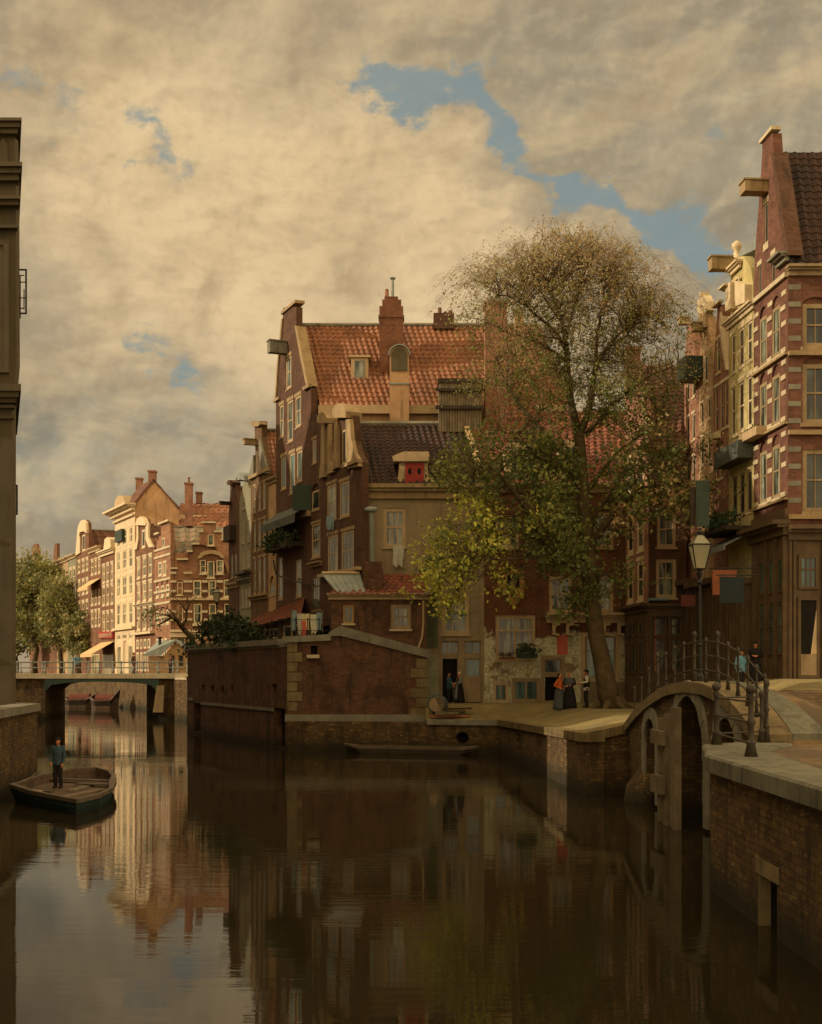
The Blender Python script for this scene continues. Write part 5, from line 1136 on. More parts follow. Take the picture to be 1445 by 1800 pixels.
q=MB(); L=1.6; a=f.w(f.u(1290),f.z(1290,450),-.4); q.slab(f,[(f.u(1283),f.z(1286,447)-.1),(f.u(1322),f.z(1286,447)-.6),(f.u(1320),f.z(1286,447)-.2),(f.u(1303),f.z(1286,447)+.05)],-3,-.3); q.build('attic_roof',W_zinc,h.r)
beam(h,f,1284,455,476,.95,.5,S_mid)
h.grid([(1286,1292),(1299,1308),(1314,1322)],[(577,645),(672,758)],1303,rows=2,fw=.15,lint=.25,lm=W_white,glass=PN_d); h.band(1300,1308,762,768,1304,o=.3)
h.band(1282,1325,785,815,1303,o=.7,mat=W_slate,name='zinc_canopy'); h.grid([(1287,1296),(1300,1309),(1313,1322)],[(832,905)],1303,rows=1,fw=.15,paint=W_tan2)
h.done()
# shopfronts in the shade below the row
for a,b_,lb in ((1203,1254,'timber shopfronts'),): pass
# R0 corner building
f=rf(1325,1385)
h=House('banded_corner_house','large corner house of banded red brick with arched windows, spout gable and brown shopfront',f.w(f.L,3.8),B_band,paint=W_tan2,glass=PN_d); h.tm=S_pale
h.face(f,[(1325,520),(1327,449),(1332,380),(1338,303),(1340,262),(1340,238),(1358,234),(1360,268),(1370,345),(1384,450),(1385,453),(1385,1210),(1325,1210)])
h.win(1344,1350,358,427,1347,rows=1,fw=.12,lint=.25,sill=.3); h.win(1333,1338,466,516,1336,rows=1,fw=.12,lint=.2); h.win(1357,1362,447,500,1360,rows=1,fw=.12,lint=.2)
h.poly([(1360,268),(1370,345),(1385,450),(1391,448),(1376,345),(1364,268)],-.5,.12,B_dark,'gable_coping'); h.cornice(1370,1387,450,466,1378,o=.5,mat=S_grey)
beam(h,f,1346,322,341,1.0,.6,S_mid); h.band(1339,1361,234,240,1350,o=.12,ob=-.3)
XS=[(1335,1348),(1357,1371)]
for y0,y1 in ((530,635),(648,752),(770,880)):
    h.grid(XS,[(y0,y1)],1352,arch=.5,rows=2,fw=.16,cols=1,glass=PN,lint=0)
    for x0,x1 in XS:
        pass
    for x in (1325.5,1350,1374):
        for yy,oo in ((y0+28,.05),(y1-5,.05),(y0+2,.02),(y0+54,.02)): h.band(x,x+8,yy,yy+8,1352,o=oo)
    h.band(1325,1385,y1+6,y1+10,1352,o=.15,mat=S_mid)
h.band(1325,1385,506,514,1352,o=.14)
h.cornice(1323,1387,925,950,1352,mat=W_shop,o=.7); h.band(1325,1385,905,925,1352,o=.12,mat=W_shop); h.band(1325,1385,950,1208,1352,o=.06,mat=W_shop,name='shopfront')
for x0,x1 in ((1339,1349),(1355,1365),(1371,1381)): h.win(x0,x1,985,1045,1352,rows=1,fw=.12,paint=W_shop,hole=False,sill=0,glass=PN_teal); h.win(x0,x1,1056,1152,1352,rows=4,fw=.12,paint=W_shop,hole=False,sill=0,glass=PN_teal)
for x in (1329,1350,1366,1382): h.band(x,x+3.5,952,1208,1352,o=.2,mat=W_shop,name='pilaster')
fG_=fpx(1385,50,1600,50); f=fG_; h.face(f,[(1385,470),(1600,470),(1600,1215),(1385,1215)])
def f2w(a,b_,y0,y1,**k): h.win(a,b_,y0,y1,**k)
for xa in (1411,1490):
    for y0,y1,ar in ((522,610,.25),(628,744,.25),(790,900,0)):
        h.win(xa,xa+46,y0,y1,cols=2,rows=2,arch=ar,fw=.2,glass=PN_d,sill=.15,lm=S_mid)
for y in (500,530,560,590,645,675,705,735,785,815,845,875):
    for a,b_ in ((1386,1408),(1460,1484),(1544,1570)): h.band(a,b_,y,y+9,o=.012,mat=S_grey)
for y in (618,757,905): h.band(1385,1600,y,y+8,o=.2,mat=S_mid)
h.cornice(1385,1600,470,486,mat=W_tan2,o=.5); h.cornice(1384,1600,925,950,mat=W_shop,o=.6,e=.02); h.band(1385,1600,950,1208,o=.06,mat=W_shop,name='shopfront')
h.win(1402,1437,976,1036,cols=3,rows=2,top=.6,fw=.12,paint=W_shop,hole=False,sill=0,glass=PN_teal); h.frame(1401,1439,1050,1192,.12,W_shop,name='door_case',o=.14)
q=MB(); q.fb(f,f.u(1405),f.u(1435),f.z(0,1190),f.z(0,1054),.06,.09); q.build('doorway',D_dark,h.r); h.band(1405,1435,1150,1190,o=.12,mat=W_tan2,name='half_door',ob=.09); h.poly([(1424,1150),(1434,1070),(1435,1150)],.09,.13,W_tan,'curtain')
h.win(1455,1500,1000,1160,cols=2,rows=2,fw=.12,paint=W_shop,hole=False,sill=0,glass=PN_teal)
for x in (1386,1393,1443,1448): h.band(x,x+4,952,1208,o=.16,mat=W_shop,name='pilaster')
yE,yR=49.7,52.2; xa=XX(1386,50)
q=MB(); corr(q,V((xa,yE,f.z(0,476))),V((f.B.x,yE,f.z(0,476))),V((XX(1362,yR),yR,ZZ(268,yR)-0)),V((f.B.x,yR,ZZ(268,yR))),.36,.06); ro=q.build('roof',T_dark,h.r)
h.q.hexa([V((xa+.02,50.42,3)),V((f.B.x-.02,50.42,3)),V((f.B.x-.02,53.8,3)),V((xa-.2,53.8,3))],[V((xa+.02,50.42,f.z(0,474))),V((f.B.x-.02,50.42,f.z(0,474))),V((f.B.x-.02,53.8,f.z(0,474))),V((xa-.2,53.8,f.z(0,474)))])
q=MB(); y2=54.3; corr(q,V((f.B.x,y2,f.z(0,476))),V((xa+.1,y2,f.z(0,476))),V((f.B.x,yR,ZZ(268,yR))),V((XX(1362,yR),yR,ZZ(268,yR))),.6,.06,.8); q.build('roof',T_dark,h.r)
h.done()
# shop fronts under the right row (dark vertical timber)
for i,(a,b_,l) in enumerate(((1205,1229,'dark timber shopfront under the pink brick gabled house'),(1230,1280,'long dark timber shopfront with vertical posts left of the couple on the bridge'),(1281,1324,'brown timber shopfront behind the couple on the bridge'))):
    f=rf(a,b_); r=thing('shopfront',l,'shopfront',f.w(f.L/2,3.8)); q=MB(); q.fb(f,.02,f.L-.02,3.2,f.z((a+b_)/2,1030),.05,.35); q.build('panelling',W_shop,r)
    n=int((b_-a)/7)
    for j in range(n+1):
        q=MB(); u=f.L*(j+.5)/(n+1); q.fb(f,u-.08,u+.08,3.2,f.z((a+b_)/2,1034),.35,.5); q.build('post',W_shop,r)
    q=MB(); q.fb(f,-.1,f.L+.1,f.z((a+b_)/2,1030),f.z((a+b_)/2,1020),.0,.8); q.build('fascia',W_shop,r)
# ================================================================ left foreground building
Zl=46.0; f=fpx(-160,Zl,23,Zl)
h=House('moulded_corner_building','dark moulded stone corner building rising out of frame on the left edge',f.w(f.L,2.9),G_darkfac,paint=G_darkfac,glass=PN_d,cat='building'); h.tm=G_darkfac
h.face(f,[(-160,240),(26,240),(28,330),(29,640),(22,720),(22,1245),(-160,1245)])
def vprof(y0,y1,xr_,o): 
    q=MB(); x=XX(xr_,Zl-o); xb_=XX(xr_-7,Zl+8); xa_=XX(-160,Zl)-.1; q.hexa([V((xa_,Zl-o,ZZ(y1,Zl))),V((x,Zl-o,ZZ(y1,Zl))),V((xb_,Zl+8,ZZ(y1,Zl))),V((xa_,Zl+8,ZZ(y1,Zl)))],[V((xa_,Zl-o,ZZ(y0,Zl))),V((x,Zl-o,ZZ(y0,Zl))),V((xb_,Zl+8,ZZ(y0,Zl))),V((xa_,Zl+8,ZZ(y0,Zl)))]); return q
for y0,y1,x,o in ((219,224,38,.6),(224,232,35,.45),(232,240,31,.3),(296,303,39,.6),(303,312,36,.45),(312,322,33,.3),(352,358,36,.5),(358,366,33,.35),(400,405,31,.3),(680,692,37,.5),(692,702,33,.4),(702,710,29,.25),(714,719,26,.2),(732,737,25,.15)):
    vprof(y0,y1,x,o).build('moulding',G_darkfac,h.r)
q=MB(); q.fb(f,f.u(-40),f.u(12),f.z(0,650),f.z(0,430),0,.08); q.build('raised_panel',G_darkfac,h.r); h.frame(-46,17,424,656,.18,G_darkfac,name='panel_moulding',o=.14)
h.poly([(0,290),(0,258),(4,248),(9,247),(14,256),(15,290)],0,.12,G_darkfac,'attic_panel'); h.win(-60,-20,800,940,fw=.2); h.win(-60,-20,1010,1150,fw=.2)
h.q.hexa([V((XX(-159,Zl),Zl+.42,2.8)),V((XX(21,Zl),Zl+.42,2.8)),V((XX(15,Zl+8),Zl+8,2.8)),V((XX(-159,Zl),Zl+8,2.8))],[V((XX(-159,Zl),Zl+.42,ZZ(242,Zl))),V((XX(21,Zl),Zl+.42,ZZ(242,Zl))),V((XX(15,Zl+8),Zl+8,ZZ(242,Zl))),V((XX(-159,Zl),Zl+8,ZZ(242,Zl)))])
h.done()
for y0,y1,x1,lb,zz in ((473,552,47,'open iron lattice bracket sticking out from the upper corner of the dark left building',47),(852,905,31,'lower iron lattice frame on the side of the dark left building',47)):
    fx=fpx(20,zz,x1,zz); r=thing('iron_lattice',lb,'iron frame',fx.w(fx.L,fx.z(0,y1)))
    u0,u1=fx.u(20),fx.u(x1); z0,z1=fx.z(0,y1),fx.z(0,y0); q=MB(); t_=.05
    q.fb(fx,u0,u1,z1-t_,z1,-.03,.03); q.fb(fx,u0,u1,z0,z0+t_,-.03,.03); q.fb(fx,u1-t_,u1,z0+t_,z1-t_,-.03,.03); q.build('outer_frame',M_black,r)
    for k_,(ua,ub,za,zb) in enumerate(((.55,.6,-.1,.85),(.8,.85,.1,.55),(.3,1,.70,.73),(.3,1,.35,.38),(.3,.85,.85,.88),(.3,.85,.12,.15))):
        q=MB(); q.fb(fx,u0+(u1-u0)*ua,u0+(u1-u0)*ub if ub-ua>.08 else u0+(u1-u0)*ua+.03,z0+(z1-z0)*za,z0+(z1-z0)*zb if zb-za>.05 else z0+(z1-z0)*za+.03,-.02,.02); q.build('lattice_bar',M_black,r)
# houses on the left bank, outside the picture, that shade the middle row
lb=['tall brown brick house on the left bank next to the moulded corner building','grey plastered house on the left bank with a stepped roofline','red brick warehouse on the left bank opposite the hedge','tall plain brick house on the left bank near the flat bridge','brown gabled house on the left bank opposite the low lean-to']
Zs_=[47.0,56.5,65.5,74,82.5,90]; HT=[29,29.5,30.5,29.5,27]
for i in range(5):
    za,zb=Zs_[i],Zs_[i+1]-.05; xa_,xb_=-.375*za-1.0,-.375*zb-1.0
    if i==0: xa_-=.0
    f=Fac((xb_,zb),(xa_,za)); f.n=-f.n; f=Fac((xa_,za),(xb_,zb)); f.n=V((abs(f.n.x),-abs(f.n.y))) if False else -f.n if f.n.x<0 else f.n
    hgt=HT[i]; h=House('canal_house',lb[i],f.w(f.L/2,2.9),[B_brown,G_plaster,B_red,B_farb,B_brown][i],paint=W_tan); L=f.L
    h.face(f,[(0,2.8),(L,2.8),(L,hgt-5),(L*.62,hgt),(L*.38,hgt),(0,hgt-5)],uz=True)
    for zf in range(4):
        for uf in range(3):
            u=L*(.15+.28*uf); h.winuz(u,u+1.1,5+zf*4.6,7.6+zf*4.6,cols=2,rows=2)
    dd=V((-1,0)); p=[f.w(.02,0,-.4).xy,f.w(L-.02,0,-.4).xy]; h.q.hexa([V((*p[0],2.8)),V((*p[1],2.8)),V((p[1].x-9,p[1].y,2.8)),V((p[0].x-9,p[0].y,2.8))],[V((*p[0],hgt-5)),V((*p[1],hgt-5)),V((p[1].x-9,p[1].y,hgt-5)),V((p[0].x-9,p[0].y,hgt-5))])
    h.gable_roof((-1,0),9,.1,L-.1,L/2,hgt-5,hgt-.6,T_brn,wl=.8,row=1); h.done()

lb2=['plain tall plastered house on the left bank near the viewer','brown brick canal house on the left bank by a narrow alley','grey warehouse on the left bank beside the alley','red brick canal house on the left bank nearest the viewer']
for i,(za,zb,hgt) in enumerate(((34.4,40.8,25),(25,34.35,25.5),(15,24.95,25),(6,14.95,25))):  # unseen blocks added to shade the right bank; gap beyond lets sun through
    f=Fac((-15.2,za),(-15.2,zb)); f.n=-f.n if f.n.x<0 else f.n
    h=House('canal_house',lb2[i],f.w(f.L/2,2.9),[G_plaster,B_brown,G_greyg,B_red][i],paint=W_tan); L=f.L
    h.face(f,[(0,2.8),(L,2.8),(L,hgt-3),(L*.6,hgt),(L*.4,hgt),(0,hgt-3)],uz=True)
    for zf in range(4):
        for uf in range(3):
            u=L*(.15+.28*uf); h.winuz(u,u+1.0,5+zf*4.4,7.4+zf*4.4,cols=2,rows=2)
    h.q.hexa([V((-15.6,za+.02,2.8)),V((-15.6,zb-.02,2.8)),V((-24,zb-.02,2.8)),V((-24,za+.02,2.8))],[V((-15.6,za+.02,hgt-3)),V((-15.6,zb-.02,hgt-3)),V((-24,zb-.02,hgt-3)),V((-24,za+.02,hgt-3))])
    h.gable_roof((-1,0),9,.1,L-.1,L/2,hgt-3,hgt-.4,T_brn,wl=.8,row=1); h.done()
# ================================================================ vegetation
def tree_mesh_leaf(q,c,size,rgb,rnd):
    n=V((rnd.uniform(-1,1),rnd.uniform(-1,1),rnd.uniform(-.4,1))).normalized(); a=n.orthogonal().normalized(); b_=n.cross(a)
    an=rnd.uniform(0,6.28); u=a*math.cos(an)+b_*math.sin(an); v_=n.cross(u); s1=size*rnd.uniform(.6,1.2); s2=s1*rnd.uniform(.45,.8)
    c=V(c); k0=len(q.v); q.v+=[tuple(c-u*s1),tuple(c+v_*s2-n*s1*.15),tuple(c+u*s1),tuple(c-v_*s2-n*s1*.15)]; q.f.append((k0,k0+1,k0+2,k0+3)); q.col.append(rgb)
def vary(c,rnd,a=.3):
    f=1+rnd.uniform(-a,a); g_=rnd.uniform(-.12,.12); return (c[0]*f*(1+g_),c[1]*f,c[2]*f*(1-g_))
def crooked(p0,p1,rnd,n=5,amp=.12,sag=0):
    p0,p1=V(p0),V(p1); L=(p1-p0).length; o=[]
    for i in range(n+1):
        t_=i/n; j=V((rnd.uniform(-1,1),rnd.uniform(-1,1),rnd.uniform(-1,1)))*amp*L*math.sin(math.pi*t_)*.5
        o.append(p0.lerp(p1,t_)+j+V((0,0,sag*L*math.sin(math.pi*t_))))
    return o
rnd=random.Random(11)
def zoomP(pts,Zs):   # points read off the photograph, set at their own depths
    out=[]
    for (x,y),Z in zip(pts,Zs): out.append(P(700+x/2.5,380+y/2.5,Z))
    return out
bt=thing('canal_tree','large quay tree with a leaning dark trunk and wispy spring crown','tree',P(1075,1246,57.5))
Zt=57.5
LIMB=[
 ([(938,2165),(915,2060),(895,1950),(872,1850),(858,1750),(850,1650),(842,1570),(835,1480),(830,1400),(820,1300),(812,1200),(805,1100),(800,1000),(790,940)],[57.5]*14,[.62,.46,.41,.39,.38,.37,.36,.35,.33,.31,.29,.27,.25,.23]),
 ([(842,1575),(790,1545),(720,1500),(640,1420),(590,1320),(540,1250),(500,1200),(440,1130),(370,1150),(310,1140)],[57.5,57.2,56.8,56.3,55.8,55.4,55.2,55,54.8,54.6],[.26,.23,.2,.18,.155,.13,.11,.09,.06,.03]),
 ([(848,1440),(900,1370),(950,1300),(1000,1250),(1060,1200),(1130,1180),(1250,1170)],[57.5,57.3,57,56.8,56.5,56.2,56],[.2,.17,.15,.13,.10,.07,.03]),
 ([(795,1090),(755,1060),(700,1020),(640,950),(590,890),(540,840),(500,780),(480,740),(450,680),(430,600)],[57.5,57.7,58,58.3,58.6,58.9,59,59.2,59.3,59.4],[.17,.15,.13,.11,.10,.09,.075,.06,.045,.02]),
 ([(790,950),(760,820),(745,700),(742,620),(738,560),(722,470),(700,400),(670,340),(630,300)],[57.5,57.3,57.2,57,56.9,56.8,56.7,56.6,56.5],[.2,.17,.15,.13,.11,.09,.07,.05,.02]),
 ([(743,600),(700,520),(650,470),(600,430),(560,390),(480,350),(420,345)],[57,56.6,56.2,55.9,55.6,55.3,55],[.10,.09,.07,.06,.05,.035,.015]),
 ([(745,640),(690,600),(640,570),(560,530),(500,520),(440,500)],[57,57.3,57.6,57.9,58.2,58.4],[.09,.08,.065,.05,.03,.015]),
 ([(795,960),(830,880),(850,780),(862,700),(868,620),(870,540),(890,440),(905,340),(890,270)],[57.5,57.7,57.8,57.9,58,58.1,58.2,58.3,58.3],[.19,.17,.14,.12,.10,.08,.06,.04,.015]),
 ([(855,730),(880,640),(930,560),(990,500),(1060,462),(1170,465)],[57.8,57.4,57,56.6,56.2,55.9],[.10,.085,.07,.055,.035,.015]),
 ([(825,960),(880,900),(940,830),(1000,780),(1060,730),(1110,700),(1180,670),(1255,635)],[57.6,57.2,56.9,56.6,56.3,56,55.8,55.6],[.13,.11,.09,.075,.06,.045,.03,.015]),
 ([(868,640),(900,600),(950,560),(1010,520),(1080,560),(1150,540)],[58,58.5,59,59.4,59.7,60],[.07,.06,.05,.035,.02,.012]),
 ([(740,520),(765,430),(790,350),(800,260),(790,190)],[56.9,57.3,57.6,57.9,58.1],[.08,.06,.045,.03,.012]),
 ([(815,1230),(880,1140),(960,1040),(1040,980),(1110,930),(1190,890)],[57.5,57.9,58.3,58.7,59,59.2],[.13,.11,.085,.06,.04,.015]),
 ([(722,470),(668,400),(625,330),(590,300),(540,300),(500,330)],[56.8,57.2,57.5,57.8,58,58.1],[.07,.055,.04,.03,.02,.01]),
 ([(812,1220),(760,1130),(690,1080),(620,1060),(560,1000),(500,960),(420,930)],[57.5,56.9,56.4,55.9,55.5,55.1,54.8],[.12,.10,.08,.065,.05,.035,.015]),
 ([(838,1500),(780,1440),(730,1440),(650,1480),(560,1500),(470,1510),(400,1500),(320,1480)],[57.5,56.8,56.2,55.8,55.4,55,54.7,54.5],[.10,.09,.07,.06,.05,.035,.025,.012]),
 ([(830,1380),(880,1290),(960,1180),(1030,1100),(1120,1060),(1200,1050)],[57.5,58,58.4,58.8,59.1,59.3],[.1,.085,.065,.05,.03,.012]),
]
# heavier trunk flare
q=MB(); nodes=[]
for li,(pts,Zs,rd) in enumerate(LIMB):
    w_=zoomP(pts,Zs)
    q.tube(w_,rd,10 if li==0 else 7)
    for a,b_,ra in zip(w_,w_[1:],rd):
        for t_ in (0,.33,.66): nodes.append((a.lerp(b_,t_),ra,li))
for a in range(6):
    an=a*1.05; p=zoomP([(938,2160)],[57.5])[0]; q.tube([p+V((0,0,.7)),p+V((math.cos(an)*.55,math.sin(an)*.5,.15)),p+V((math.cos(an)*1.1,math.sin(an)*1.0,-.15))],[.3,.22,.06],6)
q.build('trunk',BARK,bt,smooth=True)
# crown: twigs reach for points spread through the crown volume
def inside(px,py):
    # outline in photo pixels
    s=0
    for cx,cy,rx,ry in ((1000,560,172,156),(895,565,80,110),(1110,590,85,125),(1000,480,120,76),(1010,700,175,110),(1150,600,45,80)):
        if ((px-cx)/rx)**2+((py-cy)/ry)**2<1: s=1
    lo=0
    for cx,cy,rx,ry in ((1000,800,170,110),(900,930,130,110),(820,1000,75,75),(1060,930,130,100),(1180,860,90,90),(820,860,50,90),(960,1030,90,50),(1210,780,40,70)):
        if ((px-cx)/rx)**2+((py-cy)/ry)**2<1: lo=1
    return s,lo
tw=MB(); lf=MB()
olive=(.36,.29,.12); rust=(.34,.21,.09); ygreen=(.42,.40,.06); dgreen=(.10,.12,.028); mgreen=(.18,.19,.04)
cnt=0; att=[]
while len(att)<1500:
    px=rnd.uniform(735,1265); py=rnd.uniform(402,1085); s,lo=inside(px,py)
    if not(s or lo): continue
    upper= s and py<700 and not (lo and rnd.random()<.5)
    if not upper and noise.noise((px*.012,py*.012,4.2))<-.12: continue
    if not upper and rnd.random()<.45: continue
    if px<908 and 505<py<740 and rnd.random()<.72: continue
    if upper and 560<py<700 and rnd.random()<.35: continue
    if px>1120 and rnd.random()<.35: continue
    Z=57.3+rnd.gauss(0,1)*(1.9 if upper else 2.1); Z=max(53.2,min(61.5,Z)); att.append((px,py,Z,upper))
upn=[n for n in nodes if n[2]!=0]
for px,py,Z,up in att:
    p=P(px,py,Z)
    best=min(upn,key=lambda n:(n[0]-p).length+(1.2 if n[0].z>p.z+.3 else 0)+(0 if n[1]>.02 else .2))
    b0=best[0]; d=p-b0; L=d.length
    if L>5.5: b0=p-d.normalized()*3.2; 
    pts=crooked(b0,p,rnd,5,.16,.14 if up else .02)
    r0=min(best[1]*.6,.018 if up else .026); tw.tube(pts,[r0*(1-.8*i/5)+.004 for i in range(6)],3,cap=False)
    if up:
        for q_ in range(4):   # fine arching spray
            s0=pts[rnd.choice((2,3,4,5,5))]; dirx=(p.x-P(1000,600,Z).x)*.16+rnd.uniform(-.8,.8); 
            e=s0+V((dirx,rnd.uniform(-.8,.8),rnd.uniform(-.35,.75))); e2=e+V((dirx*.55,rnd.uniform(-.3,.3),-rnd.uniform(.3,1.1)))
            tw.tube([s0,s0.lerp(e,.6)+V((0,0,.22)),e,e2],[.006,.005,.004,.003],3,cap=False)
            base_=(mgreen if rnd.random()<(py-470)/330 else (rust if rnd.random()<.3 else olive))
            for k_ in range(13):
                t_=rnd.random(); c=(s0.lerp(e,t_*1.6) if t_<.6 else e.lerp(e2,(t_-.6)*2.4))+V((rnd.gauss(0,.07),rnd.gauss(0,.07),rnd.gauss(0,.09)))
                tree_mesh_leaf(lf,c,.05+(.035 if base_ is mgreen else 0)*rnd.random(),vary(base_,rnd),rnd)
    else:
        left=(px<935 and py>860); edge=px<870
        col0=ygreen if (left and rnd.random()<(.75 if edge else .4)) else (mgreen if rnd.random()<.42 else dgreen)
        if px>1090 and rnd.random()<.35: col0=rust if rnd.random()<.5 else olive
        ncl=rnd.choice((2,3,4))
        for c_ in range(ncl):
            cc=p+V((rnd.gauss(0,.42),rnd.gauss(0,.5),rnd.gauss(0,.34))); tw.tube([pts[4],pts[4].lerp(cc,.5)+V((0,0,.05)),cc],[.012,.009,.005],3,cap=False)
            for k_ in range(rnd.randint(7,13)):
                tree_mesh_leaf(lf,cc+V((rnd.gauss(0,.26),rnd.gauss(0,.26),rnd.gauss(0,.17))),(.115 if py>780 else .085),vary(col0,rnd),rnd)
tw.build('twigs',BARK,bt); lf.build('crown',LEAF,bt)
def simple_tree(label,base_,height,rx,ry,rz,cz,nleaf,size,cols,seed,trunk_r=.22,lean=(0,0),name='tree',group=None,nb=9,cat='tree'):
    rd=random.Random(seed); r=thing(name,label,cat,base_,group); B0=V(base_); top=B0+V((lean[0],lean[1],height)); C0=B0+V((lean[0]*.8,lean[1]*.8,cz))
    q=MB(); tp=crooked(B0-V((0,0,.2)),C0+V((0,0,rz*.3)),rd,7,.05); q.tube(tp,[trunk_r*(1.25-.9*i/7) for i in range(8)],8); ends=[]
    for i in range(nb):
        an=i*2.4+rd.uniform(-.3,.3); e=C0+V((math.cos(an)*rx*rd.uniform(.5,.85),math.sin(an)*ry*rd.uniform(.5,.85),rd.uniform(-.5,.8)*rz)); s0=tp[rd.randint(3,7)]
        pp=crooked(s0,e,rd,5,.15,.05); q.tube(pp,[trunk_r*.42*(1-.8*j/5) for j in range(6)],5); ends+=pp[2:]
    q.build('trunk',BARK,r,smooth=True)
    lf=MB(); ncl=max(8,nleaf//34)
    for c_ in range(ncl):
        while True:
            v_=V((rd.uniform(-1,1),rd.uniform(-1,1),rd.uniform(-1,1)))
            if .25<v_.length<1: break
        cc=C0+V((v_.x*rx,v_.y*ry,v_.z*rz)); col0=cols[rd.randrange(len(cols))]; e=min(ends,key=lambda a:(a-cc).length)
        for k_ in range(34): tree_mesh_leaf(lf,cc+V((rd.gauss(0,rx*.13),rd.gauss(0,ry*.13),rd.gauss(0,rz*.10))),size,vary(col0,rd),rd)
    lf.build('crown',LEAF,r); return r
fg=[(.22,.21,.06),(.28,.26,.08),(.15,.15,.045),(.30,.25,.09)]
simple_tree('round green canal tree in front of the dark roofed houses, left of the sunlit row',(XX(108,165),165,3.7),15,3.4,3.4,4.7,8.4,5200,.26,fg,3,.3)
simple_tree('tallest round green canal tree next to the dark left building',(XX(62,172),172,3.7),18,4.6,4,6.4,10,7000,.28,fg,4,.35)
simple_tree('green canal tree half hidden behind the dark left building',(XX(28,182),182,3.7),16,4,4,6,8.6,5200,.28,fg,5,.32)
simple_tree('low bushy canal tree leaning out at the right of the tree group',(XX(140,158),158,3.7),10,2.4,2.4,3.0,5.2,2400,.22,fg,6,.2)
# bare pollard tree by the hedge
pt=thing('pollard_tree','small bent tree with few leaves leaning left over the terrace hedge','tree',(XX(345,87),87,4.2))
q=MB(); K=[([(352,1140),(344,1128),(333,1117),(320,1103),(312,1092),(300,1084),(285,1080)],[.24,.22,.19,.16,.12,.08,.04]),([(322,1106),(315,1092),(302,1086),(290,1092),(280,1098),(268,1100)],[.12,.10,.08,.07,.05,.02]),([(318,1101),(327,1090),(328,1075),(333,1062),(342,1052)],[.11,.09,.07,.05,.02]),([(312,1092),(305,1080),(298,1072),(288,1068)],[.08,.06,.04,.02]),([(328,1075),(320,1065),(314,1055),(305,1050)],[.06,.05,.03,.015]),([(328,1062),(330,1052),(328,1046)],[.04,.03,.015])]
lf=MB()
for pts,rd_ in K:
    w_=[P(x,y,86.5+.15*i) for i,(x,y) in enumerate(pts)]; q.tube(w_,rd_,6)
    for a in w_[3:]:
        for j in range(3):
            e=a+V((rnd.uniform(-1,1)*.7,rnd.uniform(-.6,.6),rnd.uniform(-.3,.8))); q.tube([a,a.lerp(e,.5)+V((0,0,.06)),e],[.025,.018,.008],3)
            for k_ in range(7): tree_mesh_leaf(lf,e+V((rnd.gauss(0,.15),rnd.gauss(0,.15),rnd.gauss(0,.12))),.08,vary(mgreen,rnd),rnd)
for px,py in ((262,1080),(268,1076),(272,1090),(258,1086)):
    for k_ in range(40): tree_mesh_leaf(lf,P(px,py,86.5)+V((rnd.gauss(0,.25),rnd.gauss(0,.25),rnd.gauss(0,.2))),.09,vary(mgreen,rnd),rnd)
q.build('trunk',BARK,pt,smooth=True); lf.build('crown',LEAF,pt)
# hedge on the wall top
def bushes(name,label,cat,samples,size,cols,n,spread,stems=True,loc=None,parent=None):
    stems=stems and parent is None
    r=parent or thing(name,label,cat,loc); lf=MB(); q=MB()
    for s0 in samples:
        for k_ in range(n):
            c=s0+V((rnd.gauss(0,spread),rnd.gauss(0,spread),rnd.gauss(0,spread*.8))); tree_mesh_leaf(lf,c,size,vary(cols[rnd.randrange(len(cols))],rnd),rnd)
        if stems: q.tube([s0-V((0,0,spread*2.2)),s0+V((rnd.uniform(-.2,.2),rnd.uniform(-.2,.2),spread*.5))],[.03,.012],4)
    if stems: q.build('stems',BARK,r)
    lf.build('foliage',LEAF,r); return r
S=[]
for i in range(60):
    t_=rnd.random(); u=t_*f1.L*.62; hh_=.15+ (1.7*max(0,math.sin(min(1,t_*1.15)*math.pi*.95))**.8)
    S.append(f1.w(u,5.65+rnd.random()*hh_,-.15-rnd.random()*1.2))
hd=bushes('hedge','dark green rambling hedge growing over the top of the garden wall','hedge',S,.13,[(.028,.045,.012),(.045,.06,.018),(.02,.032,.012)],70,.34,loc=tuple(f1.w(f1.L*.3,5.5)))
ro_=thing('rose_bush','rose bush with large pale blooms at the near-left end of the hedge','rose bush',tuple(P(362,1128,81)))
S=[P(x,y,80.5) for x,y in ((345,1130),(356,1124),(366,1128),(380,1126),(392,1124))]; bushes('',None,None,S,.11,[(.035,.055,.014),(.05,.07,.02)],50,.3,parent=ro_)
q=MB(); BLO=clothm('bloom',(214,170,128))
for x,y in ((346,1127),(361,1123),(364,1130),(373,1120),(372,1131),(393,1127),(349,1131)):
    p=P(x,y,79.6); q=MB(); q.ball(p,.13,.13,.12,7,4); q.ball(p+V((.05,-.03,.06)),.09,.09,.08,6,4); q.build('bloom',BLO,ro_,smooth=True)
S=[BALC[1].w(BALC[1].L*rnd.random(),BALC[1].f if False else BALC[1].z(505,957)+rnd.random()*.7,.2+rnd.random()*.6) for i in range(22)]
bushes('balcony_plants','dark green plants filling the balcony box on the tall house','plants',S,.12,[(.028,.05,.02),(.04,.06,.02)],50,.3,loc=tuple(BALC[1].w(BALC[1].L/2,BALC[1].z(505,957),.6)))
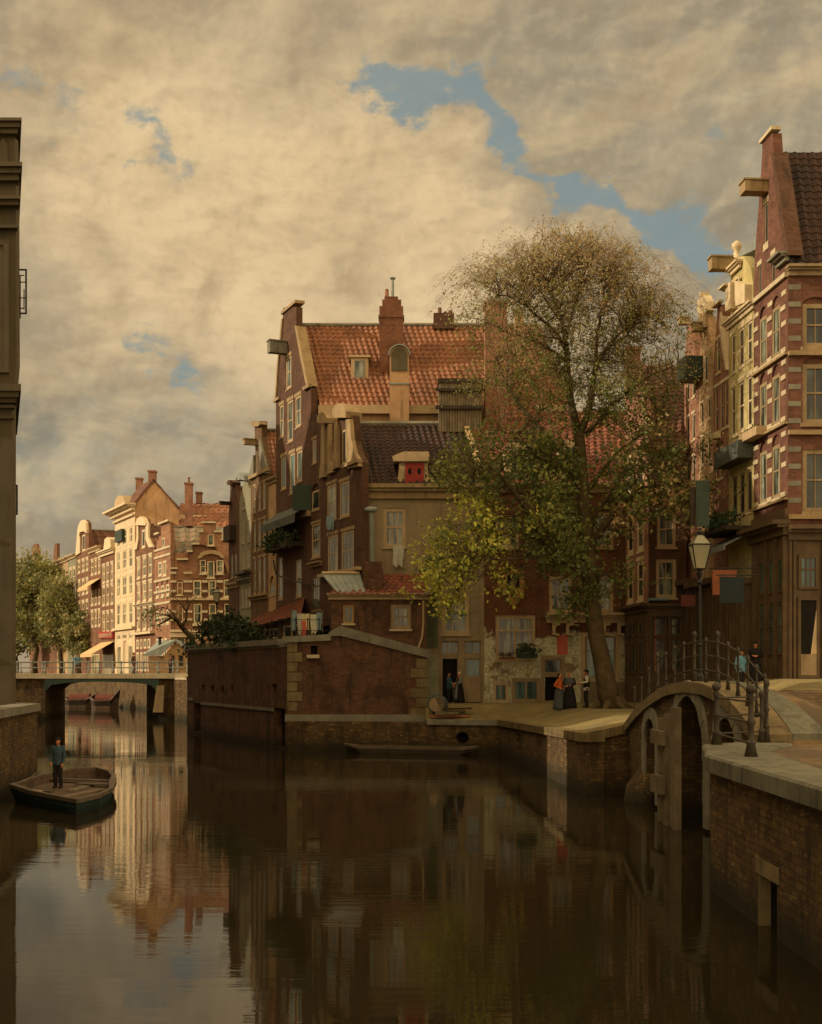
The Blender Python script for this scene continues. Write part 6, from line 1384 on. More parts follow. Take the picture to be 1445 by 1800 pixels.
# window flower box on the whitewashed house
fb=fpx(908,67.7,944,67.7); r=thing('flower_box','dark window box with green plants and red flowers at the big whitewashed-house window','flower box',tuple(fb.w(fb.L/2,fb.z(0,1157))))
q=MB(); q.fb(fb,0,fb.L,fb.z(0,1157),fb.z(0,1149),-.1,.25); q.build('box',W_green,r)
bushes('',None,None,[P(x,y,67.5) for x,y in ((914,1146),(920,1140),(927,1136),(935,1142),(941,1146),(930,1146))],.08,[(.03,.055,.02),(.05,.08,.02)],55,.17,parent=r)
fb2=fpx(874,67.7,905,67.7); r=thing('flower_pots','low row of plants with red blooms on the sill left of the window box','plants',tuple(fb2.w(fb2.L/2,fb2.z(0,1159)))); q=MB(); q.fb(fb2,.1,fb2.L,fb2.z(0,1159),fb2.z(0,1155),.0,.2); q.build('tray',B_red,r)
bushes('',None,None,[P(x,1151,67.55) for x in (879,886,893,900)],.06,[(.04,.06,.02),(.16,.03,.015)],22,.11,parent=r,stems=False)
fbR=rf(1281,1325); r=thing('roof_garden','shelf of green plants above the canopy on the yellow house','plants',tuple(fbR.w(fbR.L/2,fbR.z(1303,935),.8)))
q=MB(); q.fb(fbR,-.3,fbR.L,fbR.z(1303,938),fbR.z(1303,931),.05,1.3); q.build('shelf',W_dkwood,r)
bushes('',None,None,[fbR.w(fbR.L*rnd.uniform(-.1,1),fbR.z(1303,925)+rnd.random()*.4,.4+rnd.random()*.8) for i in range(12)],.10,[(.03,.055,.02),(.045,.07,.022)],45,.24,parent=r)
awning(fbR,1281,1325,1303,938,965,1.3,W_zinc,'tattered grey shop blind under the plant shelf on the yellow house',.2,'blind')
f=rf(1325,1350); r=thing('window_planter','pale planter box under the second floor windows of the banded corner house','planter',tuple(f.w(f.L/2,f.z(1338,768),.3))); q=MB(); q.fb(f,-.5,f.L,f.z(1338,770),f.z(1338,755),.05,.5); q.build('box',W_tan,r)
bushes('',None,None,[f.w(f.L*t_-.2,f.z(1338,753),.3) for t_ in (.1,.4,.7,.95)],.06,[(.05,.07,.02)],22,.1,parent=r,stems=False)
# ================================================================ people
SK=plain('skin',(176,112,78),.6,.1,4,.0,.05); HAIR=plain('hair_dark',(40,28,20),.8,.2,6,.1,.3)
cm={}
def cmat(n,rgb):
    if n not in cm: cm[n]=plain('wool_'+n,rgb,.9,.18,5,.1,.3)
    return cm[n]
def person(label,loc,h,rot,top,low,hat=None,hatm=None,woman=False,shawl=None,apron=None,hands=None,vest=None,hold=None,look=0,stride=.0,lean=0,sleeve=None):
    s=h/1.75; r=thing('person',label,'person',loc); ca,sa=math.cos(rot),math.sin(rot); L0=V(loc)
    def T(p): p=V(p)*s; return L0+V((p.x*ca-p.y*sa,p.x*sa+p.y*ca,p.z))
    class B_(MB):
        def cone(q,a,b_,ra,rb,sg=8): q.tube([T(a),T(b_)],[ra*s,rb*s],sg); q.ball(T(a),ra*s,seg=sg,rn=5); q.ball(T(b_),rb*s,seg=sg,rn=5)
        def ell(q,c,rx,ry,rz,seg=10,rn=7):
            k0=len(q.v); q.ball((0,0,0),rx,ry,rz,seg,rn)
            for i in range(k0,len(q.v)): v_=V(q.v[i]); q.v[i]=tuple(T(v_+V(c)))
        def lo(q,prof,seg=14):
            k0=len(q.v); q.rings((0,0,0),prof,seg)
            for i in range(k0,len(q.v)): q.v[i]=tuple(T(q.v[i]))
    def fin(q,name,mat,vox,sm=2,par=None):
        o=q.build(name,mat,par or r,smooth=True); m_=o.modifiers.new('remesh','REMESH'); m_.mode='VOXEL'; m_.voxel_size=vox*s; m_.use_smooth_shade=True
        if sm: k_=o.modifiers.new('smooth','SMOOTH'); k_.factor=.5; k_.iterations=sm
        return o
    hands=hands or ((-.27,.02,.80),(.27,.02,.80)); le=lean
    sh=[(-.185,le,1.42),(.185,le,1.42)]; q=B_()
    q.ell((0,le+.01,1.635),.073,.092,.112,12,9); q.ell((0,le+.055,1.585),.05,.05,.05); q.cone((0,le-.01,1.46),(0,le,1.56),.058,.05); q.cone((0,le+.095,1.635),(0,le+.112,1.607),.010,.015,6)
    q.ell((-.076,le,1.63),.012,.022,.032,6,4); q.ell((.076,le,1.63),.012,.022,.032,6,4); q.ell((0,le+.093,1.578),.022,.010,.007,6,4)
    q.lo([(.90,.15,.11),(1.05,.14,.10,0,le*.4),(1.25,.165,.115,0,le*.8),(1.40,.17,.10,0,le),(1.47,.09,.07,0,le)])
    for sd_ in (-1,1):
        hp_=(sd_*.085,0,.93); kn=(sd_*.095,.03+stride*sd_*.5,.50); an=(sd_*.10,-.02+stride*sd_,.09); q.cone(hp_,kn,.085,.055); q.cone(kn,an,.055,.036); q.cone((an[0],an[1]-.03,.045),(an[0],an[1]+.15,.035),.04,.033)
    arms=[]
    for i,sd_ in enumerate((-1,1)):
        S0=V(sh[i]); Hd=V(hands[i]); d=Hd-S0; L=min(d.length,.56); mid=S0+d*.5; bend=math.sqrt(max(0,.29**2-(L/2)**2)); el_=mid+V((sd_*.6,-.6,-.3)).normalized()*bend
        q.cone(S0,el_,.05,.04); q.cone(el_,Hd,.04,.026); arms.append((S0,el_,Hd))
        dr=(Hd-el_).normalized(); side=dr.cross(V((0,1,0)) if abs(dr.y)<.8 else V((1,0,0))).normalized(); nn_=dr.cross(side)
        q.cone(Hd,Hd+dr*.075,.030,.034,8)
        for k_ in range(5):
            if k_<4:
                b0=Hd+dr*.08+side*(.027-.018*k_); l_=(.068,.078,.072,.055)[k_]; mid_=b0+dr*l_*.55+nn_*.008; q.tube([T(b0),T(mid_),T(mid_+dr*l_*.4+nn_*.022)],[.0095*s,.009*s,.007*s],6)
            else: q.tube([T(Hd+dr*.02+side*.03),T(Hd+dr*.05+side*.058+nn_*.01),T(Hd+dr*.08+side*.062+nn_*.025)],[.012*s,.010*s,.008*s],6)
    body=fin(q,'body',SK,.0085,1)
    for sd_ in (-1,1):
        q=MB(); q.ball(T((sd_*.030,le+.092,1.645)),.009*s,seg=6,rn=4); q.build('eye',D_dark,r,smooth=True)
    # coat / bodice
    q=B_(); hem=.80 if not woman else 1.0
    q.lo([(hem,.185,.145),(.95,.18,.14,0,le*.2),(1.08,.165,.13,0,le*.5),(1.25,.195,.14,0,le*.8),(1.38,.20,.125,0,le),(1.455,.12,.09,0,le),(1.49,.075,.07,0,le)],16)
    for S0,el_,Hd in arms: q.cone(S0,el_,.070,.058); q.cone(el_,el_.lerp(Hd,.88),.058,.046)
    fin(q,'coat' if not woman else 'bodice',sleeve or top,.014,3)
    if vest:
        q=B_(); q.lo([(.93,.178,.148,0,le*.2),(1.08,.175,.142,0,le*.5),(1.25,.203,.15,0,le*.8),(1.36,.175,.142,0,le),(1.44,.12,.115,0,le)],16); fin(q,'waistcoat',vest,.014,2)
    if woman:
        q=B_(); n=22; pr=[]
        k0=len(q.v)
        prof=[(1.08,.155,.13),(1.0,.20,.17),(.8,.25,.22),(.5,.30,.26),(.2,.335,.30),(.03,.345,.31)]
        for z,rx,ry in prof[::-1]:
            for j in range(n):
                t_=2*math.pi*j/n; f_=1+.05*math.sin(j*2.9+1)*(1.1-z); q.v.append(tuple(T((rx*f_*math.cos(t_),ry*f_*math.sin(t_)-.02,z))))
        for i in range(len(prof)-1):
            for j in range(n): k_=(j+1)%n; a=k0+i*n; q.f.append((a+j,a+k_,a+n+k_,a+n+j))
        q.f.append(tuple(k0+j for j in range(n))[::-1]); q.f.append(tuple(k0+(len(prof)-1)*n+j for j in range(n))); q.build('skirt',low,r,smooth=True)
        if apron:
            q=B_(); A=[]
            for i,z in enumerate((1.06,.8,.5,.2)):
                rx=(.13,.20,.24,.26)[i]; ry=(.15,.235,.275,.31)[i]
                for j in range(7): t_=math.pi/2+(j-3)*.27; q.v.append(tuple(T((rx*1.05*math.cos(t_)*1.1,ry*math.sin(t_)+.02-.02,z))))
            for i in range(3):
                for j in range(6): a=i*7+j; q.f.append((a,a+1,a+8,a+7))
            o=q.build('apron',apron,r,smooth=True); sl=o.modifiers.new('th','SOLIDIFY'); sl.thickness=.012
    else:
        q=B_(); q.lo([(.78,.15,.12),(.98,.165,.125),(1.02,.15,.115)])
        for sd_ in (-1,1):
            kn=(sd_*.095,.03+stride*sd_*.5,.50); an=(sd_*.10,-.02+stride*sd_,.10); q.cone((sd_*.085,0,.90),kn,.105,.085); q.cone(kn,an,.085,.07)
        fin(q,'trousers',low,.014,3)
        for sd_ in (-1,1):
            q=B_(); q.cone((sd_*.10,-.05+stride*sd_,.05),(sd_*.10,.14+stride*sd_,.045),.052,.045); fin(q,'boot',HAIR,.012,1)
    if shawl:
        q=B_(); q.lo([(1.08,.225,.17,0,le*.5),(1.25,.255,.185,0,le*.8),(1.40,.225,.15,0,le),(1.48,.11,.09,0,le)],16); fin(q,'shawl',shawl,.014,2)
    # hair and hat
    q=B_(); q.ell((0,le-.022,1.662),.083,.092,.10,12,8)
    if woman: q.ell((0,le-.095,1.68),.045,.045,.045)
    hr=fin(q,'hair',HAIR,.012,1)
    if hat=='cap': q=B_(); q.lo([(1.685,.086,.10,0,le-.01),(1.73,.098,.11,0,le-.01),(1.765,.075,.085,0,le-.01),(1.772,.02,.02,0,le-.01)],14); q.lo([(1.683,.075,.06,0,le+.085),(1.695,.07,.06,0,le+.085)],10); fin(q,'cap',hatm,.010,1)
    if hat=='hat': q=B_(); q.lo([(1.69,.15,.16,0,le),(1.71,.15,.16,0,le)],18); q.lo([(1.70,.092,.105,0,le),(1.78,.088,.10,0,le),(1.80,.06,.07,0,le)],14); fin(q,'hat',hatm,.010,0)
    if hat=='bonnet': q=B_(); q.ell((0,le-.03,1.675),.098,.105,.112,14,9); fin(q,'bonnet',hatm,.012,1)
    if hold:
        a,b_=hold; ob=thing('pole' if (V(b_)-V(a)).length>1 else 'broom', *({'x':('','')}.get('x')),tuple(T(a))) if False else None
    return r,T
CO=dict(blue=(58,74,78),teal=(52,78,86),dark=(36,32,28),brown=(88,62,44),orange=(176,84,38),greyb=(110,112,108),white=(190,178,150),bluel=(88,128,140),black=(28,25,22),slate=(70,72,70))
c_=lambda n: cmat(n,CO[n])
def stick(name,label,cat,a,b_,rad,mat):
    q=MB(); q.tube([a,a.lerp(b_,.5)+V((.01,.01,0)),b_],[rad,rad*1.05,rad*.85],8); return tag(q.build(name,mat,None,smooth=True,loc=tuple(a)),label,cat)
def gp(x,Z): X=XX(x,Z); return (X,Z,(gq(X,Z) if Z>42 else gz(X,Z)))
r,T=person('man in a dark blue jacket and cap standing in the punt at the left wall',(XX(102,41.5),41.5,.23),1.66,R(170),c_('blue'),c_('dark'),'cap',c_('black'),hands=((-.23,.12,.86),(.20,.14,.90)))
p=T((.22,.2,.86)); stick('punt_pole','long thin wooden pole held by the man in the punt','pole',p+V((.0,0,.04)),V((-13.05,40.9,.15)),.022,W_wood)
r,T=person('man in a teal smock and dark hat leaning in the open doorway',gp(789,66.9),1.66,R(250),c_('teal'),c_('dark'),'hat',c_('black'),hands=((-.2,.26,1.0),(.16,.30,.98)))
r,T=person('woman in a white cap, grey shawl and black skirt facing the man at the doorway',gp(807,66.8),1.64,R(110),c_('greyb'),c_('black'),'bonnet',c_('white'),woman=True,shawl=c_('brown'),apron=c_('greyb'),hands=((-.12,.28,1.1),(.12,.28,1.1)))
p=T((-.14,.5,1.0)); q0=V(gp(799,66.6)); stick('broom','wooden broom stick standing between the man and the white-capped woman','broom',q0,p+V((0,0,.25)),.018,W_wood)
r,T=person('woman in an orange blouse and grey-blue skirt with hands on hips',gp(984,58.6),1.72,R(235),c_('orange'),c_('slate'),None,None,woman=True,hands=((-.24,.10,1.06),(.24,.12,1.06)))
r,T=person('woman in a long black dress and grey shawl listening beside the woman in orange',gp(1001,58.4),1.70,R(165),c_('dark'),c_('black'),None,None,woman=True,shawl=c_('slate'),hands=((-.10,.26,1.12),(.12,.26,1.10)))
r,T=person('man in white sleeves, black waistcoat and hat holding a long stick',gp(1031,58.4),1.74,R(95),c_('white'),c_('dark'),'hat',c_('black'),vest=c_('black'),sleeve=c_('white'),hands=((-.08,.30,1.16),(.18,.30,1.12)))
p=T((.0,.36,1.2)); q0=V(gp(1028,58.0)); stick('walking_stick','long pale stick held by the man in white sleeves','stick',V(gp(1027,58.1)),p+V((-.12,0,.42)),.016,W_wood)
r,T=person('man in a light blue smock and black cap walking on the humpback bridge',gp(1303,50.5),1.66,R(195),c_('bluel'),c_('dark'),'cap',c_('black'),hands=((-.26,.08,.82),(.26,.12,.84)),stride=.08)
r,T=person('figure wrapped in a black shawl walking beside the man in light blue',gp(1328,50.8),1.62,R(160),c_('black'),c_('black'),'hat',c_('black'),woman=True,shawl=c_('black'),hands=((-.10,.24,1.14),(.10,.24,1.16)))
zt_b=fbz.z(100,1184)
r,T=person('man in a pale blue shirt leaning on the railing of the distant flat bridge',(XX(135,107.2),107.2,zt_b),1.65,R(215),c_('bluel'),c_('brown'),'cap',c_('brown'),hands=((-.2,.3,1.05),(.22,.30,1.05)),lean=.10)
r,T=person('man in a brown coat and cap walking across the distant flat bridge',(XX(235,108),108,zt_b),1.78,R(250),c_('brown'),c_('slate'),'cap',c_('dark'),stride=.14)
r,T=person('dark dressed man in a hat standing by the small booth',(XX(300,109.5),109.5,zt_b-.0),1.68,R(150),c_('brown'),c_('dark'),'hat',c_('dark'))
# ================================================================ boats
def punt(name,label,outline,zg,zb,hull,rim,floor,inset=.22,thwarts=(),cat='boat',group=None,floorz=None):
    n=len(outline); c=V((sum(p[0] for p in outline)/n,sum(p[1] for p in outline)/n)); r=thing(name,label,cat,(c.x,c.y,0),group)
    def ring(sc,z,lift=0): 
        o=[]
        for i,p in enumerate(outline):
            v_=V(p[:2]); l_=p[2] if len(p)>2 else 0; d=(c-v_); o.append(V((*(v_+d.normalized()*sc),z+l_*lift)))
        return o
    def skin(q,a,b_,close=True):
        k_=len(q.v); q.v+=[tuple(p) for p in a]+[tuple(p) for p in b_]
        for i in range(n): j=(i+1)%n; q.f.append((k_+i,k_+j,k_+n+j,k_+n+i))
    g0,g1=ring(0,zg,1),ring(inset,zg,1); b0=ring(.35,zb,0); mid=ring(.06,zg-.22,1)
    q=MB(); skin(q,b0,mid); skin(q,mid,g0); q.build('hull',hull,r)
    q=MB(); e0=[p+V((0,0,.05)) for p in ring(-.04,zg,1)]; e1=[p+V((0,0,.05)) for p in g1]; d0=ring(-.04,zg-.07,1); skin(q,d0,e0); skin(q,e0,e1); skin(q,e1,[p-V((0,0,.06)) for p in g1]); q.build('gunwale',rim,r)
    fz=floorz if floorz is not None else zb+.22; q=MB(); f0=ring(inset+.05,fz,.0); skin(q,g1,f0); q.build('inner_planking',floor,r)
    q=MB(); k_=len(q.v); q.v+=[tuple(p) for p in f0]; 
    for t_ in geometry.tessellate_polygon([[V((p.x,p.y,0)) for p in f0]]):
        a,b_,c2=t_; ar=(f0[b_]-f0[a]).cross(f0[c2]-f0[a]).z; q.f.append((a,b_,c2) if ar>0 else (a,c2,b_))
    q.build('floor',floor,r)
    for a,b_,w_,z in thwarts:
        a,b_=V(a),V(b_); d=(b_-a).normalized(); s_=V((-d.y,d.x))*w_/2; q=MB(); pts=[a-s_,b_-s_,b_+s_,a+s_]; q.hexa([V((*p,z-.05)) for p in pts],[V((*p,z)) for p in pts]); q.build('thwart',rim,r)
    return r
ol=[(-12.6,39.3,.12),(-11.5,37.9,.04),(-9.55,35.7,.0),(-9.25,37.2,0),(-9.35,39.2,0),(-9.8,41.5,.02),(-10.3,43.6,.05),(-10.85,45.0,.10),(-11.5,45.8,.15),(-12.2,45.3,.15),(-12.8,44.2,.08),(-12.95,42.5,.05),(-12.7,40.5,.08)]
PG=brick('boat_green_strakes',(46,64,56),(36,50,44),(16,18,14),bw=6,rh=.16,dirt=.7); PR=plain('boat_brown',(94,80,62),.7,.3,2,.5,.3); PF=brick('boat_floorboards',(104,84,64),(78,62,46),(20,16,12),bw=3.5,rh=.24,dirt=.7)
punt('punt','broad green-sided wooden punt with the standing man, by the left quay wall',ol,.40,-.2,PG,PR,PF,thwarts=[((-12.6,44),(-10.5,43.3),.35,.34),((-12.5,40.4),(-11.5,40.1),.22,.28),((-11.3,42.4),(-10.1,42.0),.35,.32)],floorz=.21)
q=MB()
for i in range(26):
    a0=i*.9; a1=(i+1)*.9; rr=.16+.012*i*.6; q.tube([(-11.95+rr*math.cos(a0),39.6+rr*math.sin(a0),.25+.03*(i%3)),(-11.95+rr*math.cos(a1),39.6+rr*math.sin(a1),.25+.03*((i+1)%3))],.022,5)
tag(q.build('rope_coil',W_tan,None,loc=(-11.95,39.6,.23)),'coil of pale rope lying on the punt floor near the stern','rope')
# loose planks on the punt floor
for k_,(a,b_,l) in enumerate((((-10.8,38.0),(-10.1,40.9),'grey plank lying along the right side of the punt floor'),((-11.0,40.4),(-10.9,42.6),'short dark board lying in the middle of the punt'))):
    a,b_=V(a),V(b_); d=(b_-a).normalized(); s_=V((-d.y,d.x))*.16; q=MB(); pts=[a-s_,b_-s_,b_+s_,a+s_]; z=.26; q.hexa([V((*p,z-.05)) for p in pts],[V((*p,z)) for p in pts]); tag(q.build('plank',W_wood,None,loc=(a.x,a.y,z)),l,'plank')
f=f3b; u0,u1=f.u(612),f.u(846); 
ol=[]
for u,o_,l_ in ((u0,.6,.12),(u0+.6,.35,.03),(u1-.6,.35,.03),(u1,.75,.10),(u1-.6,1.3,.02),(u0+.9,1.35,.02)): p=f.w(u,0,o_); ol.append((p.x,p.y,l_))
punt('long_punt','long low dark punt moored against the quay wall below the big retaining wall',ol[::-1],.30,-.15,W_dkwood,PR,PF,inset=.12,floorz=.1)
PT=plain('canvas_red',(98,54,42),.85,.3,2,.3,.3)
for nm,l,x0,x1,Z,tilt in (('barge','left red-canvas barge moored beyond the flat bridge',110,172,141,0.2),('barge','right red-canvas barge with raised bow moored beyond the flat bridge',158,212,137,.7)):
    X0,X1=XX(x0,Z),XX(x1,Z); W_=X1-X0; ol=[(X0,Z-.1,.35),(X0+W_*.2,Z-1.0,.05),(X0+W_*.75,Z-1.1,.1),(X1,Z-.2,.6+tilt),(X1-W_*.15,Z+1.2,.2),(X0+W_*.25,Z+1.1,.05)]
    rb=punt(nm,l,ol,.85,-.2,W_dkwood,PR,PF,inset=.15)
    q=MB(); 
    for i in range(10):
        a0=i*math.pi/10; a1=(i+1)*math.pi/10; xa,xb_=X0+W_*.22,X0+W_*.78; y_=lambda a: Z+.9*-math.cos(a); z_=lambda a:.85+.75*math.sin(a)
        q.quad((xa,y_(a0),z_(a0)),(xb_,y_(a0),z_(a0)),(xb_,y_(a1),z_(a1)),(xa,y_(a1),z_(a1)))
    for xs in (X0+W_*.22,X0+W_*.78): q.v+=[(xs,y_(i*math.pi/10),z_(i*math.pi/10)) for i in range(11)]; q.f.append(tuple(range(len(q.v)-11,len(q.v))))
    q.build('canvas_cover',PT,rb)
# ================================================================ street furniture and small things
def lantern(name,label,foot,xc,ytop,ybot,Z,w_,postr=.05,cross=True):
    zt,zb=ZZ(ytop,Z),ZZ(ybot,Z); X=XX(xc,Z); r=thing(name,label,'street lamp',foot); h=zt-zb; hw=w_/2
    q=MB(); q.rings((X,Z,foot[2]),[(0,postr*3,postr*3),(.35,postr*2.6,postr*2.6),(.45,postr*1.4,postr*1.4),(1.2,postr*1.2,postr*1.2),(1.25,postr*1.7,postr*1.7),(1.32,postr,postr),(zb-foot[2]-.45,postr*.8,postr*.8),(zb-foot[2]-.4,postr*1.8,postr*1.8),(zb-foot[2]-.3,postr*.9,postr*.9),(zb-foot[2]-.12,postr*1.9,postr*1.9),(zb-foot[2],postr*1.2,postr*1.2)],10); q.build('post',M_black,r,smooth=False)
    if cross: q=MB(); q.tube([(X-.5,Z,zb-.55),(X+.5,Z,zb-.55)],.025,6); q.build('ladder_bar',M_black,r)
    ln=MB(); z1=zb+h*.62
    b=[V((X-hw*.5,Z-hw*.5,zb)),V((X+hw*.5,Z-hw*.5,zb)),V((X+hw*.5,Z+hw*.5,zb)),V((X-hw*.5,Z+hw*.5,zb))]; t_=[V((X-hw,Z-hw,z1)),V((X+hw,Z-hw,z1)),V((X+hw,Z+hw,z1)),V((X-hw,Z+hw,z1))]; z2=zb+h*.86; t2=[V((X-hw*.35,Z-hw*.35,z2)),V((X+hw*.35,Z-hw*.35,z2)),V((X+hw*.35,Z+hw*.35,z2)),V((X-hw*.35,Z+hw*.35,z2))]
    fr=MB()
    for i in range(4): j=(i+1)%4; fr.tube([b[i],t_[i]],.018,4); fr.tube([t_[i],t_[j]],.022,4); fr.tube([b[i],b[j]],.018,4); fr.tube([t_[i],t2[i]],.016,4)
    fr.hexa(t2,[p+V((0,0,.05)) for p in t2]); fr.rings((X,Z,z2+.05),[(0,hw*.3,hw*.3),(h*.05,hw*.38,hw*.38),(h*.09,hw*.12,hw*.12),(h*.12,.02,.02)],8)
    l_=fr.build('lantern',M_black,r)
    g=MB(); e=.985; cc=V((X,Z,0)); f_=lambda p: V((X+(p.x-X)*e,Z+(p.y-Z)*e,p.z)); g.hexa([f_(p) for p in b],[f_(p) for p in t_]); g.hexa([f_(p)+V((0,0,.005)) for p in t_],[f_(p) for p in t2]); g.build('lamp_glass',GLASS,l_)
m,t,b=mat_new('lamp_glass'); b.inputs['Base Color'].default_value=lin(190,184,150); b.inputs['Roughness'].default_value=.15; b.inputs['Transmission Weight'].default_value=.55; b.inputs['IOR'].default_value=1.2; GLASS=m
Zl_=36.0; Xl=XX(1230,Zl_); lantern('street_lamp','tall iron street lamp with a glass lantern rising behind the humpback bridge',(Xl,Zl_,gz(Xl,Zl_)-.05),1230,932,1000,Zl_,.54,.05,False)
q=MB(); 
Zs=88.5; lantern('street_lamp','slim distant street lamp behind the terrace hedge in front of the stepped gables',(XX(381,Zs),Zs,5.2),381,1032,1058,Zs,.52,.05,False)
def sign(label,x0,x1,y0,y1,Z,mat,barx,bary,frame=M_black):
    f=fpx(x0,Z,x1,Z); r=thing('hanging_sign',label,'sign',tuple(f.w(f.L/2,f.z(0,y1)))); 
    q=MB(); q.fb(f,.03,f.L-.03,f.z(0,y1),f.z(0,y0),-.03,.03); q.build('board',mat,r)
    q=MB(); z=f.z(0,y0)+.07; q.tube([f.w(-.12,z),V((XX(barx,Z),Z,z))],.025,6); q.tube([f.w(.15,z),f.w(.15,f.z(0,y0))],.014,4); q.tube([f.w(f.L-.15,z),f.w(f.L-.15,f.z(0,y0))],.014,4); q.tube([f.w(f.L*.6,z),V((XX(barx,Z),Z,z+.55))],.018,5); q.build('bracket',frame,r)
SG=plain('sign_green',(15,24,20),.5,.2,2,.3,.1); SO=plain('sign_orange',(122,66,36),.6,.2,2,.3,.1); SR=plain('sign_red',(98,48,34),.6,.2,2,.3,.1)
sign('large blank dark green hanging sign board near the brown corner shopfront',1264,1310,1014,1060,48.5,SG,1334,0)
sign('orange hanging sign board behind the dark green one',1251,1296,1002,1046,50.5,SO,1332,0)
sign('small red hanging sign board beside the street lamp lantern',1196,1223,1046,1066,58,SR,1238,0)
# green shutter board high on the row
f=rf(1228,1254); r=thing('hanging_shutter','long dark green shutter board standing out from the tan house above the street lamp','shutter',tuple(f.w(f.L/2,f.z(1232,925),.6))); q=MB(); zz=52.; f=fpx(1215,zz,1245,zz)
q.fb(f,f.u(1223),f.u(1246),f.z(0,926),f.z(0,845),0,.10); q.build('panel',W_green,r); q=MB(); q.fb(f,f.u(1214),f.u(1223),f.z(0,924),f.z(0,856),-.12,-.03); q.build('side_panel',W_dkwood,r); q=MB(); 
for y in (862,908): q.tube([f.w(f.u(1240),f.z(0,y),-.03),V((XX(1262,57),57.0,ZZ(y,57)))],.03,5)
q.build('bracket',M_black,r)
# terrace railing with washing
pts=[V((XX(x,Z),Z,ZZ(1122,65.3)+.0)) for x,Z in ((478,67.4),(490,66.7),(502,66),(520,65.35),(541,65.3),(561,65.3),(580,65.3))]
railing('terrace_railing','thin black iron railing on the terrace edge in front of the washing',pts,1.0,[.4,.97],M_black,pr=.028,rr=.018,ball=())
r=thing('washing_line','washing line strung across the terrace behind the iron railing','washing line',tuple(P(514,1075,66.4)))
q=MB(); q.tube([P(512,1074,66.4),P(535,1079,66.4),P(566,1076,66.4)],.012,4); q.build('rope',W_wood,r); q=MB(); q.tube([P(512,1120,66.4),P(512,1071,66.4)],.03,6); q.tube([P(567,1112,66.4),P(567,1072,66.4)],.03,6); q.build('pole',W_wood,r)
for x,w_,h_,m_,l,y in ((517,.25,1.05,'blue','pale blue garment at the left end of the washing line',1073),(527,.3,1.1,'grey','grey cloth second on the washing line',1079),(537,.42,.85,'cream','cream sheet in the middle of the washing line',1079),(534,.24,.8,'pink','pink garment hanging below the cream sheet on the washing line',1091),(551,.34,1.0,'white','off-white shirt near the right end of the washing line',1080),(561,.3,.9,'blue','small pale blue cloth at the right end of the washing line',1077)):
    zz=66.4 if l[0]!='p' or 'pink' not in l else 66.25; q=MB(); p=P(x,y,zz); cloth(q,p,w_,h_,.03,x,fold=.03); tag(q.build('laundry',CL[m_],None,loc=tuple(p)),l,'laundry',group='washing on the terrace line')
# barrel, planks on the quay
r=thing('barrel','blue-banded wooden barrel lying on its side at the foot of the retaining wall','barrel',tuple(P(768,1254,64.3)))
c=P(768,1238,64.3); q=MB(); pts=[c+V((-.05,-.55,-.02)),c+V((0,-.3,0)),c+V((.05,0,0)),c+V((.1,.3,0)),c+V((.15,.55,0))]; q.tube(pts,[.40,.46,.48,.46,.40],18); q.build('staves',W_wood,r,smooth=False)
for t_,rr_ in ((-.42,.445),(-.2,.475),(.2,.475),(.42,.445)):
    q=MB(); q.tube([c+V((.05+t_*.18,t_,0)),c+V((.05+t_*.18+.01,t_+.09,0))],rr_+.012,18,cap=True); q.build('hoop',cmat('teal',CO['teal']),r)
q=MB(); q.tube([c+V((-.06,-.57,-.02)),c+V((-.06,-.555,-.02))],.35,18); q.build('head',W_tan2,r)
for k_,(xa,ya,xb_,yb,Z,l) in enumerate(((755,1251,826,1250,63.3,'reddish plank lying nearest the quay edge in the timber pile'),(770,1247,818,1237,63.8,'pale plank lying slanted on top of the timber pile'),(765,1252,806,1254,63.0,'short broken board in front of the timber pile'),(780,1249,830,1248,63.6,'brown beam at the right of the timber pile beside the barrel'))):
    a,b_=P(xa,ya,Z),P(xb_,yb,Z); zz=max(gq(a.x,Z),1.6)+.08+.09*k_; a.z=zz; b_.z=zz+.03; s_=V((0,.16,0)); u_=V((0,0,.09)); q=MB(); q.hexa([a-s_,b_-s_,b_+s_,a+s_],[a-s_+u_,b_-s_+u_,b_+s_+u_,a+s_+u_]); tag(q.build('plank',[B_red and plain('plank_red',(150,92,62),.85,.3,2,.4,.3),W_wood,W_wood,W_dkwood][k_],None,loc=tuple(a)),l,'plank',group='timber pile on the quay')
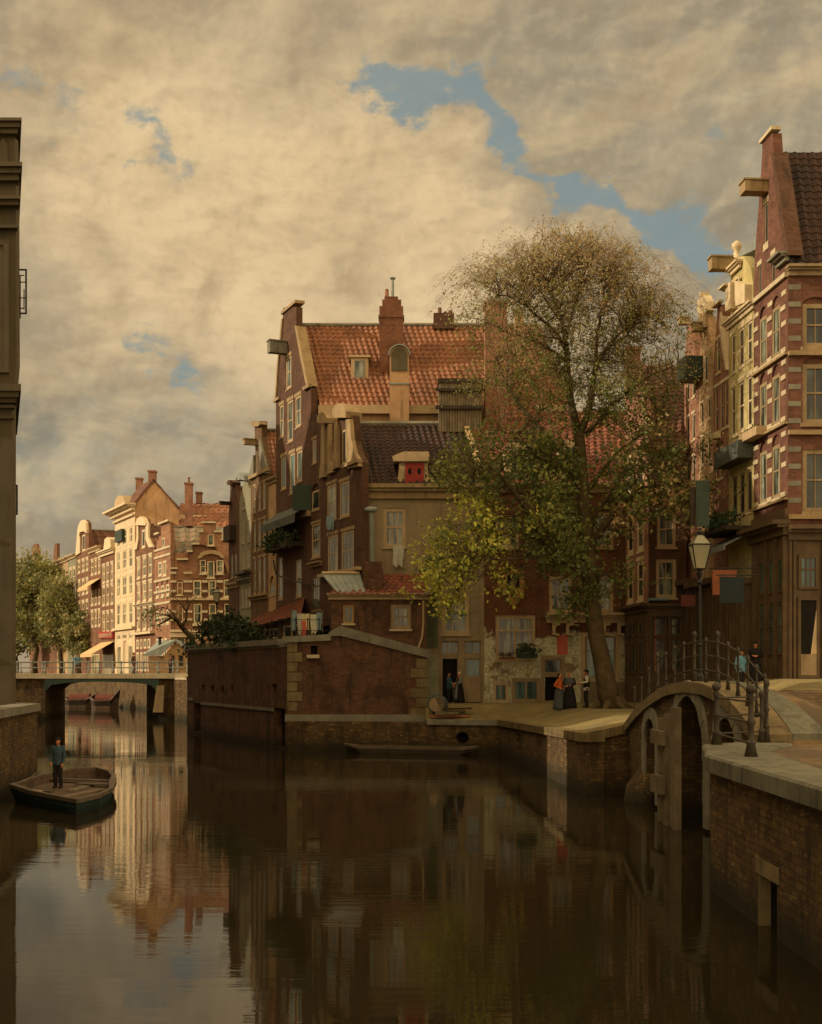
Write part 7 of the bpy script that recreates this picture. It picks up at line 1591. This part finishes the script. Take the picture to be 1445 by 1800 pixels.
# booth at the end of the far bridge
Zb=113.0; f=fpx(254,Zb,328,Zb); fb_=fpx(288,Zb,327,Zb-.0)
h=House('booth','small timber booth with a grey pitched roof at the flat bridge',fb_.w(fb_.L/2,3.9),G_tan,cat='booth',paint=W_tan2); h.face(fb_,[(288,1153),(308,1130),(327,1144),(327,1196),(288,1196)]); h.win(296,308,1151,1172,cols=1,rows=1,glass=PN_d,fw=.1); h.win(313,323,1151,1172,rows=1,glass=PN_d,fw=.1)
h.q.box(XX(262,Zb+.6),XX(288,Zb),Zb+.41,Zb+3,3.6,ZZ(1153,Zb)); h.q.box(XX(288,Zb)+.02,XX(327,Zb)-.02,Zb+.41,Zb+3,3.6,ZZ(1153,Zb))
q=MB(); a=V((XX(254,Zb),Zb-.4,ZZ(1153,Zb))); b_=V((XX(284,Zb),Zb-.4,ZZ(1152,Zb))); c=V((XX(310,Zb),Zb-.3,ZZ(1127,Zb))); d=V((XX(276,Zb+2),Zb+2.2,ZZ(1129,Zb))); u_=V((0,0,.14)); q.hexa([a,b_,c,d],[a+u_,b_+u_,c+u_,d+u_]); e=V((XX(331,Zb),Zb-.3,ZZ(1147,Zb))); q.hexa([c,e,e+V((0,3,0)),c+V((0,3,0))],[c+u_,e+u_,e+V((0,3,.14)),c+V((0,3,.14))]); ro=q.build('roof',W_zinc,h.r)
q=MB(); q.tube([P(281,1142,Zb+.5),P(281,1121,Zb+.5)],.13,8); q.rings(P(281,1123,Zb+.5),[(0,.22,.22),(.15,.24,.24),(.2,.1,.1)],8); q.build('stove_pipe',M_black,ro); h.done()
# drooping cable on the middle row, gull-less sky
f=mf(485,547); stick_=MB(); stick_.tube([mf(485,547).w(.2,mf(485,547).z(487,985),.25),mf(485,547).w(1.2,mf(485,547).z(500,1010),.35),f.w(f.L,f.z(540,1030),.15)],.05,6); tag(stick_.build('drain_hose',M_black,None,loc=tuple(f.w(.2,f.z(487,985),.25))),'black hose sagging across the lower front of the tallest house','hose')

for o in list(C.objects):
    if o.parent or 'label' not in o or o.get('group'): continue
    n=o.name.split('.')[0]
    grp={'person':'people around the canal','street_lamp':'street lamps','barge':'barges beyond the flat bridge','quay_wall':'quay walls','hanging_sign':'hanging sign boards','shopfront':'shopfronts in the shade of the right row'}.get(n)
    if o.get('category')=='tree' and n=='tree': grp='canal trees beyond the flat bridge'
    if grp: o['group']=grp
